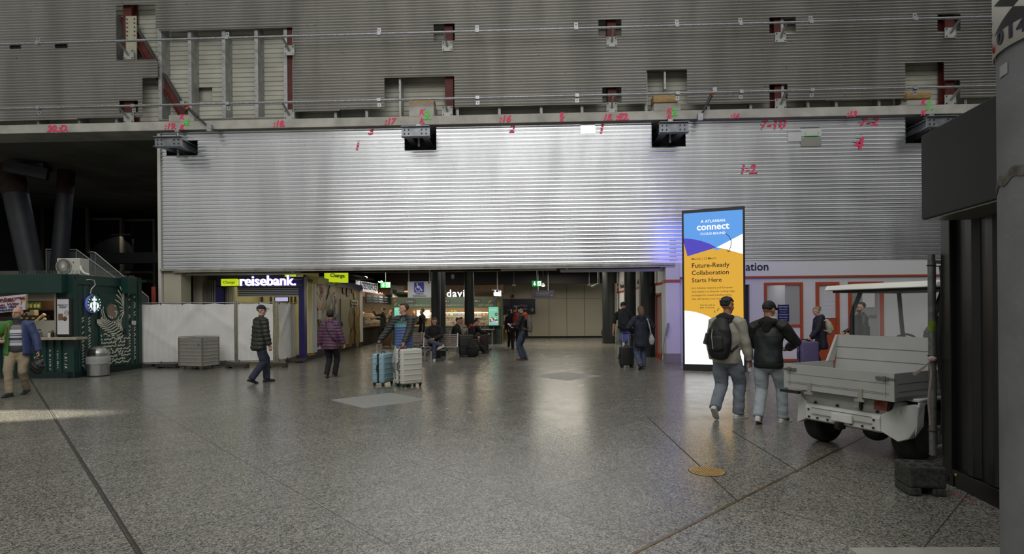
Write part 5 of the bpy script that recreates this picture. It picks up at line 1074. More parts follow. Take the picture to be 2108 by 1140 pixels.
# lamps of the passage, with a fill lamp added to brighten the stall fascia
lamp('AREA', 'passage_light', (1.2, 26.5, 3.6), (1.2, 26.5, 0), 260, 2.5, 5, (1, .93, .78)); lamp('AREA', 'stall_front_fill', (-5.0, 23.5, 3.55), (-4.8, 27.5, 1.2), 90, 5, 1.2, (1, .92, .78), 75); lamp('AREA', 'passage_light_front', (-1.0, 19.4, 3.4), (-1, 19.4, 0), 85, 9, .5, (1, .95, .85))
# ================================================================== SIGN STAND AND TOTEM
q = fl(1370, 745); r = thing('sign_stand', 'thin bent tube floor stand leaning by the red framed office door', 'stand', (3.85, 17.15, 0)); A = wy(1362, 744, 17.0); b = MB(); b.tube([wy(1382, 744.5, 17.0), wy(1366, 744, 17.0), wy(1362, 738, 17.0), wy(1369, 692, 17.0), wy(1376, 665, 17.0)], .012, n=6); b.build('tube', m_galv, r, smooth=60); b = MB(); p = wy(1373.5, 678, 16.97); b.box(p, (.07, .03, .38), R=Matrix.Rotation(.22, 3, 'Y')); b.build('panel', M('panel_grey', hexc(120, 128, 118), .5), r)
L, Rr = fl(1406, 762), fl(1536, 766); d = Rr - L; rz = math.atan2(d.y, d.x); W = d.length; TH = .3
tot = thing('advertising_totem', 'tall black advertising screen with a blue, purple and yellow conference advert', 'screen', ((L + Rr) / 2), rz)
TZ = wy(1404, 433, L.y).z
b = MB(); b.bx(-W / 2, W / 2, 0, TH, 0, TZ); b.build('casing', M('totem_black', (.018, .02, .022), .35), tot, w=0, bevel=.015)
sx0, sx1, sz0, sz1 = -W / 2 + .05, W / 2 - .05, .17, TZ - .09; SW, SH = sx1 - sx0, sz1 - sz0
def em(n, rgb, e=1.0): return M(n, (0, 0, 0), .4, emis=e, ecol=hexc(*rgb), spec=.2)
mb_, mp_, my_, mw_, mi_ = em('led_blue', (98, 160, 232)), em('led_purple', (84, 74, 190)), em('led_yellow', (222, 170, 62)), em('led_white', (255, 255, 255), 1.12), em('led_ink', (44, 34, 40), 1.0)
def scr(poly, mat, k, name): b = MB(); b.prism([(sx0 + s * SW, -.004 - .002 * k, sz1 - t * SH) for s, t in poly], (0, .003, 0)); return b.build(name, mat, tot, w=0)
scr([(0, 0), (1, 0), (1, 1), (0, 1)], my_, 0, 'screen_field')
scr([(0, 0), (1, 0), (1, .20), (.55, .255), (.45, .22), (.3, .19), (.15, .172), (0, .165)], mb_, 1, 'screen_sky')
scr([(0, .165), (.15, .172), (.3, .187), (.45, .21), (.56, .235), (.06, .285), (.03, .24), (0, .195)], mp_, 2, 'screen_purple')
scr([(.56, .235), (1, .155), (1, .285), (.86, .268), (.7, .247)], mw_, 2, 'screen_white_wedge')
scr([(0, .645)] + [(t, .645 + .02 * t + .20 * t ** 2.1) for t in (.1, .2, .3, .4, .5, .6, .7, .8, .9, 1.0)] + [(1, 1), (0, 1)], mw_, 2, 'screen_white_field')
def stx(s, sx, t, wfrac, mat, bold=0, al='LEFT'): text(s, 'lettering', mat, Vector((sx0 + sx * SW, -.012, sz1 - t * SH)), tot, width=wfrac * SW, size=.2, bold=bold, ext=.001, align=al, kind_w=0)
stx('ATLASSIAN', .54, .062, .34, mw_, .004, 'CENTER'); scr([(.295, .068), (.32, .05), (.345, .068), (.325, .064)], mw_, 3, 'logo_mark'); stx('connect', .5, .098, .55, mw_, .008, 'CENTER'); stx('CLOUD BOUND', .5, .143, .42, mw_, .003, 'CENTER')
stx('Munich | 12 March', .13, .305, .42, mi_, .001)
for s, t, w in (('Future-Ready', .35, .64), ('Collaboration', .398, .63), ('Starts Here', .447, .51)): stx(s, .13, t, w, mi_, .005)
for s, t, w in (('Join Atlassian experts and European', .497, .70), ('tech leaders to discover cutting-edge', .521, .73), ('strategies for cloud transformation', .545, .68), ('that will elevate your teamwork', .569, .62)): stx(s, .13, t, w, mi_, .001)
for s, t, w in (('Scan the code to', .610, .26), ('grab a free pass.', .626, .26)): stx(s, .27, t, w, mi_, .003)
b = MB(); b.tube([(sx0 + s * SW, -.014, sz1 - t * SH) for s, t in ((.72, .148), (.78, .17), (.81, .2), (.80, .235), (.76, .265))], .008, n=5); b.tube([(sx0 + s * SW, -.014, sz1 - t * SH) for s, t in ((.73, .25), (.755, .268), (.8, .262))], .008, n=5); b.tube([(sx0 + s * SW, -.014, sz1 - t * SH) for s, t in ((.53, .66), (.515, .645))], .008, n=5); b.tube([(sx0 + s * SW, -.014, sz1 - t * SH) for s, t in ((.56, .65), (.60, .63))], .008, n=5); b.build('ink_arrow', mi_, tot, w=0)
b = MB(); b.bx(sx0, sx1, TH, TH + .003, sz0, sz0 + SH * .3); b.build('rear_screen_lower', em('led_rear_lilac', (150, 110, 235), 1.9), tot, w=0); b = MB(); b.bx(sx0, sx1, TH, TH + .003, sz0 + SH * .3, sz0 + SH * .7); b.build('rear_screen_middle', em('led_rear_violet', (176, 150, 240), 1.7), tot, w=0); b = MB(); b.bx(sx0, sx1, TH, TH + .003, sz0 + SH * .7, sz1); b.build('rear_screen_upper', em('led_rear_blue', (96, 120, 240), 1.7), tot, w=0)
# ================================================================== RIGHT FOREGROUND : container, awning, pillar, fence, vehicle
m_cont = M('container_black', (.007, .007, .008), .36, var=.15, vs=2)
m_awn = M('awning_black', (.010, .0105, .011), .55, spec=.35)
A = fl(1942, 990); E_ = (fl(2056, 1047) - A).normalized(); NIN = Vector((-E_.y, E_.x, 0)); NIN = NIN if NIN.x > 0 else -NIN
ct = thing('black_container', 'black steel container with ribbed side under the black awning box', 'container', A + E_ * 1.5 + NIN * 1.2)
def Q(a, n, z): p = A + E_ * a + NIN * n; return Vector((p.x, p.y, z))
b = MB()
def slab(mb, a0, a1, n0, n1, z0, z1): mb.add([Q(a0, n0, z0), Q(a1, n0, z0), Q(a1, n1, z0), Q(a0, n1, z0), Q(a0, n0, z1), Q(a1, n0, z1), Q(a1, n1, z1), Q(a0, n1, z1)], [(3, 2, 1, 0), (4, 5, 6, 7), (0, 1, 5, 4), (1, 2, 6, 5), (2, 3, 7, 6), (3, 0, 4, 7)])
slab(b, .02, 3.0, .04, 2.4, .14, 2.55); b.build('body', m_cont, ct)
b = MB()
for k in range(10):
    a = .30 + k * .26; b.add([Q(a, .04, .16), Q(a + .05, .0, .16), Q(a + .13, .0, .16), Q(a + .18, .04, .16), Q(a, .04, 2.5), Q(a + .05, .0, 2.5), Q(a + .13, .0, 2.5), Q(a + .18, .04, 2.5)], [(0, 1, 5, 4), (1, 2, 6, 5), (2, 3, 7, 6), (3, 0, 4, 7)])
b.build('side_ribs', m_cont, ct, bevel=.006)
b = MB(); slab(b, 0, .14, -.01, .16, 0, 2.6); b.build('corner_post', m_cont, ct, bevel=.008)
b = MB(); slab(b, .0, 3.0, -.005, .1, 0, .15); b.build('bottom_rail', m_cont, ct, bevel=.008)
b = MB(); slab(b, -.0, .17, -.015, .17, 0, .11); b.mat(1); p = Q(.085, -.016, .055); b.cyl(p, p - NIN * .004, .03, n=14); b.build('corner_casting', [m_cont, M('casting_hole', (.003, .003, .003), .9)], ct)
b = MB(); p = Q(.2, -.006, .115); b.cyl(p, p - NIN * .006, .013, n=12); b.build('yellow_dot', M('dot_yellow', hexc(180, 160, 40), .5), ct)
b = MB(); slab(b, 0, 3.0, 0, 2.44, 2.55, 2.6); b.build('roof', m_cont, ct)
aw = thing('awning_box', 'large plain black awning box projecting above the black container', 'awning', A + E_ * .6 - NIN * .2 + Vector((0, 0, 2.35)))
b = MB(); a0 = -.02; 
dA = ray(1897, 453); dB = ray(1897, 280); tA = 4.86 / (-math.sin(YAW) * dA.x + math.cos(YAW) * dA.y); pA = Vector((dA.x * tA, dA.y * tA, 0)); zA = EYE + dA.z * tA; zB = EYE + dB.z * tA
def aq(a, n, z): p = pA + E_ * a + NIN * n; return Vector((p.x, p.y, z))
b.add([aq(0, 0, zA), aq(1.5, 0, zA), aq(1.5, .5, zA), aq(0, .5, zA), aq(0, 0, zB), aq(1.5, 0, zB), aq(1.5, .5, zB), aq(0, .5, zB)], [(3, 2, 1, 0), (4, 5, 6, 7), (0, 1, 5, 4), (1, 2, 6, 5), (2, 3, 7, 6), (3, 0, 4, 7)]); b.build('box', m_awn, aw, bevel=.008)
b = MB(); b.add([aq(.02, .02, zA - .012), aq(1.48, .02, zA - .012), aq(1.48, .48, zA - .012), aq(.02, .48, zA - .012), aq(.02, .02, zA), aq(1.48, .02, zA), aq(1.48, .48, zA), aq(.02, .48, zA)], [(3, 2, 1, 0), (0, 1, 5, 4), (1, 2, 6, 5), (2, 3, 7, 6), (3, 0, 4, 7)]); b.build('bottom_edge', M('edge_grey', hexc(120, 120, 116), .4, metal=.5), aw)
b = MB()
for a in (.3, 1.2): p = aq(a, .42, (zA + zB) / 2); b.bar(p, p + NIN * .25, .1, .3)
b.build('wall_bracket', m_cont, aw)
# red chalk line by the container
b = MB()
for (u0, v0, u1, v1) in ((1952, 1012, 1966, 1016), (1966, 1017, 1982, 1024), (1984, 1025, 2006, 1033)): b.bar(fl(u0, v0, .001), fl(u1, v1, .001), .012, .002)
b.build('chalk_mark', M('red_chalk', hexc(170, 60, 60), .8), bpy.data.objects['floor'])
b = MB(); b.prism([fl(*q_) for q_ in ((1747, 1128), (2110, 1126), (2300, 1260), (1880, 1230))], (0, 0, .004)); struct(b.build('floor_patch', M('patch_cement', hexc(150, 150, 142), .8, var=.1, vs=8)))
# concrete column with survey target
cd_, R_ = 4.2, .35; ang = math.atan((2054 - PCX) / FPX) + math.asin(R_ / cd_); cx_, cy_ = cd_ * math.sin(ang), cd_ * math.cos(ang)
pc = Vector((cx_ * math.cos(YAW) - cy_ * math.sin(YAW), cx_ * math.sin(YAW) + cy_ * math.cos(YAW), 0))
b = MB(); b.lathe([(R_, 0), (R_, 12)], pc, n=64); o = b.build('concrete_column', M('column_concrete', hexc(112, 113, 116), .75, var=.18, vs=2.5, bump=.12, bs=25), smooth=40); struct(o)
tc_ = math.atan2(-pc.y, -pc.x)   # direction from the column to the camera
def on_col(deg, z, off=.004): t = tc_ + rad(deg); return pc + Vector((math.cos(t) * (R_ + off), math.sin(t) * (R_ + off), z))
zs0 = 3.0; sg = thing('survey_sign', 'curved white survey sign with black triangles and number 014 on the concrete column', 'sign', on_col(0, zs0))
b = MB(); b.grid(lambda i, j: on_col(-96 + 150 * i, zs0 - .02 + 1.2 * j, .012), 30, 3); b.build('sheet', M('sign_sheet', hexc(226, 224, 220), .6, var=.05, vs=3), sg, smooth=60, solid=.006)
def colpatch(pts, mat, name):
    b = MB(); q = [Vector((x, z, 0)) for x, z in pts]; n = 12; (a0, a1, a2) = q
    for i in range(n):
        for j in range(n - i):
            f = lambda i, j: on_col((a0 + (a1 - a0) * (i / n) + (a2 - a0) * (j / n)).x, (a0 + (a1 - a0) * (i / n) + (a2 - a0) * (j / n)).y, .017)
            if True: b.add([f(i, j), f(i + 1, j), f(i, j + 1)], [(0, 1, 2)])
            if i + j < n - 1: b.add([f(i + 1, j), f(i + 1, j + 1), f(i, j + 1)], [(0, 1, 2)])
    return b.build(name, mat, sg)
ce = (-45, 3.17)
colpatch(((-71, 3.085), (-19, 3.085), ce), m_black, 'black_triangle'); colpatch(((-71, 3.255), (-19, 3.255), ce), m_black, 'black_triangle')
for s, dg in (('0', -59), ('1', -47), ('4', -37)):
    t = tc_ + rad(dg); text(s, 'lettering', m_ink, on_col(dg, 3.045, .02), sg, size=.10, rz=t + PI / 2, bold=.010, ext=.002)
for dg in (-72, -30):
    b = MB(); t0 = tc_ + rad(dg); e = Vector((-math.sin(t0), math.cos(t0), 0)); c = on_col(dg, 3.018, .018); b.tube([c + e * .018 * math.cos(k * PI / 8) + Vector((0, 0, .018 * math.sin(k * PI / 8))) for k in range(16)], .003, n=5, closed=True); b.bar(c + e * .011 + Vector((0, 0, .011)), c - e * .011 - Vector((0, 0, .011)), .004, .004); b.build('ban_symbol', M('ban_red', hexc(150, 50, 60), .6), sg)
for z in (3.17, 3.11, 3.05): text('III', 'lettering', m_ink, on_col(-76, z, .02), sg, size=.022, rz=tc_ + rad(-76) + PI / 2, ext=.001)
b = MB(); b.grid(lambda i, j: on_col(-95 + 75 * i, 2.215 + .10 * i + .055 * j + .012 * math.sin(i * 23), .004), 24, 2); b.build('tape_remnant', M('tape_brown', hexc(96, 92, 84), .9, var=.5, vs=16), o)
b = MB(); b.grid(lambda i, j: on_col(-66 + 12 * i, 2.845 + .06 * j, .004), 4, 2); b.build('grey_label', M('label_grey', hexc(150, 150, 150), .6), o)
b = MB(); b.cyl(on_col(-33, 1.36, -.02), on_col(-33, 1.36, .02), .028, n=16); b.build('knob', M('knob_cream', hexc(190, 176, 130), .5), o)
# fence panel with tarpaulin behind the container corner
pp = fl(1921, 985); pp.z = 0
dx = Vector((.83, .55, 0)).normalized(); fp = thing('site_fence', 'galvanised site fence end with dark blue and grey tarpaulin beside the black container', 'fence', pp)
zt = EYE + (632.7 - 527) * pp.y / FPX; b = MB(); b.cyl(pp + Vector((0, 0, .22)), Vector((pp.x, pp.y, zt)), .030, n=14); b.build('end_tube', M('tube_galv', hexc(112, 114, 112), .5, metal=.5, var=.25, vs=20), fp, smooth=40)
b = MB(); b.cyl(pp + dx * .045 + Vector((0, 0, .3)), pp + dx * .045 + Vector((0, 0, zt - .05)), .018, n=10); b.build('second_tube', M('tube_dark', hexc(60, 62, 64), .5, metal=.5), fp, smooth=40)
b = MB(); b.cyl(pp + Vector((0, 0, zt - .06)), pp + dx * 1.6 + Vector((0, 0, zt - .06)), .022, n=10); b.build('cross_tube', m_galv, fp, smooth=40); b = MB(); b.cyl(pp + Vector((0, 0, .28)), pp + dx * 1.6 + Vector((0, 0, .28)), .02, n=10); b.build('cross_tube', m_galv, fp, smooth=40)
nn = Vector((dx.y, -dx.x, 0)); b = MB(); b.mat(0).grid(lambda i, j: pp + dx * (.05 + 1.5 * i) + nn * (.03 + .02 * math.sin(j * 9 + i * 6)) + Vector((0, 0, .4 + (zt - .5) * j)), 12, 30); b.mat(1).grid(lambda i, j: pp + dx * (.11 + .03 * math.sin(j * 12) + .2 * i) + nn * (.05 + .015 * math.sin(j * 7)) + Vector((0, 0, .4 + (zt - .6) * j)), 4, 24); b.build('tarpaulin', [M('tarp_grey_blue', hexc(116, 118, 120), .7, var=.1, vs=3), M('tarp_blue', hexc(58, 66, 92), .7, var=.2, vs=2)], fp, smooth=60)
b = MB()
for z in (zt - .1, 1.15, .45): b.tube([pp + Vector((math.cos(k * PI / 5), math.sin(k * PI / 5), 0)) * .034 + Vector((0, 0, z)) for k in range(10)], .006, n=5, closed=True); b.bar(pp + Vector((0, 0, z)), pp + dx * .3 + Vector((0, 0, z - .01)), .008, .008)
b.build('binding_wire', m_black, fp)
b = MB(); b.cyl(pp + Vector((0, 0, 1.38)), pp + Vector((0, 0, 1.47)), .0312, n=14); b.build('green_tape', M('tape_green', hexc(98, 120, 30), .5, var=.3, vs=20), fp)
b = MB(); pz = EYE - (735 - 632.7) * pp.y / FPX; k0 = Vector((pp.x - .02, pp.y - .03, pz)); b.grid(lambda i, j: k0 + Vector((-.02 - .015 * i + .01 * math.sin(j * 8), -.01 * math.sin(j * 5), -.62 * j)), 2, 14); b.grid(lambda i, j: k0 + Vector((-.15 * j - .02 * i * j, -.02 * math.sin(j * 4), -.16 * j + .02 * i)), 2, 8); b.ell(k0, (.035, .03, .025), n=8, m=6); b.build('knotted_rag', M('rag_pink', hexc(176, 158, 150), .85, var=.1, vs=20), fp, solid=.004)
fb = thing('fence_block', 'dark speckled block carrying the end of the site fence by the black container', 'fence block', (0, 0, 0)); c = fl(1910, 1020); fb.matrix_basis = Matrix.Translation(c + Vector((.0, .1, 0))) @ Matrix.Rotation(-.12, 4, 'Z'); fb.location = c + Vector((.0, .1, 0)); fb.rotation_euler = (0, 0, -.12)
b = MB(); w, d, h = .29, .26, .25; b.bx(-w / 2, w / 2, -d / 2, d / 2, .07, h); b.bx(-w / 2, -w / 2 + .1, -d / 2, d / 2, 0, .07); b.bx(w / 2 - .1, w / 2, -d / 2, d / 2, 0, .07); b.build('block', M('block_recycled', hexc(58, 58, 54), .95, var=.5, vs=34, bump=.3, bs=60), fb, w=0, bevel=.015)
b = MB()
for x in (-.09, .02, .11):
    for y in (-.07, .06): b.cyl((x, y, h + .001), (x, y, h + .004), .032, n=12)
b.build('socket_holes', m_black, fb, w=0)
# manhole cover
q = fl(1455, 970); mh = thing('manhole_cover', 'round brass coloured manhole cover in the granite floor', 'manhole cover', q); b = MB(); b.lathe([(.168, .0), (.168, .004)], q, n=40); b.build('plate', m_brass, mh); b = MB(); b.lathe([(.176, .0), (.176, .003), (.169, .003), (.169, 0)], q, n=40, cap=False); b.build('rim', m_black, mh)
b = MB()
for i in range(-6, 7):
    for j in range(-6, 7):
        if math.hypot(i, j) < 6.3: b.box(q + Vector((i * .025, j * .025, .0045)), (.011, .011, .002), rz=.78)
b.build('stud_pattern', M('manhole_dark', hexc(70, 54, 28), .6), mh)
# ------------------------------------------------------------------ utility vehicle
VO = Vector((3.63, 6.45, 0)); VR = rad(-61.8)
ve = thing('utility_vehicle', 'small white utility vehicle with grey aluminium flatbed and canopy roof', 'vehicle', VO, VR)
m_alu = M('bed_aluminium', hexc(176, 177, 174), .5, metal=.15, var=.06, vs=3); m_body = M('vehicle_white', hexc(216, 216, 212), .42, var=.06, vs=4); m_tyre = M('tyre_rubber', (.016, .016, .016), .8, bump=.3, bs=60); m_pl = M('vehicle_plastic', (.015, .015, .016), .6); m_line = M('panel_line', hexc(96, 97, 95), .7)
def vb(): return MB()
def V(mb, name, mats, **k): return mb.build(name, mats, ve, w=0, **k)
YT, YH, XB, ZL, ZT_ = -.43, .44, .625, .67, .95
b = vb(); b.bx(-XB, XB, YT + .03, YH, ZL, ZL + .04); V(b, 'bed_floor', m_alu)
b = vb(); b.bx(-XB, XB, YT, YT + .03, ZL, ZT_); b.mat(1)
for z in (ZL + .06, ZL + .075, ZL + .17): b.bx(-XB + .05, XB - .05, YT - .002, YT, z, z + .004)
b.bx(-XB + .08, -XB + .084, YT - .002, YT, ZL + .03, ZT_ - .03); b.bx(XB - .084, XB - .08, YT - .002, YT, ZL + .03, ZT_ - .03); tg = V(b, 'tailgate', [m_alu, m_line])
for sx in (-1, 1):
    b = vb(); b.bx(sx * XB, sx * (XB - .025), YT + .03, YH, ZL, ZT_); b.mat(1)
    for z in (ZL + .09, ZL + .17): b.bx(sx * XB, sx * (XB + .002), YT + .06, YH, z, z + .004)
    V(b, 'side_board', [m_alu, m_line])
    b = vb(); b.bar((sx * (XB - .17), YT - .012, ZT_ - .055), (sx * (XB - .05), YT - .012, ZT_ - .055), .02, .028); b.cyl((sx * (XB - .09), YT - .03, ZT_ - .055), (sx * (XB - .09), YT - .0, ZT_ - .055), .022, n=10); b.bar((sx * (XB - .05), YT - .01, ZT_ - .055), (sx * (XB + .01), YT - .005, ZT_ - .055), .014, .014); b.build('latch', M('latch_steel', (.2, .2, .2), .4, metal=.8), tg, w=0)
    b = vb(); x = sx * .29; b.bx(x - .022, x + .022, YT - .012, YT, ZL - .02, ZL + .09); b.bx(x - .05, x + .05, YT - .03, YT + .02, ZL - .04, ZL - .015); b.build('hinge', M('hinge_zinc', hexc(170, 168, 156), .4, metal=.5), tg, w=0)
    b = vb(); b.prism([(sx * XB, .33, ZT_), (sx * XB, YH + .02, ZT_), (sx * XB, YH + .12, 1.27), (sx * XB, YH + .08, 1.27)], (-sx * .03, 0, 0)); V(b, 'gusset', M('gusset_pale', hexc(178, 178, 172), .5))
b = vb(); b.prism([(-XB + .03, YH, ZL), (-XB + .03, YH + .025, ZL), (-XB + .03, YH + .115, 1.27), (-XB + .03, YH + .09, 1.27)], (2 * XB - .06, 0, 0)); b.mat(1)
for z in (.84, .98, 1.12): y = YH + .09 * (z - ZL) / .6 - .003; b.bx(-XB + .03, XB - .03, y - .002, y + .004, z, z + .004)
b.bx(-XB + .1, -XB + .104, YH - .004, YH + .002, ZL, .8); hb = V(b, 'headboard', [m_alu, m_line])
# white rear bodywork
VS = Matrix.Translation((0, .12, 0)) @ Matrix.Diagonal((.95, 1, 1, 1))
_V = V
def V(mb, name, mats, **k):
    mb.v = [VS @ q_ for q_ in mb.v]; return _V(mb, name, mats, **k)
def shell(name, fn, nu, nv, mat): b = vb(); b.grid(fn, nu, nv); return V(b, name, mat, smooth=60, solid=.012)
b = vb(); b.prism([(-.60, -.30, .64), (-.60, -.36, .56), (-.60, -.33, .47), (-.60, -.22, .47), (-.60, -.2, .64)], (1.20, 0, 0)); V(b, 'rear_scoop', m_body, bevel=.03, seg=3)
b = vb(); b.prism([(-.44, -.42, .50), (-.44, -.45, .46), (-.44, -.43, .33), (-.44, -.40, .31), (-.44, -.25, .31), (-.44, -.25, .50)], (.88, 0, 0)); b.mat(1)
for x in (-.40, -.29, -.16, .12, .25, .37): b.cyl((x, -.44, .355), (x, -.452, .355), .012, n=8)
for x in (-.52, -.38, -.1, .18, .36, .5): b.cyl((x, -.345, .515), (x, -.37, .515), .013, n=8)
for x in (-.4, .38): b.cyl((x, -.44, .44), (x, -.456, .44), .012, n=8)
V(b, 'rear_bumper', [m_body, m_black], bevel=.0)
b = vb(); b.bx(-.36, .36, -.456, -.446, .395, .398); b.bx(-.36, .36, -.456, -.446, .465, .467); V(b, 'bumper_line', m_line)
b = vb(); b.bx(-.1, .15, -.475, -.44, .36, .45); V(b, 'plate_holder', m_body, bevel=.008); b = vb(); b.bx(-.03, .03, -.5, -.4, .28, .36); b.cyl((0, -.5, .3), (0, -.5, .36), .03, n=12); V(b, 'tow_hook', m_black)
for sx in (-1, 1):
    b = vb(); b.prism([(sx * .44, -.43, .50), (sx * .58, -.36, .60), (sx * .66, -.30, .62), (sx * .70, -.22, .60), (sx * .70, -.24, .40), (sx * .66, -.32, .28), (sx * .60, -.40, .25), (sx * .44, -.43, .33)], (0, .12, 0)); b.prism([(sx * .58, -.30, .66), (sx * .70, -.2, .64), (sx * .72, .0, .66), (sx * .72, .3, .64), (sx * .60, .3, .64)], (0, 0, .03)); b.prism([(sx * .70, -.26, .30), (sx * .70, -.2, .64), (sx * .70, .02, .66), (sx * .70, -.1, .60), (sx * .70, -.2, .50)], (sx * -.02, 0, 0)); V(b, 'wheel_arch', m_body, bevel=.025, seg=3, smooth=55)
b = vb(); b.box((.15, -.37, .585), (.06, .04, .11), R=Matrix.Rotation(-.2, 3, 'X')); b.mat(1).box((.19, -.36, .585), (.025, .05, .11), R=Matrix.Rotation(-.2, 3, 'X')); V(b, 'reversing_light', [M('lens_white', hexc(200, 200, 196), .2), m_black], bevel=.0)
b = vb(); b.box((.42, -.37, .585), (.14, .05, .095), R=Matrix.Rotation(-.2, 3, 'X')); b.mat(1).box((.50, -.355, .585), (.03, .06, .1), R=Matrix.Rotation(-.2, 3, 'X')); V(b, 'tail_light', [M('lens_amber', hexc(150, 62, 30), .25, var=.35, vs=22), m_black])
b = vb(); b.bx(-.55, .55, -.2, 1.9, .36, .60); b.bx(-.4, .4, -.25, 1.9, .28, .4); V(b, 'chassis', m_pl); b = vb(); b.cyl((-.5, 0, .27), (.5, 0, .27), .05, n=12); b.ell((.12, 0, .25), (.14, .14, .12)); V(b, 'rear_axle', m_pl)
for sx, yy, nm in ((-1, 0, 'wheel'), (1, 0, 'wheel'), (-1, 1.75, 'wheel'), (1, 1.75, 'wheel')):
    x0 = sx * .53; b = vb(); b.lathe([(.16, -.10), (.235, -.105), (.262, -.08), (.272, -.03), (.272, .03), (.262, .08), (.235, .105), (.16, .10), (.155, 0)], (x0, yy, .272), n=40, axis='X', cap=False); w_ = V(b, nm, m_tyre, smooth=50)
    b = vb(); b.lathe([(.165, -.085), (.15, -.06), (.13, -.03), (.05, -.03), (.05, .0), (.05, .05), (.13, .05), (.15, .07), (.165, .09)], (x0, yy, .272), n=32, axis='X'); b.v = [VS @ q_ for q_ in b.v]; b.build('rim', M('rim_dark', hexc(52, 52, 52), .5), w_, w=0, smooth=40)
V = _V
# canopy, posts, seats, cab
b = vb(); b.prism([(-.62, .30, 1.82), (-.62, .34, 1.875), (-.62, .9, 1.91), (-.62, 1.75, 1.885), (-.62, 1.85, 1.83), (-.62, 1.75, 1.825), (-.62, .9, 1.845), (-.62, .36, 1.815)], (1.24, 0, 0)); V(b, 'canopy_roof', m_body, bevel=.012)
b = vb(); b.bx(-.56, .56, .38, 1.72, 1.79, 1.825); V(b, 'canopy_lining', m_pl)
for sx in (-1, 1):
    b = vb(); b.tube([(sx * .46, .60, .6), (sx * .46, .60, 1.5), (sx * .46, .64, 1.6), (sx * .46, .78, 1.81)], .026, n=8); V(b, 'roof_post', m_pl, smooth=50)
    b = vb(); b.tube([(sx * .52, 1.95, .6), (sx * .52, 1.75, 1.3), (sx * .52, 1.68, 1.82)], .026, n=8); V(b, 'front_post', m_pl, smooth=50)
    b = vb(); b.box((sx * .42, .74, 1.16), (.16, .09, .46)); b.box((sx * .30, .98, .80), (.44, .42, .12)); V(b, 'seat', m_pl, bevel=.03)
for sx in (-1, 1): b = vb(); b.box((sx * .45, .66, 1.34), (.11, .10, .34)); V(b, 'headrest', m_pl, bevel=.02)
b = vb(); b.bx(-.43, .43, .595, .602, 1.25, 1.80); V(b, 'rear_window', M('scratched_screen', (.8, .82, .82), .12, alpha=.10, rvar=.05, vs=6))
b = vb(); b.prism([(-.58, 1.5, .45), (-.58, 1.55, 1.0), (-.58, 1.85, 1.05), (-.58, 2.25, .85), (-.58, 2.35, .55), (-.58, 2.3, .3), (-.58, 1.98, .3)], (1.16, 0, 0)); V(b, 'front_cab', m_body, bevel=.04, seg=3); b = vb(); b.bx(-.56, .56, .5, 1.6, .5, .58); V(b, 'cab_floor', m_pl)
b = vb(); b.tube([(-.3 + .16 * math.cos(k * PI / 10), 1.38 + .07 * math.sin(k * PI / 10), 1.12 + .14 * math.sin(k * PI / 10)) for k in range(20)], .014, n=6, closed=True); b.cyl((-.3, 1.38, 1.12), (-.3, 1.55, .95), .02, n=8); V(b, 'steering_wheel', m_pl)
b = vb(); b.tube([(.3, .05, ZL - .02), (.3, .3, .5), (.1, .0, .4)], .012, n=6); b.bx(-.7, -.45, YT + .02, YT + .06, ZL - .06, ZL - .03); V(b, 'hanging_light', m_pl)
# ================================================================== PEOPLE
from mathutils import noise as mnoise
REM = []
def limb(mb, pts, rs, axis=None, ratio=1.0, n=14, c0=1.0, c1=1.0):
    pts = [Vector(p) for p in pts]; P, Rr = [], []
    d0 = (pts[0] - pts[1]).normalized(); d1 = (pts[-1] - pts[-2]).normalized()
    for a in (1.0, .8, .45): P.append(pts[0] + d0 * rs[0] * c0 * math.sin(a * PI / 2)); Rr.append(max(rs[0] * math.cos(a * PI / 2), rs[0] * .06))
    P += pts; Rr += list(rs)
    for a in (.45, .8, 1.0): P.append(pts[-1] + d1 * rs[-1] * c1 * math.sin(a * PI / 2)); Rr.append(max(rs[-1] * math.cos(a * PI / 2), rs[-1] * .06))
    b0 = len(mb.v); mb.tube(P, Rr, n=n)
    if axis is not None:
        ax = Vector(axis).normalized()
        for i, p in enumerate(P):
            for k in range(n):
                q = mb.v[b0 + i * n + k]; e = q - p; mb.v[b0 + i * n + k] = p + e + ax * (ratio - 1) * e.dot(ax)
    return mb
def rem(o, vox, smooth=3, disp=None): REM.append((o, vox, smooth, disp)); return o
def ik(a, t, l1, l2, pole):
    a, t = Vector(a), Vector(t); d = t - a; L = min(d.length, (l1 + l2) * .995); dn = d.normalized(); t = a + dn * L
    x = (l1 * l1 - l2 * l2 + L * L) / (2 * L); h = math.sqrt(max(l1 * l1 - x * x, 0)); p = Vector(pole); p = p - dn * p.dot(dn)
    p = p.normalized() if p.length > 1e-5 else dn.orthogonal().normalized()
    return a + dn * x + p * h, t
SKIN = M('skin', hexc(196, 150, 128), .55, var=.06, vs=30); SKIN_T = M('skin_tan', hexc(160, 112, 86), .55, var=.06, vs=30)
m_eye, m_iris = M('eye_white', hexc(215, 212, 208), .3), M('eye_dark', hexc(40, 28, 22), .25)
def cloth(name, rgb, rough=.85, **k): return M(name, hexc(*rgb), rough, **{'var': .14, 'vs': 9, 'bump': .12, 'bs': 60, **k})
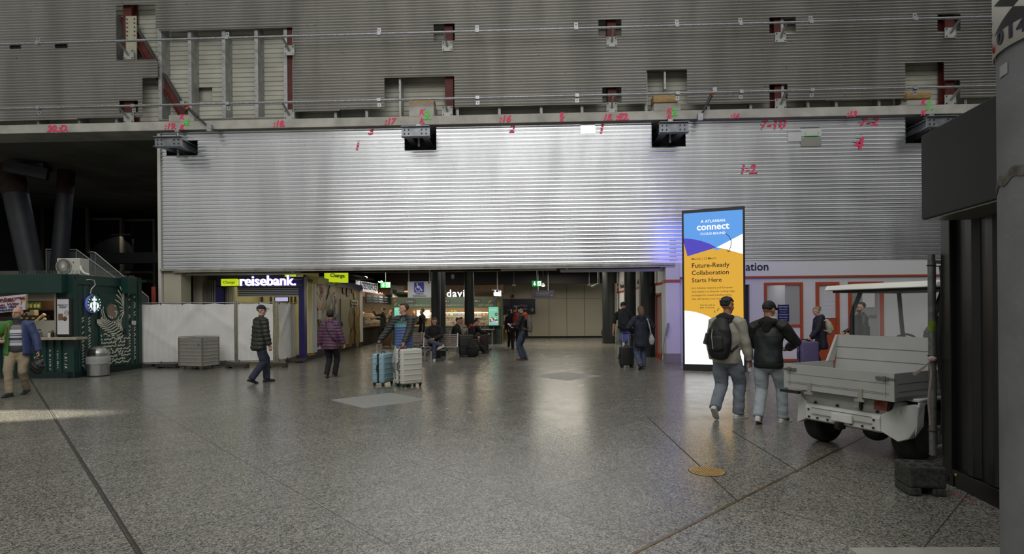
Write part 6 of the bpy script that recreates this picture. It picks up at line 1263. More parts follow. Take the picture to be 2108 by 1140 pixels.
def banded(name, bands, rough=.6, metal=0.0):
    """cloth whose colour changes with height: [(top z, rgb), ...] from the hem up"""
    if name in MATS: return MATS[name]
    m = bpy.data.materials.new(name); m.use_nodes = True; t = NT(m); p = t.N['Principled BSDF']; tc = t.n('TexCoord'); s = t.n('SeparateXYZ'); t.L.new(tc.outputs['Object'], s.inputs[0])
    r = t.n('ValToRGB'); r.color_ramp.interpolation = 'CONSTANT'; t.L.new(t.math('DIVIDE', s.outputs[2], 2.0), r.inputs[0]); e = r.color_ramp.elements
    e[0].position = 0; e[0].color = (*hexc(*bands[0][1]), 1); e.remove(e[1])
    for (z, _), (_, c) in zip(bands, bands[1:]): x = e.new(z / 2.0); x.color = (*hexc(*c), 1)
    t.L.new(r.outputs[0], p.inputs['Base Color']); p.inputs['Roughness'].default_value = rough; MATS[name] = m; return m
HAIR = {'black': M('hair_black', (.010, .009, .009), .55, bump=.5, bs=90), 'brown': M('hair_brown', hexc(64, 46, 34), .6, var=.4, vs=30, bump=.5, bs=90), 'grey': M('hair_grey', hexc(120, 116, 110), .7, var=.3, vs=30, bump=.4, bs=90), 'fair': M('hair_fair', hexc(150, 132, 104), .7, var=.35, vs=30, bump=.4, bs=90), 'red': M('hair_red', hexc(140, 66, 34), .6, var=.3, vs=30, bump=.4, bs=90), 'lbrown': M('hair_light_brown', hexc(104, 78, 54), .6, var=.35, vs=30, bump=.4, bs=90)}
def person(label, loc, rz, h=1.75, hz=.93, lean=0.0, side=0.0, twist=0.0, head=(0, 0), feet=None, hands=None, poles=None, kpoles=None, skin=SKIN, hair=('short', 'black'), hat=None, top=None, sleeve=None, hem=.16, bulk=1.0, puff=0, legs=None, baggy=1.0, shoe=None, sole=None, vox=.012, curl=.5, base_z=None, beard=None, hood=None, collar=1, glasses=False, group=None, female=False, face=True, palm=None, sleevelen=1.0, flat_feet=True):
    S = h / 1.75; root = thing('person', label, 'person', (loc[0], loc[1], loc[2] if base_z is None else base_z), rz, group)
    v3 = lambda *a: Vector(a) * S
    hip = v3(0, 0, hz); U = Vector((math.sin(side), math.sin(lean) * math.cos(side), math.cos(lean) * math.cos(side))).normalized()
    Rx = Vector((math.cos(twist), math.sin(twist), 0)); Rx = (Rx - U * Rx.dot(U)).normalized(); Fx = U.cross(Rx)
    chest = hip + U * .33 * S; neck = hip + U * .53 * S; sw = (.165 if female else .19) * S
    hy, hp = head; Hm = Matrix.Rotation(hy, 3, 'Z') @ Matrix.Rotation(-hp, 3, 'X'); hu = (U * .55 + Hm @ Vector((0, 0, 1)) * .45).normalized(); hc = neck + (U * .055 + hu * .12) * S
    J = {'root': root, 'S': S, 'neck': neck, 'chest': chest, 'U': U, 'R': Rx, 'F': Fx, 'hip': hip, 'head': hc, 'Hm': Hm, 'wrist': [], 'hand': []}
    feet = feet or ((-.1, .02, .08, .1, 0), (.1, -.02, .08, -.1, 0)); hands = hands or ((-.27, .04, .80), (.27, .04, .80)); poles = poles or ((-.5, -1, -.2), (.5, -1, -.2)); kp = kpoles or ((-.12, 1, 0), (.12, 1, 0))
    # ---- limbs
    legj = []
    for i, sx in enumerate((-1, 1)):
        hj = hip + Rx * sx * .095 * S - U * .03 * S; f = feet[i]; an = v3(f[0], f[1], f[2]); kn, an = ik(hj, an, .44 * S, .43 * S, kp[i]); legj.append((hj, kn, an, f[3], f[4]))
    armj = []
    for i, sx in enumerate((-1, 1)):
        sj = neck - U * .065 * S + Rx * sx * sw; el, wr = ik(sj, v3(*hands[i]), .29 * S, .26 * S, poles[i]); armj.append((sj, el, wr))
    # ---- body: one surface
    b = MB(); thin = .9
    limb(b, [hip - U * .08 * S, hip, hip + U * .15 * S, chest, neck - U * .09 * S, neck - U * .02 * S], [.09 * S, .105 * S, .095 * S, .108 * S, .09 * S, .055 * S], Rx, 1.4)
    limb(b, [neck - U * .05 * S, neck + U * .03 * S, hc - hu * .03 * S], [.062 * S, .056 * S, .05 * S])
    E = lambda c, r: b.ell(hc + Hm @ (Vector(c) * S), [x * S for x in r], n=16, m=12, R=Hm)
    E((0, -.008, .032), (.076, .096, .086)); E((0, .022, -.045), (.058, .068, .072)); E((0, .058, -.092), (.028, .026, .022)); E((0, .072, .026), (.055, .022, .014)); E((0, .078, -.064), (.025, .014, .010)); E((.038, .055, -.03), (.026, .028, .03)); E((-.038, .055, -.03), (.026, .028, .03))
    for sx in (-1, 1): E((sx * .077, -.006, -.008), (.012, .024, .034))
    limb(b, [hc + Hm @ v3(0, .088, .012), hc + Hm @ v3(0, .108, -.026)], [.011 * S, .016 * S])
    for (sj, el, wr) in armj:
        limb(b, [sj - (sj - neck) * .25, sj, (sj + el) / 2, el, (el * .6 + wr * .4), wr], [.05 * S, .052 * S, .044 * S, .038 * S, .038 * S, .026 * S])
    for (hj, kn, an, fy, fp) in legj:
        limb(b, [hj, (hj + kn) / 2, kn, kn * .65 + an * .35, an], [.085 * S, .07 * S, .052 * S, .052 * S, .036 * S])
        fd = Matrix.Rotation(fy, 3, 'Z') @ Matrix.Rotation(-fp, 3, 'X'); limb(b, [an + fd @ v3(0, -.03, -.03), an + fd @ v3(0, .12, -.045)], [.03 * S, .026 * S])
    # ---- hands
    for i, sx in enumerate((-1, 1)):
        sj, el, wr = armj[i]; d = (wr - el).normalized()
        if palm and palm[i] is not None: d2 = Vector(palm[i][0]).normalized(); nrm = Vector(palm[i][1]).normalized()
        else: d2 = (d * .8 + Vector((0, .1, -.35))).normalized() if d.z < -.5 else d; nrm = Vector((-sx, .25, 0))
        nrm = (nrm - d2 * nrm.dot(d2)).normalized(); lat = d2.cross(nrm)
        if lat.dot(Vector((0, 1, .2))) < 0: lat = -lat          # thumb side points forward
        pc_ = wr + d2 * .05 * S; limb(b, [wr, wr + d2 * .035 * S, wr + d2 * .082 * S], [.024 * S, .034 * S, .036 * S], nrm, .42)
        c_ = curl if not isinstance(curl, (tuple, list)) else curl[i]
        for k, (o_, L_) in enumerate(((.028, .068), (.010, .078), (-.009, .072), (-.027, .055))):
            r0 = wr + (d2 * .085 + lat * o_) * S; a1, a2, a3 = c_ * .9, c_ * 2.1, c_ * 2.9; f1 = r0 + (d2 * math.cos(a1) + nrm * math.sin(a1)) * L_ * .45 * S; f2 = f1 + (d2 * math.cos(a2) + nrm * math.sin(a2)) * L_ * .33 * S; f3 = f2 + (d2 * math.cos(a3) + nrm * math.sin(a3)) * L_ * .26 * S
            limb(b, [r0 - d2 * .015 * S, f1, f2, f3], [.0098 * S, .0092 * S, .0086 * S, .0078 * S], n=8)
        t0 = wr + (d2 * .03 + lat * .026) * S; t1 = t0 + (d2 * .5 + lat * .65 + nrm * .3 * (1 + c_)) * .036 * S; t2 = t1 + (d2 * .8 + lat * .2 + nrm * .5 * c_) * .032 * S
        limb(b, [t0, t1, t2], [.013 * S, .0105 * S, .009 * S], n=8); J['wrist'].append(wr); J['hand'].append(wr + d2 * .09 * S + nrm * .02 * S)
    rem(b.build('body', skin, root, w=0), min(vox, .010), 2)
    if face:
        for sx in (-1, 1):
            b = MB(); b.ell(hc + Hm @ v3(sx * .031, .079, .006), (.013 * S, .011 * S, .008 * S), n=10, m=8, R=Hm); b.mat(1).ell(hc + Hm @ v3(sx * .031, .087, .006), (.006 * S, .004 * S, .006 * S), n=8, m=6, R=Hm); b.build('eye', [m_eye, m_iris], root, w=0, smooth=60)
            b = MB(); limb(b, [hc + Hm @ v3(sx * .014, .094, .026), hc + Hm @ v3(sx * .046, .083, .028)], [.005 * S, .004 * S], n=6); b.build('eyebrow', HAIR[hair[1]] if hair else m_iris, root, w=0, smooth=60)
        b = MB(); b.ell(hc + Hm @ v3(0, .089, -.064), (.022 * S, .006 * S, .0045 * S), n=10, m=6, R=Hm); b.build('mouth', M('lips', hexc(150, 90, 84), .5), root, w=0, smooth=60)
    # ---- hair, beard, hats
    if hair:
        st, hcN = hair; b = MB(); rn = random.Random(len(label))
        def cut(v, lo=-.35, fr=.30):
            v = Vector(v); k = 1 + .035 * math.sin(v.x * 17 + v.z * 9) * math.sin(v.y * 15 + v.z * 7)
            if v.y > .15 and v.z < fr: v = Vector((v.x * .80, v.y * .74, v.z))
            if v.z < lo: v = Vector((v.x * .85, v.y * .85, lo + (v.z - lo) * .2))
            return v * k
        if st == 'short': b.ell(hc + Hm @ v3(0, -.014, .042), (.083 * S, .100 * S, .090 * S), n=22, m=16, R=Hm, fn=lambda v: cut(v, -.62, .42))
        if st == 'tuft':
            b.ell(hc + Hm @ v3(0, -.014, .038), (.081 * S, .098 * S, .088 * S), n=22, m=16, R=Hm, fn=lambda v: cut(v, -.55, .42))
            for k in range(34): a = rn.uniform(0, 2 * PI); e_ = rn.uniform(.25, 1.5); p = hc + Hm @ v3(.078 * math.cos(a) * math.cos(e_), -.010 + .092 * math.sin(a) * math.cos(e_), .044 + .082 * math.sin(e_)); b.ell(p, (.020 * S, .026 * S, .018 * S), n=8, m=6, R=Hm @ Matrix.Rotation(rn.uniform(-.6, .6), 3, 'X'))
        if st == 'bob': b.ell(hc + Hm @ v3(0, -.015, .025), (.100 * S, .112 * S, .112 * S), n=22, m=16, R=Hm, fn=lambda v: cut(v, -.80, .30))
        if st == 'long':
            b.ell(hc + Hm @ v3(0, -.014, .04), (.086 * S, .104 * S, .092 * S), n=22, m=16, R=Hm, fn=lambda v: cut(v, -.8, .40)); limb(b, [hc + Hm @ v3(0, -.06, .02), hc + Hm @ v3(0, -.09, -.10), hc + Hm @ v3(0, -.085, -.22)], [.075 * S, .078 * S, .045 * S], Hm @ Vector((1, 0, 0)), 1.15)
        if st == 'messybun':
            b.ell(hc + Hm @ v3(0, -.014, .04), (.086 * S, .104 * S, .092 * S), n=22, m=16, R=Hm, fn=lambda v: cut(v, -.6, .40))
            for k in range(16): b.ell(hc + Hm @ (v3(0, -.10, .05) + Vector((rn.gauss(0, .03), rn.gauss(0, .025), rn.gauss(0, .035)))), (.03, .016, .02), n=8, m=6, R=Matrix.Rotation(rn.uniform(0, 3), 3, 'X'))
        if st == 'ring': b.ell(hc + Hm @ v3(0, -.016, .0), (.082 * S, .098 * S, .062 * S), n=22, m=14, R=Hm, fn=lambda v: cut(v, -.8, 2) if v.z < .55 else v * .8)
        o = b.build('hair', HAIR[hcN], root, w=0, smooth=70)
        if st in ('tuft', 'messybun', 'long'): rem(o, .010, 1)
    if beard:
        b = MB(); b.ell(hc + Hm @ v3(0, .040, -.072), (.062 * S, .062 * S, .052 * S), n=16, m=10, R=Hm, fn=lambda v: v * (1 + .06 * math.sin(v.x * 20)) if v.z < .35 else Vector((v.x, v.y * .7, .35 + (v.z - .35) * .2))); b.build('beard', HAIR[beard], root, w=0, smooth=70)
    if glasses:
        b = MB()
        for sx in (-1, 1): c = hc + Hm @ v3(sx * .032, .097, .005); b.tube([c + Hm @ v3(.024 * math.cos(k * PI / 8), 0, .019 * math.sin(k * PI / 8)) for k in range(16)], .0028 * S, n=5, closed=True); b.tube([hc + Hm @ v3(sx * .056, .094, .01), hc + Hm @ v3(sx * .078, .0, .006)], .0028 * S, n=5)
        b.build('glasses', m_black, root, w=0)
    if hat:
        kind, hm_ = hat; b = MB()
        if kind == 'cap':
            b.ell(hc + Hm @ v3(0, -.008, .046), (.086 * S, .104 * S, .086 * S), n=24, m=16, R=Hm, fn=lambda v: v if v.z > -.12 else Vector((v.x * .96, v.y * .96, -.12 + (v.z + .12) * .05))); o = b.build('cap', hm_, root, w=0, smooth=60); b = MB(); b.ell(hc + Hm @ v3(0, .105, .042), (.068 * S, .072 * S, .009 * S), n=20, m=8, R=Hm @ Matrix.Rotation(-.12, 3, 'X')); b.build('cap_visor', hm_, o, w=0, smooth=60)
        if kind == 'beanie': b.ell(hc + Hm @ v3(0, -.012, .05), (.088 * S, .106 * S, .095 * S), n=24, m=16, R=Hm, fn=lambda v: v if v.z > -.25 else Vector((v.x, v.y, -.25 + (v.z + .25) * .05))); b.build('beanie', hm_, root, w=0, smooth=60)
        if kind == 'shades': 
            for sx in (-1, 1): b.ell(hc + Hm @ v3(sx * .034, .062, .098), (.027 * S, .012 * S, .02 * S), n=12, m=8, R=Hm @ Matrix.Rotation(-.6, 3, 'X'))
            b.build('sunglasses', m_black, root, w=0, smooth=60)
    # ---- top
    if top:
        mt = top; k = bulk * S; b = MB()
        lo = hip - U * hem * S; fwd_hem = Vector((0, lean * .05, 0))
        limb(b, [lo + fwd_hem, hip - U * (hem - .06) * S, hip + U * .12 * S, chest, neck - U * .10 * S, neck - U * .035 * S], [.122 * k, .128 * k, .122 * k, .130 * k, .110 * k, .066 * S], Rx, 1.36 if not female else 1.36, n=24, c0=.12)
        if collar: limb(b, [neck - U * .05 * S, neck + U * .025 * S], [.072 * S, .070 * S])
        sl = []
        for i, (sj, el, wr) in enumerate(armj):
            tb = b if not sleeve else MB(); w2 = el + (wr - el) * (sleevelen if sleevelen <= 1 else 1); bk = k
            pts = [sj - (sj - neck) * .35, sj, (sj + el) / 2, el, (el + w2) / 2, w2] if sleevelen > .2 else [sj - (sj - neck) * .35, sj, sj + (el - sj) * .6, el]
            limb(tb, pts, [.07 * bk, .080 * bk, .072 * bk, .066 * bk, .062 * bk, .052 * bk][:len(pts)], c1=.2)
            if sleeve: sl.append(tb)
        d = ('puff', puff) if puff else ('fold', .008)
        rem(b.build('jacket', mt, root, w=0), vox, 3, d)
        for i, tb in enumerate(sl): rem(tb.build('sleeve', sleeve if not isinstance(sleeve, (tuple, list)) else sleeve[i], root, w=0), vox, 3, d)
        if hood:
            b = MB(); limb(b, [neck - Fx * .06 * S - Rx * .085 * S + U * .0 * S, neck - Fx * .115 * S - U * .035 * S, neck - Fx * .06 * S + Rx * .085 * S], [.05 * S, .068 * S, .05 * S]); limb(b, [neck - Fx * .10 * S, neck - Fx * .11 * S - U * .13 * S], [.075 * S, .045 * S], Rx, 1.25); rem(b.build('hood', hood, root, w=0), vox, 3, ('fold', .006))
    # ---- trousers
    b = MB(); g = baggy * S; limb(b, [hip - U * .10 * S, hip - U * .02 * S, hip + U * .09 * S], [.105 * S, .115 * S, .105 * S], Rx, 1.36)
    for (hj, kn, an, fy, fp) in legj:
        end = an - (kn - an).normalized() * .01 * S
        limb(b, [hj, (hj + kn) / 2, kn, kn * .55 + end * .45, end], [.102 * S, .086 * g, .070 * g, .064 * g, .062 * g], c1=.15)
    rem(b.build('trousers', legs, root, w=0), vox, 3, ('crumple', .0048 * baggy))
    for (hj, kn, an, fy, fp) in legj:
        fd = Matrix.Rotation(fy, 3, 'Z') @ Matrix.Rotation(-fp, 3, 'X'); q = lambda *a: an + fd @ v3(*a); b = MB()
        limb(b, [q(0, -.045, -.045), q(0, .03, -.042), q(0, .115, -.052), q(0, .165, -.056)], [.036 * S, .040 * S, .034 * S, .024 * S], fd @ Vector((1, 0, 0)), 1.12); limb(b, [q(0, -.012, .02), q(0, -.02, -.04)], [.040 * S, .040 * S])
        sh = rem(b.build('shoe', shoe, root, w=0), .009, 2); J.setdefault('foot', []).append((an, fd, sh))
        out = [(-.033, -.075), (0, -.09), (.033, -.075), (.04, .03), (.046, .12), (.032, .18), (0, .195), (-.032, .18), (-.046, .12), (-.04, .03)]
        b = MB(); b.prism([q(x, y, -.08) for x, y in out], fd @ v3(0, 0, .022)); b.build('sole', sole or shoe, sh, w=0, bevel=.004)
    return J
def finish_remesh():
    for o, vox, sm, disp in REM:
        m = o.modifiers.new('r', 'REMESH'); m.mode = 'VOXEL'; m.voxel_size = vox; m.adaptivity = 0
        m = o.modifiers.new('s', 'SMOOTH'); m.factor = .5; m.iterations = sm
    bpy.context.view_layer.update(); dg = bpy.context.evaluated_depsgraph_get(); done = []
    for o, vox, sm, disp in REM: done.append((o, bpy.data.meshes.new_from_object(o.evaluated_get(dg)), disp))
    for o, me, disp in done:
        o.modifiers.clear(); old = o.data; o.data = me; bpy.data.meshes.remove(old)
        if disp:
            n = len(me.vertices); co = np.empty(n * 3, 'f'); me.vertices.foreach_get('co', co); co = co.reshape(n, 3); no = np.array([v.normal[:] for v in me.vertices], 'f').reshape(n, 3)
            kd, a = disp
            if kd == 'puff':
                s = np.abs(np.sin(np.pi * co[:, 2] / a + .25 * np.sin(co[:, 0] * 11 + co[:, 1] * 7))) ** .6; w = np.array([mnoise.noise(Vector(c) * 14) for c in co.tolist()], 'f'); dd = .016 * (s - .75) + .006 * w
            elif kd == 'fold': dd = a * np.array([mnoise.noise(Vector((c[0] * 9 + c[2] * 5, c[1] * 9 - c[2] * 4, c[2] * 7))) for c in co.tolist()], 'f') * 1.3
            else: dd = a * np.array([mnoise.noise(Vector((c[0] * 8 + c[2] * 6, c[1] * 8, c[2] * (15 if c[2] < .55 else 9)))) for c in co.tolist()], 'f') * 1.4
            co += no * dd[:, None]; me.vertices.foreach_set('co', co.reshape(-1)); me.update()
        me.polygons.foreach_set('use_smooth', [True] * len(me.polygons))
def Wd(J, p): return mw(J['root']) @ Vector(p)
def worn_pack(label, J, mat, w=.30, h=.46, d=.17, drop=.02, trim=None, straps=True, pocket=True, name='backpack', roll=False):
    """rucksack on the back: a thing of its own with bag, pocket and straps"""
    S = J['S']; r = J['root']; c = J['neck'] - J['U'] * (h / 2 + .05 + drop) * S - J['F'] * (.135 + d / 2) * S; root = thing(name, label, 'rucksack', Wd(J, c - J['U'] * h / 2 * S)); M3 = Matrix((J['R'], J['F'], J['U'])).transposed(); W = mw(r)
    P = lambda x, y, z: W @ (c + M3 @ (Vector((x, y, z)) * S))
    b = MB(); ax = (W.to_3x3() @ J['R'])
    limb(b, [P(0, 0, -h * .42), P(0, -.01, -h * .15), P(0, -.005, h * .2), P(0, .02, h * .42)], [d * .5 * S, d * .56 * S, d * .52 * S, d * .36 * S], ax, w / d * .92); rem(b.build('bag', mat, root), .012, 3, ('fold', .008))
    if pocket: b = MB(); limb(b, [P(0, -d * .45, -h * .3), P(0, -d * .45, 0)], [.045 * S, .04 * S], ax, 2.4); rem(b.build('pocket', mat, root), .012, 2)
    if straps:
        for sx in (-1, 1): b = MB(); b.tube([P(sx * .08, d * .45, h * .44), P(sx * .115, d * .5 + .09, h * .56), P(sx * .13, d * .5 + .23, h * .40), P(sx * .14, d * .5 + .24, h * .1), P(sx * .17, d * .5 + .09, -h * .22), P(sx * .13, d * .45, -h * .36)], .018 * S, n=6); b.build('strap', trim or mat, root, smooth=60)
    b = MB(); b.tube([P(-.03, d * .3, h * .46), P(0, d * .3, h * .55), P(.03, d * .3, h * .46)], .008 * S, n=6); b.build('handle', trim or mat, root)
    return root, P
m_black_cl = cloth('black_cloth', (22, 22, 24)); m_jean = cloth('blue_jeans', (116, 124, 134), bs=120); m_jean_l = cloth('pale_jeans', (156, 164, 170), bs=120); m_navy_cl = cloth('navy_cloth', (28, 32, 48)); m_wsole = M('white_rubber', hexc(200, 200, 196), .6); m_wshoe = M('white_leather', hexc(196, 196, 192), .5); m_bshoe = M('black_leather', (.018, .017, .017), .4); m_khaki = cloth('khaki_cloth', (150, 136, 112)); m_greycl = cloth('grey_cloth', (150, 150, 150)); m_dkgrey = cloth('dark_grey_cloth', (58, 60, 66))
# ---- man in green jacket
sweater = banded('norwegian_sweater', [(.90, (58, 58, 62)), (.98, (62, 62, 66)), (1.0, (60, 72, 120)), (1.06, (196, 194, 190)), (1.075, (70, 82, 130)), (1.10, (190, 188, 190)), (1.15, (62, 66, 96)), (1.18, (196, 194, 190)), (1.2, (60, 66, 100)), (1.225, (176, 176, 186)), (1.24, (66, 74, 112)), (1.31, (198, 196, 192)), (1.40, (120, 120, 126)), (2, (54, 54, 58))], .9)
m_grn = cloth('green_jacket', (58, 120, 40), .6); m_lin = cloth('blue_lining', (54, 66, 108), .55)
q = fl(38, 813); J = person('bearded person in an open green jacket over a patterned sweater walking past the green kiosk', q, PI + .38, 1.76, feet=((-.07, -.16, .11, -.15, .25), (.05, .22, .08, -.2, -.05)), hands=((-.36, .04, .82), (.20, .24, 1.10)), poles=((-.7, -.5, 0), (.8, -.6, -.3)), hair=('ring', 'grey'), beard='grey', glasses=True, head=(-.25, .05), top=sweater, hem=.06, bulk=1.14, sleeve=(m_lin, m_grn), legs=m_khaki, baggy=1.1, shoe=m_bshoe, vox=.012, curl=(.6, .6))
S, U_, R_x, F_ = J['S'], J['U'], J['R'], J['F']
def flap(mb, a0, a1, z0, z1, grow):
    def f(i, j):
        a = a0 + (a1 - a0) * i; z = z0 + (z1 - z0) * j; w = .185 + grow * (1 - j) - .05 * max(0, j - .8) * 4 * .5; dd = .155 + grow * (1 - j) - .03 * max(0, j - .8) * 4
        return J['hip'] + R_x * w * math.sin(a) * S + F_ * dd * math.cos(a) * S + U_ * z * S
    mb.grid(f, 16, 14)
b = MB(); flap(b, rad(26), rad(200), -.13, .50, .03); b.build('jacket_shell', m_grn, J['root'], w=0, smooth=60, solid=.012); b = MB(); flap(b, -rad(36), -rad(165), -.13, .50, .05); b.build('jacket_lining', m_lin, J['root'], w=0, smooth=60, solid=.012)
b = MB(); b.tube([J['neck'] + R_x * .11 + F_ * .05, J['neck'] + R_x * .12 + F_ * .15 - U_ * .12, J['hip'] + U_ * .22 + R_x * .13 + F_ * .20], .014, n=6); b.build('leather_strap', M('strap_brown', hexc(120, 70, 44), .6), J['root'], w=0)
hp_ = Wd(J, J['hand'][0]); bg = thing('plastic_bag', 'black plastic bag hanging from the bearded person\'s hand', 'bag', hp_ - Vector((0, 0, .35))); b = MB(); b.ell(hp_ - Vector((0, 0, .22)), (.14, .11, .16), n=18, m=12, fn=lambda v: v * (1 + .08 * math.sin(v.x * 9 + v.z * 11))); b.ell(hp_ - Vector((0, 0, .06)), (.035, .03, .08), n=10, m=8); rem(b.build('bag', M('bag_black', (.012, .012, .013), .35, bump=.4, bs=25), bg), .012, 2, ('fold', .01))
b = MB(); b.tube([hp_ + Vector((-.03, 0, -.08)), hp_ + Vector((0, 0, .012)), hp_ + Vector((.03, 0, -.08))], .008, n=6); b.build('handle', M('bag_black', (.012, .012, .013), .35), bg)
# ---- man in the cap
q = fl(534, 788); J = person('person in dark green quilted jacket and navy cap walking past the white tarpaulin', q, -rad(42), 1.78, lean=.09, head=(-.75, .03), feet=((-.09, .20, .08, 0, 0), (.07, -.20, .12, .1, .35)), hands=((-.27, .10, .82), (.28, .12, .80)), hair=('short', 'grey'), hat=('cap', cloth('navy_cap', (28, 30, 52))), top=cloth('dark_green_quilt', (38, 42, 34), .5), puff=.095, hem=.19, bulk=1.27, baggy=1.22, legs=cloth('dark_jeans', (44, 50, 66)), shoe=m_bshoe, vox=.011, glasses=True)
# ---- woman in purple
q = fl(681, 777); J = person('person in purple quilted jacket with dark shoulder strap walking towards the money murals', q, -rad(8), 1.66, female=True, lean=.03, head=(.1, .05), feet=((-.06, -.10, .11, .1, .3), (.06, .10, .08, -.1, 0)), hands=((-.31, .02, .86), (.33, .10, .84)), hair=('bob', 'black'), top=cloth('purple_quilt', (92, 58, 84), .5), puff=.075, hem=.18, bulk=1.28, legs=cloth('black_trousers', (20, 20, 26)), baggy=1.12, shoe=m_bshoe, sole=M('grey_rubber', hexc(110, 110, 112), .7), vox=.011, collar=1)
n_, R_, F_, U_ = J['neck'], J['R'], J['F'], J['U']; b = MB(); b.tube([n_ - R_ * .07 + F_ * .06 - U_ * .01, n_ - R_ * .09 - F_ * .07 - U_ * .01, n_ - R_ * .02 - F_ * .165 - U_ * .18, n_ + R_ * .12 - F_ * .175 - U_ * .40, n_ + R_ * .20 - F_ * .08 - U_ * .50], .016, n=6); sbg = tag(b.build('shoulder_strap', m_black, J['root'], w=0), None)
# ---- man with two suitcases
jk = banded('striped_down_jacket', [(1.275, (80, 100, 152)), (1.325, (96, 164, 144)), (1.385, (58, 104, 108)), (2, (50, 52, 52))], .45)
q = fl(832, 791); MANL = J = person('person in black, teal and blue down jacket standing between two suitcases', q, PI - .32, 1.78, head=(-.75, -.02), lean=-.02, feet=((-.12, .0, .08, .25, 0), (.10, .05, .08, -.1, 0)), hands=((-.20, .30, .93), (.46, .20, .97)), poles=((-.9, -.3, -.3), (.7, -.6, -.3)), hair=('short', 'brown'), hat=('shades', None), top=jk, sleeve=M('down_sleeve', hexc(44, 46, 46), .45), puff=.062, hem=.19, bulk=1.24, legs=cloth('grey_joggers', (150, 150, 148)), baggy=1.12, shoe=cloth('grey_shoe', (110, 112, 108)), sole=M('mint_rubber', hexc(90, 170, 140), .6), vox=.0105, hood=cloth('blue_hood', (70, 92, 160)), curl=.75)
b = MB(); b.tube([J['neck'] + J['F'] * .085 - J['U'] * .03, J['chest'] + J['F'] * .155 * 1.02, J['hip'] + J['F'] * .150 - J['U'] * .15], .006, n=5); b.build('zip', M('zip_grey', hexc(120, 124, 126), .4, metal=.5), J['root'], w=0)
b = MB(); b.box(J['chest'] + J['R'] * .12 + J['F'] * .128 + J['U'] * .01, (.07, .012, .02), R=Matrix.Rotation(-.5, 3, 'Z')); b.build('chest_patch', M('patch_tan', hexc(130, 96, 60), .7), J['root'], w=0)
# ---- two young men in front
m_para = cloth('stone_parka', (150, 146, 134), .6); q = fl(1497, 862)
J = person('person in stone coloured parka with a black rucksack walking beside the advertising screen', q, -rad(40), 1.765, lean=.05, twist=-.05, head=(-.5, .03), feet=((-.08, -.24, .19, .1, .75), (.10, .16, .08, -.45, 0)), hands=((-.24, .10, .86), (.30, .10, .82)), hair=('tuft', 'black'), top=m_para, hem=.12, bulk=1.14, legs=m_jean, baggy=1.32, shoe=m_wshoe, sole=m_wsole, vox=.0095, hood=m_black_cl, skin=SKIN_T, curl=.7)
pk, PP = worn_pack('black rucksack with a pale zip on the back of the stone parka', J, cloth('black_pack', (18, 18, 20), .6), w=.34, h=.52, d=.20, drop=-.02)
b = MB(); b.tube([PP(-.05, -.125, .12), PP(-.055, -.135, .02), PP(-.03, -.135, -.16)], .005, n=5); b.build('zip', M('zip_pale', hexc(170, 170, 168), .4), pk); b = MB(); b.bar(PP(-.15, -.02, .05), PP(-.17, -.06, -.1), .03, .10); b.build('side_pocket', m_dkgrey, pk)
hp_ = Wd(J, J['hand'][1]); bt = thing('water_bottle', 'small clear bottle held in the hand of the person in the stone parka', 'bottle', hp_ - Vector((.02, 0, .1))); b = MB(); b.lathe([(.028, -.08), (.03, .04), (.014, .07), (.014, .09)], hp_, n=14); b.build('body', M('clear_plastic', (.85, .87, .88), .15, alpha=.45), bt, smooth=50); b = MB(); b.cyl(hp_ + Vector((0, 0, .088)), hp_ + Vector((0, 0, .105)), .016, n=12); b.build('cap', m_white, bt)
q = fl(1583, 871); J = person('person in black bomber jacket, black cap and pale jeans walking beside the flatbed vehicle', q, -rad(36), 1.70, lean=.04, head=(-.4, .22), feet=((-.10, -.18, .12, .12, .3), (.14, .20, .08, -.35, 0)), hands=((-.12, .34, 1.10), (.20, .32, 1.08)), poles=((-.5, -.5, -.7), (1, -.35, -.5)), hair=('short', 'black'), hat=('cap', m_black_cl), top=cloth('black_green_bomber', (26, 32, 32), .55), sleeve=cloth('bomber_sleeve', (16, 16, 17), .6), hem=.10, bulk=1.14, legs=m_jean_l, baggy=1.22, shoe=m_wshoe, sole=m_wsole, vox=.0095, hood=cloth('black_hood', (16, 16, 17)), skin=SKIN_T)
b = MB(); b.tube([J['neck'] + (J['R'] * math.cos(k * PI / 8) * .092 + J['F'] * math.sin(k * PI / 8) * .09) + J['U'] * .05 for k in range(16)], .024, n=8, closed=True); rem(b.build('fleece_collar', cloth('fleece_white', (190, 186, 176)), J['root'], w=0), .011, 2)
b = MB(); limb(b, [J['hip'] - J['U'] * .125, J['hip'] - J['U'] * .06], [.140, .146], J['R'], 1.36, n=24, c0=.1, c1=.1); rem(b.build('waist_band', cloth('rib_black', (12, 12, 13)), J['root'], w=0), .012, 2)
for an_, fd_, sh in J['foot']:
    b = MB()
    for sx in (-1, 1):
        for k in range(3): y_ = .035 + .026 * k; b.bar(an_ + fd_ @ Vector((sx * .041, y_ - .012, -.056)), an_ + fd_ @ Vector((sx * .036, y_ + .012, -.020)), .010, .012, up=(0, 1, 0))
    b.build('stripe_pattern', m_black, sh, w=0)
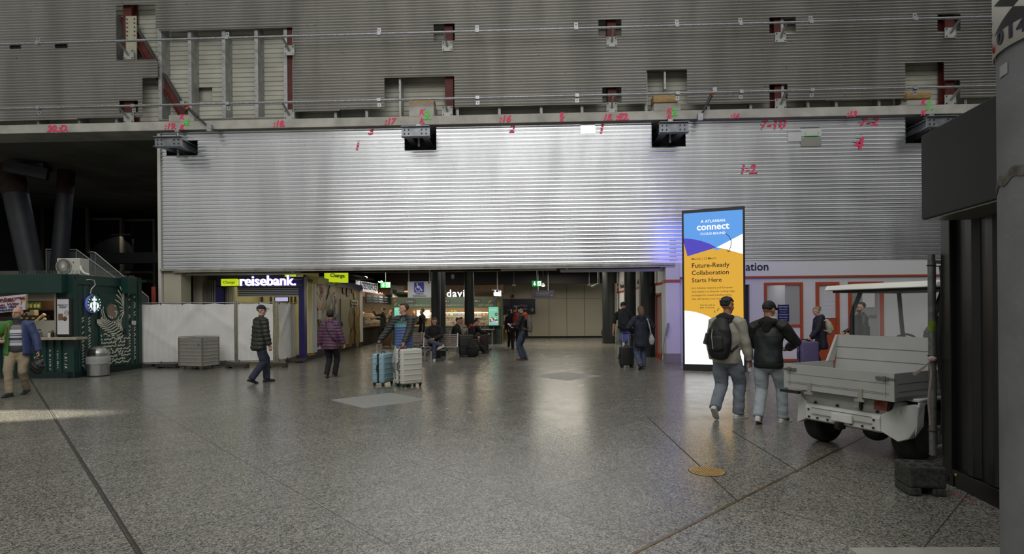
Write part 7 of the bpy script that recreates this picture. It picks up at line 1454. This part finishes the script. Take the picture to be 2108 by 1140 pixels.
# ---- beanie man reading
q = fl(1078, 741); J = person('person in black jacket and beanie reading a white sheet with a grey rucksack', q, rad(82), 1.77, lean=.08, head=(.1, .35), feet=((-.09, .03, .08, .1, 0), (.09, -.05, .08, -.15, 0)), hands=((-.08, .36, 1.12), (.08, .34, 1.10)), poles=((-.6, -.5, -.8), (.6, -.5, -.8)), hair=('short', 'brown'), hat=('beanie', m_black_cl), top=cloth('black_shell', (20, 20, 22), .6), hem=.20, bulk=1.1, hood=cloth('orange_hood', (196, 84, 52)), legs=cloth('mid_blue_jeans', (58, 68, 88)), baggy=1.15, shoe=M('brown_boot', hexc(70, 54, 44), .7), vox=.012)
worn_pack('grey drawstring rucksack on the back of the person with the beanie', J, cloth('grey_pack', (110, 106, 98)), w=.26, h=.42, d=.16, drop=.08, pocket=False)
p = Wd(J, Vector((0, .43, 1.12))); sp_ = thing('paper_sheet', 'white sheet of paper held by the person in the beanie', 'paper', p); b = MB(); F3 = mw(J['root']).to_3x3(); R3 = F3 @ Matrix.Rotation(.75, 3, 'X'); b.box(p, (.30, .21, .004), R=R3); b.build('page', M('paper_white', hexc(200, 200, 206), .7), sp_); b = MB()
for k in range(4): b.box(p + R3 @ Vector((0, -.06 + .035 * k, .003)), (.22, .006, .001), R=R3)
b.build('print_lines', m_ink, sp_)
# ---- couple behind him
q = fl(1061, 719); J = person('person in dark clothes with a red rucksack beside the teal advertising screen', q, rad(15), 1.78, head=(-.5, .15), hair=('short', 'brown'), top=m_navy_cl, hem=.16, legs=m_black_cl, shoe=m_bshoe, vox=.014, lean=.05); worn_pack('tall red rucksack worn in front of the wooden cabinet', J, cloth('red_pack', (150, 54, 38)), w=.30, h=.56, d=.2, drop=-.05)
q = fl(1051, 716); J = person('person with long dark hair and maroon sleeves standing close to the red rucksack', q, rad(-20), 1.66, female=True, head=(.2, .1), hair=('long', 'black'), top=m_navy_cl, sleeve=cloth('maroon_sleeve', (74, 38, 34)), hem=.16, legs=m_black_cl, shoe=M('dark_sneaker', hexc(52, 50, 50), .7), sole=m_wsole, vox=.014)
# ---- person half hidden by the far column
q = fl(1247, 708); J = person('person in dark jacket half hidden behind the far black column', q + Vector((.16, 1.25, 0)), rad(80), 1.74, hair=('short', 'black'), top=m_black_cl, legs=m_navy_cl, shoe=m_bshoe, vox=.016)
# ---- backpack man and woman walking away
q = fl(1284, 742); J = person('person with bare forearms and a large dark rucksack walking to the office doors', q, rad(-6), 1.86, lean=.14, head=(-.1, .3), feet=((-.12, -.1, .09, .1, .2), (.12, .12, .08, -.1, 0)), hands=((-.30, .05, .86), (.26, .28, .95)), hair=('short', 'black'), hat=('cap', cloth('navy_cap', (28, 30, 52))), top=cloth('black_shirt', (20, 20, 22)), hem=.08, sleevelen=.1, legs=cloth('sage_trousers', (128, 132, 120)), baggy=1.2, shoe=M('brown_shoe', hexc(64, 48, 40), .6), sole=M('cream_sole', hexc(180, 170, 150), .7), vox=.012)
pk, PP = worn_pack('large dark green rucksack with a small drink bottle in its side pocket', J, cloth('dark_green_pack', (24, 30, 28)), w=.34, h=.58, d=.24, drop=-.1)
bt = thing('drink_bottle', 'small yellow capped drink bottle in the side pocket of the dark green rucksack', 'bottle', PP(-.19, .0, -.2)); b = MB(); b.cyl(PP(-.19, 0, -.22), PP(-.19, 0, -.08), .03, n=12); b.build('body', M('drink_clear', hexc(150, 150, 140), .3), bt); b = MB(); b.cyl(PP(-.19, 0, -.08), PP(-.19, 0, -.05), .022, n=12); b.build('cap', M('cap_yellow', hexc(214, 200, 50), .5), bt)
c = J['hip']; b = MB(); b.grid(lambda i, j: c + Vector((-.10 + .26 * i + .03 * math.sin(j * 5), -.15 - .02 * math.sin(i * 9), .05 - .34 * j - .12 * j * math.sin(i * PI))), 10, 10); b.build('tied_jacket', cloth('tied_blue', (84, 98, 150)), J['root'], w=0, smooth=60, solid=.02)
q = fl(1320, 760); BW = J = person('person in a navy hooded parka pulling a small black suitcase', q, rad(4), 1.70, female=True, lean=.04, head=(0, .12), feet=((-.07, -.16, .14, 0, .6), (.09, .12, .08, 0, 0)), hands=((-.20, .16, 1.02), (.22, .22, 1.05)), poles=((-1, -.6, -.2), (1, -.6, -.2)), hair=('long', 'lbrown'), top=cloth('navy_parka', (26, 30, 46), .7), hem=.30, bulk=1.16, hood=cloth('navy_parka_hood', (30, 34, 50), .7), legs=cloth('mid_jeans', (72, 80, 104)), baggy=1.2, shoe=M('brown_sneaker', hexc(70, 62, 58), .7), vox=.012)
n_, R_, F_, U_ = J['neck'], J['R'], J['F'], J['U']; sb = thing('shoulder_bag', 'white patterned cloth bag on the shoulder of the person in the navy parka', 'bag', Wd(J, n_ + R_ * .26 - U_ * .70)); b = MB(); L_ = lambda *a: Wd(J, n_ + R_ * a[0] + F_ * a[1] + U_ * a[2])
limb(b, [L_(.27, -.04, -.50), L_(.28, -.05, -.62), L_(.27, -.05, -.70)], [.04, .09, .07], F3 @ Vector((1, 0, 0)), .9); mpat = M('bag_pattern', hexc(176, 172, 178), .8, var=.7, vs=60); rem(b.build('pouch', mpat, sb), .012, 2, ('fold', .006)); b = MB(); b.tube([L_(.10, .02, -.01), L_(.16, -.11, -.08), L_(.22, -.10, -.3), L_(.26, -.06, -.5)], .018, n=6); b.build('strap', mpat, sb, smooth=60)
# ---- woman by the office
q = fl(1690, 762); IW = J = person('person with pinned up hair and pale rucksack by the orange framed office door', q, rad(78), 1.64, female=True, lean=.12, head=(.15, .4), hands=((-.22, .30, .92), (.2, .2, .72)), hair=('messybun', 'fair'), top=cloth('navy_long_coat', (26, 26, 40), .7), hem=.34, bulk=1.18, legs=m_black_cl, shoe=m_bshoe, vox=.012, hood=cloth('navy_coat_hood', (26, 26, 40), .7)); worn_pack('pale beige rucksack on the back of the person by the office door', J, cloth('beige_pack', (176, 170, 148)), w=.26, h=.36, d=.17, drop=.04)
# ---- man behind the vehicle
q = fl(1774, 772); J = person('person with glasses in a black leather jacket standing behind the flatbed vehicle', q, rad(80), 1.73, head=(.05, .12), hands=((-.14, .3, 1.0), (.2, .3, 1.02)), hair=('short', 'black'), glasses=True, beard='black', top=M('leather_jacket', hexc(34, 32, 32), .45, var=.2, vs=10, bump=.2, bs=30), bulk=1.15, hem=.16, legs=m_black_cl, shoe=m_bshoe, vox=.012)
q = fl(1928, 800); J = person('person in black bending forward, mostly hidden by the site fence post', q, rad(-75), 1.62, lean=.62, hair=('short', 'black'), top=m_black_cl, sleeve=cloth('skin_sleeve', (196, 120, 90)), bulk=1.1, legs=m_black_cl, shoe=m_bshoe, vox=.014); worn_pack('black rucksack showing beside the site fence post', J, cloth('black_pack', (18, 18, 20), .6), w=.3, h=.46, d=.2)
# ---- people at the stalls
q = fl(789, 707); J = person('tall person in dark jacket holding a phone up at the snack stall', q, rad(85), 1.84, head=(0, -.15), hands=((-.10, .44, 1.56), (.16, .38, 1.22)), poles=((-.5, .2, -1), (.5, -.3, -1)), hair=('short', 'brown'), top=cloth('brown_black_jacket', (36, 34, 32)), hem=.18, bulk=1.06, legs=m_black_cl, shoe=M('tan_shoe', hexc(90, 74, 60), .6), vox=.014)
ph = Wd(J, J['hand'][0]); r = thing('phone', 'phone held up by the tall person at the snack stall', 'phone', ph); b = MB(); b.box(ph + Vector((-.03, 0, .06)), (.012, .075, .16), R=Matrix.Rotation(.2, 3, 'Y')); b.build('case', m_black, r, bevel=.004); b = MB(); b.box(ph + Vector((-.022, 0, .06)), (.004, .066, .14), R=Matrix.Rotation(.2, 3, 'Y')); b.build('display', M('phone_glow', hexc(60, 60, 66), .2), r)
q = fl(807, 704); J = person('person with red hair in dark coat behind the tall person at the snack stall', q, rad(70), 1.68, female=True, head=(.2, .25), lean=.08, hair=('bob', 'red'), top=m_black_cl, hem=.3, bulk=1.1, legs=m_black_cl, shoe=M('tan_shoe', hexc(90, 74, 60), .6), vox=.014)
p = wx(747, 700, XR - 1.1); J = person('person with dark cap serving behind the snack stall counter', (XR - 1.2, wx(747, 650, XR - 1.2).y, 0), rad(-80), 1.72, head=(0, .1), hair=('short', 'black'), hat=('cap', m_black_cl), top=m_black_cl, legs=m_black_cl, shoe=m_bshoe, vox=.015)
q = wy(869, 640, 24.6); J = person('person in black with folded arms standing before the green fascia stall', (q.x, 24.6, 0), rad(75), 1.73, head=(.1, -.05), hands=((.06, .22, 1.16), (-.06, .24, 1.12)), hair=('short', 'black'), beard='black', top=m_black_cl, hem=.14, legs=m_black_cl, shoe=m_bshoe, vox=.014, skin=SKIN_T)
q = wy(852, 645, 28.6); J = person('person with dark hair serving at the left till of the green fascia stall'.replace('left ', ''), (q.x, 28.6, 0), PI, 1.66, head=(.3, .1), hair=('short', 'black'), top=m_black_cl, legs=m_black_cl, shoe=m_bshoe, vox=.015, skin=SKIN_T)
# ---- worker in orange, a reflection in the recess glazing built as a solid figure
b = MB(); q = wy(230, 550, 30.0); b.bx(q.x - 3, q.x + 2.5, 29.2, 31, q.z - .9, q.z - .75); struct(b.build('floor_landing', m_conc_dark)); b = MB(); b.bx(q.x - .1, q.x + .1, 30.3, 30.5, 0, q.z - .9); struct(b.build('column_landing', m_dark))
m_hv = M('hi_vis_orange', hexc(214, 96, 52), .7, emis=.0); J = person('worker in orange high visibility clothing and white helmet far back in the dark recess', (q.x, 30.0, 0), rad(120), 1.7, base_z=q.z - .75, top=m_hv, legs=m_hv, hair=('short', 'brown'), hat=('beanie', M('helmet_white', hexc(200, 206, 210), .4)), shoe=m_bshoe, vox=.016)
lamp('SPOT', 'work_light', (q.x + 1.6, 28.6, q.z + 1.8), (q.x, 30, q.z), 60, color=(1, .93, .8), spot_size=rad(60))
# ================================================================== BENCHES, SEATED PEOPLE, LUGGAGE
m_bw = M('bench_wood', hexc(150, 136, 128), .32, var=.25, vs=3, vstretch=(1, 8, 8)); m_bm = M('bench_metal', hexc(160, 160, 160), .4, metal=.6)
def bench(x0, x1, y, label, face=-1, zs=.45):
    """slatted double seat; face -1: sitters look towards the camera"""
    root = thing('slatted_bench', label, 'bench', ((x0 + x1) / 2, y, 0)); n = 8
    b = MB()
    for k in range(6): yy = y + face * (.04 + k * .075) * 1; b.bx(x0, x1, yy - .028, yy + .028, zs - .02 - .012 * (5 - k) * .3, zs + .005 - .012 * (5 - k) * .3)
    b.build('seat_slats', m_bw, root, bevel=.004)
    b = MB()
    for k in range(6): z = zs + .06 + k * .062; yy = y - face * (.02 + k * .022); b.bx(x0, x1, yy - .012, yy + .012, z - .024, z + .024)
    b.build('back_slats', m_bw, root, bevel=.004)
    b = MB(); b.bx(x0, x1, y + face * .22 - .03, y + face * .22 + .03, zs - .14, zs - .07); b.build('beam', m_bm, root)
    for x in (x0, (x0 + x1) / 2, x1): b = MB(); b.bx(x - .018, x + .018, y - .02, y + face * .46, zs - .06, zs - .025); b.prism([(x - .018, y, zs - .05), (x - .018, y + .04, zs - .05), (x - .018, y + .04 - face * .15, zs + .42), (x - .018, y - face * .15, zs + .42)], (.036, 0, 0)); b.build('side_frame', m_bm, root)
    for x in (x0 + .3, x1 - .3): b = MB(); b.bx(x - .03, x + .03, y + face * .22 - .03, y + face * .22 + .03, .02, zs - .1); b.bx(x - .06, x + .06, y + face * .22 - .22, y + face * .22 + .12, 0, .02); b.build('leg', m_bm, root)
    for x in ((x0 + x1) / 2,): b = MB(); b.tube([(x, y + face * .05, zs + .0), (x, y + face * .05, zs + .2), (x, y + face * .38, zs + .2), (x, y + face * .38, zs)], .015, n=6); b.build('armrest', m_bm, root, smooth=60)
    return root
YBn = 18.75
xa, xb = wy(872, 700, YBn).x, wy(941, 700, YBn).x
bench(xa, xb, YBn, 'slatted wooden bench in front of the black column carrying the cross legged person', -1)
xc, xd = wy(855, 700, 19.3).x, wy(879, 700, 19.3).x
bench(xc - .5, xd + .05, 20.4, 'slatted bench standing behind the person with two suitcases', -1)
bench(wy(925, 700, 21.6).x, wy(985, 700, 21.6).x, 21.7, 'slatted bench with four dark figures beside the round column', -1, .45)
# seated people
q = Vector((wy(897, 700, YBn).x, YBn - .22, 0)); J = person('person in black hoodie sitting cross legged on the bench looking at a phone', q, PI, 1.80, hz=.545, lean=-.08, head=(-.1, .55), feet=((-.05, .34, .08, .1, 0), (-.30, .42, .50, -.9, .3)), kpoles=((0, 1, .6), (.9, .7, .5)), hands=((-.06, .30, .70), (.08, .30, .70)), poles=((-1, -.3, -.5), (1, -.3, -.5)), hair=('short', 'brown'), top=cloth('black_hoodie', (16, 16, 18)), hem=.06, bulk=1.12, hood=cloth('black_hoodie', (16, 16, 18)), legs=cloth('slate_trousers', (70, 74, 92)), baggy=.95, shoe=m_wshoe, sole=m_wsole, vox=.0105)
ph = Wd(J, Vector((.01, .36, .735))); r = thing('phone', 'phone in the hands of the cross legged person on the bench', 'phone', ph); b = MB(); b.box(ph, (.075, .14, .01), R=Matrix.Rotation(-.5, 3, 'X')); b.build('case', m_black, r, bevel=.003); b = MB(); b.box(ph + Vector((0, .0, .007)), (.066, .12, .003), R=Matrix.Rotation(-.5, 3, 'X')); b.build('display', M('phone_glow', hexc(60, 60, 66), .2), r)
def sit(u, Y, rz, label, **k):
    q = wy(u, 700, Y); d = dict(hz=.545, lean=.25, head=(0, .3), feet=((-.12, .46, .08, 0, 0), (.12, .46, .08, 0, 0)), hands=((-.12, .40, .62), (.12, .40, .62)), vox=.014, shoe=m_bshoe, legs=m_black_cl, top=m_black_cl, bulk=1.1, hem=.06); d.update(k)
    return person(label, (q.x, Y, 0), rz, d.pop('h', 1.75), **d)
sit(934, 21.5, rad(-100), 'person with short black hair hunched on the far bench beside the wide black column', hair=('short', 'black'))
sit(947, 22.1, rad(-150), 'person with long brown hair and cream top on the far bench', hair=('long', 'brown'), top=cloth('cream_top', (170, 160, 144)), female=True, lean=.15)
sit(961, 21.3, rad(-90), 'person in dark jacket with red collar dozing with outstretched boots', hair=('short', 'black'), lean=.5, head=(0, .6), top=m_black_cl, hood=cloth('red_collar', (170, 60, 40)), feet=((-.12, .78, .12, 0, -.5), (.12, .70, .10, 0, -.4)), shoe=M('dark_boot', hexc(46, 42, 38), .7))
sit(972, 21.9, rad(-75), 'person with light brown hair on the far bench reaching for a dark suitcase', hair=('short', 'lbrown'), hands=((-.12, .40, .66), (.15, .58, .72)), legs=cloth('olive_trousers', (104, 98, 70)), lean=.3)
# suitcases
def suitcase(label, loc, rz, w, d, h, mat, zipm, ribs=5, handle_to=None, hs=None, style='h', wheels=4):
    root = thing('suitcase', label, 'suitcase', loc, rz); z0 = .065
    for s, nm in ((-1, 'front_shell'), (1, 'back_shell')):
        b = MB(); y0, y1 = s * .014, s * d / 2
        b.bx(-w / 2, w / 2, min(y0, y1), max(y0, y1), z0, z0 + h); o = b.build(nm, mat, root, w=0, bevel=.045, seg=4)
        o.data.polygons.foreach_set('use_smooth', [True] * len(o.data.polygons))
        if ribs:
            b = MB()
            for k in range(ribs):
                if style == 'h': z = z0 + h * (k + .8) / (ribs + .6); b.bx(-w * .43, w * .43, s * (d / 2 - .006), s * (d / 2 + .010), z - .012, z + .012)
                else: x = -w * .36 + k * w * .72 / (ribs - 1); b.bx(x - .01, x + .01, s * (d / 2 - .006), s * (d / 2 + .008), z0 + h * .1, z0 + h * .9)
            if style == 'h':
                for sx in (-1, 1):
                    for k in range(ribs): z = z0 + h * (k + .8) / (ribs + .6); b.bx(sx * (w / 2 - .006), sx * (w / 2 + .008), min(s * .03, s * (d / 2 - .045)), max(s * .03, s * (d / 2 - .045)), z - .01, z + .01)
            b.build('ribs', mat, o, w=0, bevel=.006)
    b = MB(); b.bx(-w / 2 + .004, w / 2 - .004, -.016, .016, z0 + .004, z0 + h - .004); b.build('zip_band', zipm, root, w=0, bevel=.03)
    b = MB(); b.tube([(-.06, 0, z0 + h - .005), (-.06, 0, z0 + h + .025), (.06, 0, z0 + h + .025), (.06, 0, z0 + h - .005)], .011, n=6); b.build('top_handle', zipm, root, w=0)
    b = MB(); b.tube([(w / 2 + .0, 0, z0 + h * .40), (w / 2 + .03, 0, z0 + h * .42), (w / 2 + .03, 0, z0 + h * .60), (w / 2 + .0, 0, z0 + h * .62)], .011, n=6); b.tube([(-w / 2 - .0, 0, z0 + h * .40), (-w / 2 - .03, 0, z0 + h * .42), (-w / 2 - .03, 0, z0 + h * .60), (-w / 2 - .0, 0, z0 + h * .62)], .011, n=6); b.build('side_handle', zipm, root, w=0)
    if hs:
        y = d / 2 - .05; zt = hs; b = MB()
        for x in (-.085, .085): b.cyl((x, y, z0 + h - .02), (x, y, zt), .010, n=8)
        o = b.build('trolley_handle', M('trolley_alu', (.55, .56, .58), .35, metal=.8), root, w=0, smooth=50); b = MB(); b.tube([(-.09, y, zt - .005), (-.09, y, zt + .01), (.09, y, zt + .01), (.09, y, zt - .005)], .013, n=8); b.build('grip', m_black, o, w=0)
    for sx in (-1, 1):
        for sy_ in (-1, 1):
            x, y = sx * (w / 2 - .05), sy_ * (d / 2 - .04); b = MB(); b.cyl((x - .018, y, .026), (x + .018, y, .026), .026, n=14); b.mat(1).bx(x - .026, x + .026, y - .024, y + .02, .045, .075); b.build('caster', [M('caster_black', (.02, .02, .02), .5), zipm], root, w=0)
    return root
m_zip = M('zip_dark', hexc(30, 30, 44), .6)
Rm = MANL['root']; hr, hl = Wd(MANL, MANL['hand'][0]), Wd(MANL, MANL['hand'][1])
rz1 = 1.30; w, d, h = .46, .29, .64; p = Vector((hl.x, hl.y, 0)) - Matrix.Rotation(rz1, 3, 'Z') @ Vector((0, d / 2 - .05, 0))
suitcase('pale blue ribbed suitcase held by the person in the striped down jacket', p, rz1, w, d, h, M('case_blue', hexc(140, 172, 184), .4), m_zip, 5, hs=hl.z)
rz2 = .72; w, d, h = .50, .33, .75; p = fl(854, 788); p = Vector((p.x, min(p.y, hr.y + .05), 0))
ws = suitcase('white ribbed suitcase standing in front of the person in the striped down jacket', p, rz2, w, d, h, M('case_white', hexc(200, 199, 190), .4), m_zip, 6)
b = MB(); pz = .065 + h
lp = mw(ws).inverted() @ hr
for dx in (-.07, .07): b.cyl((lp.x + dx, lp.y, pz - .03), (lp.x + dx, lp.y, lp.z), .010, n=8)
o = b.build('trolley_handle', M('trolley_alu', (.55, .56, .58), .35, metal=.8), ws, w=0, smooth=50); b = MB(); b.tube([(lp.x - .075, lp.y, lp.z - .01), (lp.x - .075, lp.y, lp.z + .008), (lp.x + .075, lp.y, lp.z + .008), (lp.x + .075, lp.y, lp.z - .01)], .013, n=8); b.build('grip', m_black, o, w=0)
b = MB(); b.bx(lp.x - .05, lp.x + .05, lp.y - .03, lp.y + .03, pz, pz + .02); b.build('red_handle_base', M('handle_red', hexc(150, 56, 44), .5), ws, w=0)
m_bk = M('case_black', (.018, .018, .019), .5, bump=.1, bs=60)
hb_ = Wd(BW, BW['hand'][0]); q = fl(1291, 757); suitcase('small black suitcase on wheels beside the person in the navy parka', (q.x, q.y + .1, 0), .15, .37, .24, .52, m_bk, m_black, 5, style='v', hs=hb_.z)
m_lil = M('case_lilac', hexc(96, 88, 128), .45, var=.5, vs=60); ih = Wd(IW, IW['hand'][0]); suitcase('patterned lilac suitcase in front of the person with blond hair', (ih.x - .05, ih.y - .05, 0), .1, .46, .27, .70, m_lil, m_black, 0, hs=ih.z)
ih2 = Wd(IW, IW['hand'][1]); r = thing('tote_bag', 'dark tote bag with coloured prints held by the person with blond hair', 'bag', ih2 - Vector((0, 0, .5))); b = MB(); b.box(ih2 - Vector((.0, 0, .30)), (.34, .14, .36)); b.build('bag', cloth('tote_dark', (30, 28, 48)), r, bevel=.03); b = MB(); b.tube([ih2 + Vector((-.08, 0, -.13)), ih2 + Vector((0, 0, .01)), ih2 + Vector((.08, 0, -.13))], .01, n=6); b.build('handle', m_black, r)
b = MB()
for k, (x, z, s) in enumerate(((-.08, -.2, .06), (.05, -.19, .05), (.1, -.42, .045), (-.05, -.43, .06))): b.mat(k % 2).box(ih2 + Vector((x, -.075, z)), (s * 1.6, .004, s))
b.build('print_patch', [M('print_lilac', hexc(190, 180, 220), .6), M('print_orange', hexc(190, 110, 70), .6)], r)
q = fl(955, 737); suitcase('bulky black suitcase at the end of the bench, next to the black holdall', (wy(957, 700, 19.6).x, 19.9, 0), .25, .5, .32, .72, m_bk, m_black, 3, hs=1.02)
r = thing('holdall', 'black soft holdall leaning against the bulky black suitcase', 'bag', (wy(972, 700, 19.6).x, 19.6, 0)); c = Vector((wy(973, 700, 19.6).x, 19.7, 0)); b = MB(); limb(b, [c + Vector((0, 0, .12)), c + Vector((-.02, .05, .34)), c + Vector((-.05, .05, .5))], [.14, .16, .10], (1, 0, 0), 1.5); rem(b.build('bag', m_black_cl, r), .014, 3, ('fold', .012)); b = MB(); b.tube([c + Vector((.12, -.14, .1)), c + Vector((.2, -.2, .3)), c + Vector((.05, -.12, .5))], .016, n=6); b.build('strap', m_black, r)
suitcase('dark red upright suitcase at the far end of the bench of dark figures', (wy(994, 700, 21.9).x, 21.9, 0), .1, .44, .28, .66, M('case_wine', hexc(52, 30, 32), .4), m_black, 5, style='v', hs=1.1)
suitcase('black suitcase with raised handle behind the slatted bench', (wy(871, 700, 22).x, 22.2, 0), .0, .44, .28, .66, m_bk, m_black, 4, style='v', hs=1.12)
suitcase('brown suitcase beside the person with red hair at the snack stall', (wy(812, 700, 27).x, 25.6, 0), .3, .4, .26, .6, M('case_brown', hexc(92, 62, 40), .5), m_black, 4, style='v', hs=.9)
finish_remesh()
def texts_to_meshes():
    fit_texts(); bpy.context.view_layer.update(); dg = bpy.context.evaluated_depsgraph_get()
    for o in [x for x in COL.objects if x.type == 'FONT']:
        me = bpy.data.meshes.new_from_object(o.evaluated_get(dg)); n = bpy.data.objects.new('tmp', me); COL.objects.link(n)
        n.parent = o.parent; n.matrix_basis = o.matrix_basis.copy(); nm = o.name
        for k in o.keys(): n[k] = o[k]
        cu = o.data; bpy.data.objects.remove(o); bpy.data.curves.remove(cu); n.name = nm
texts_to_meshes()
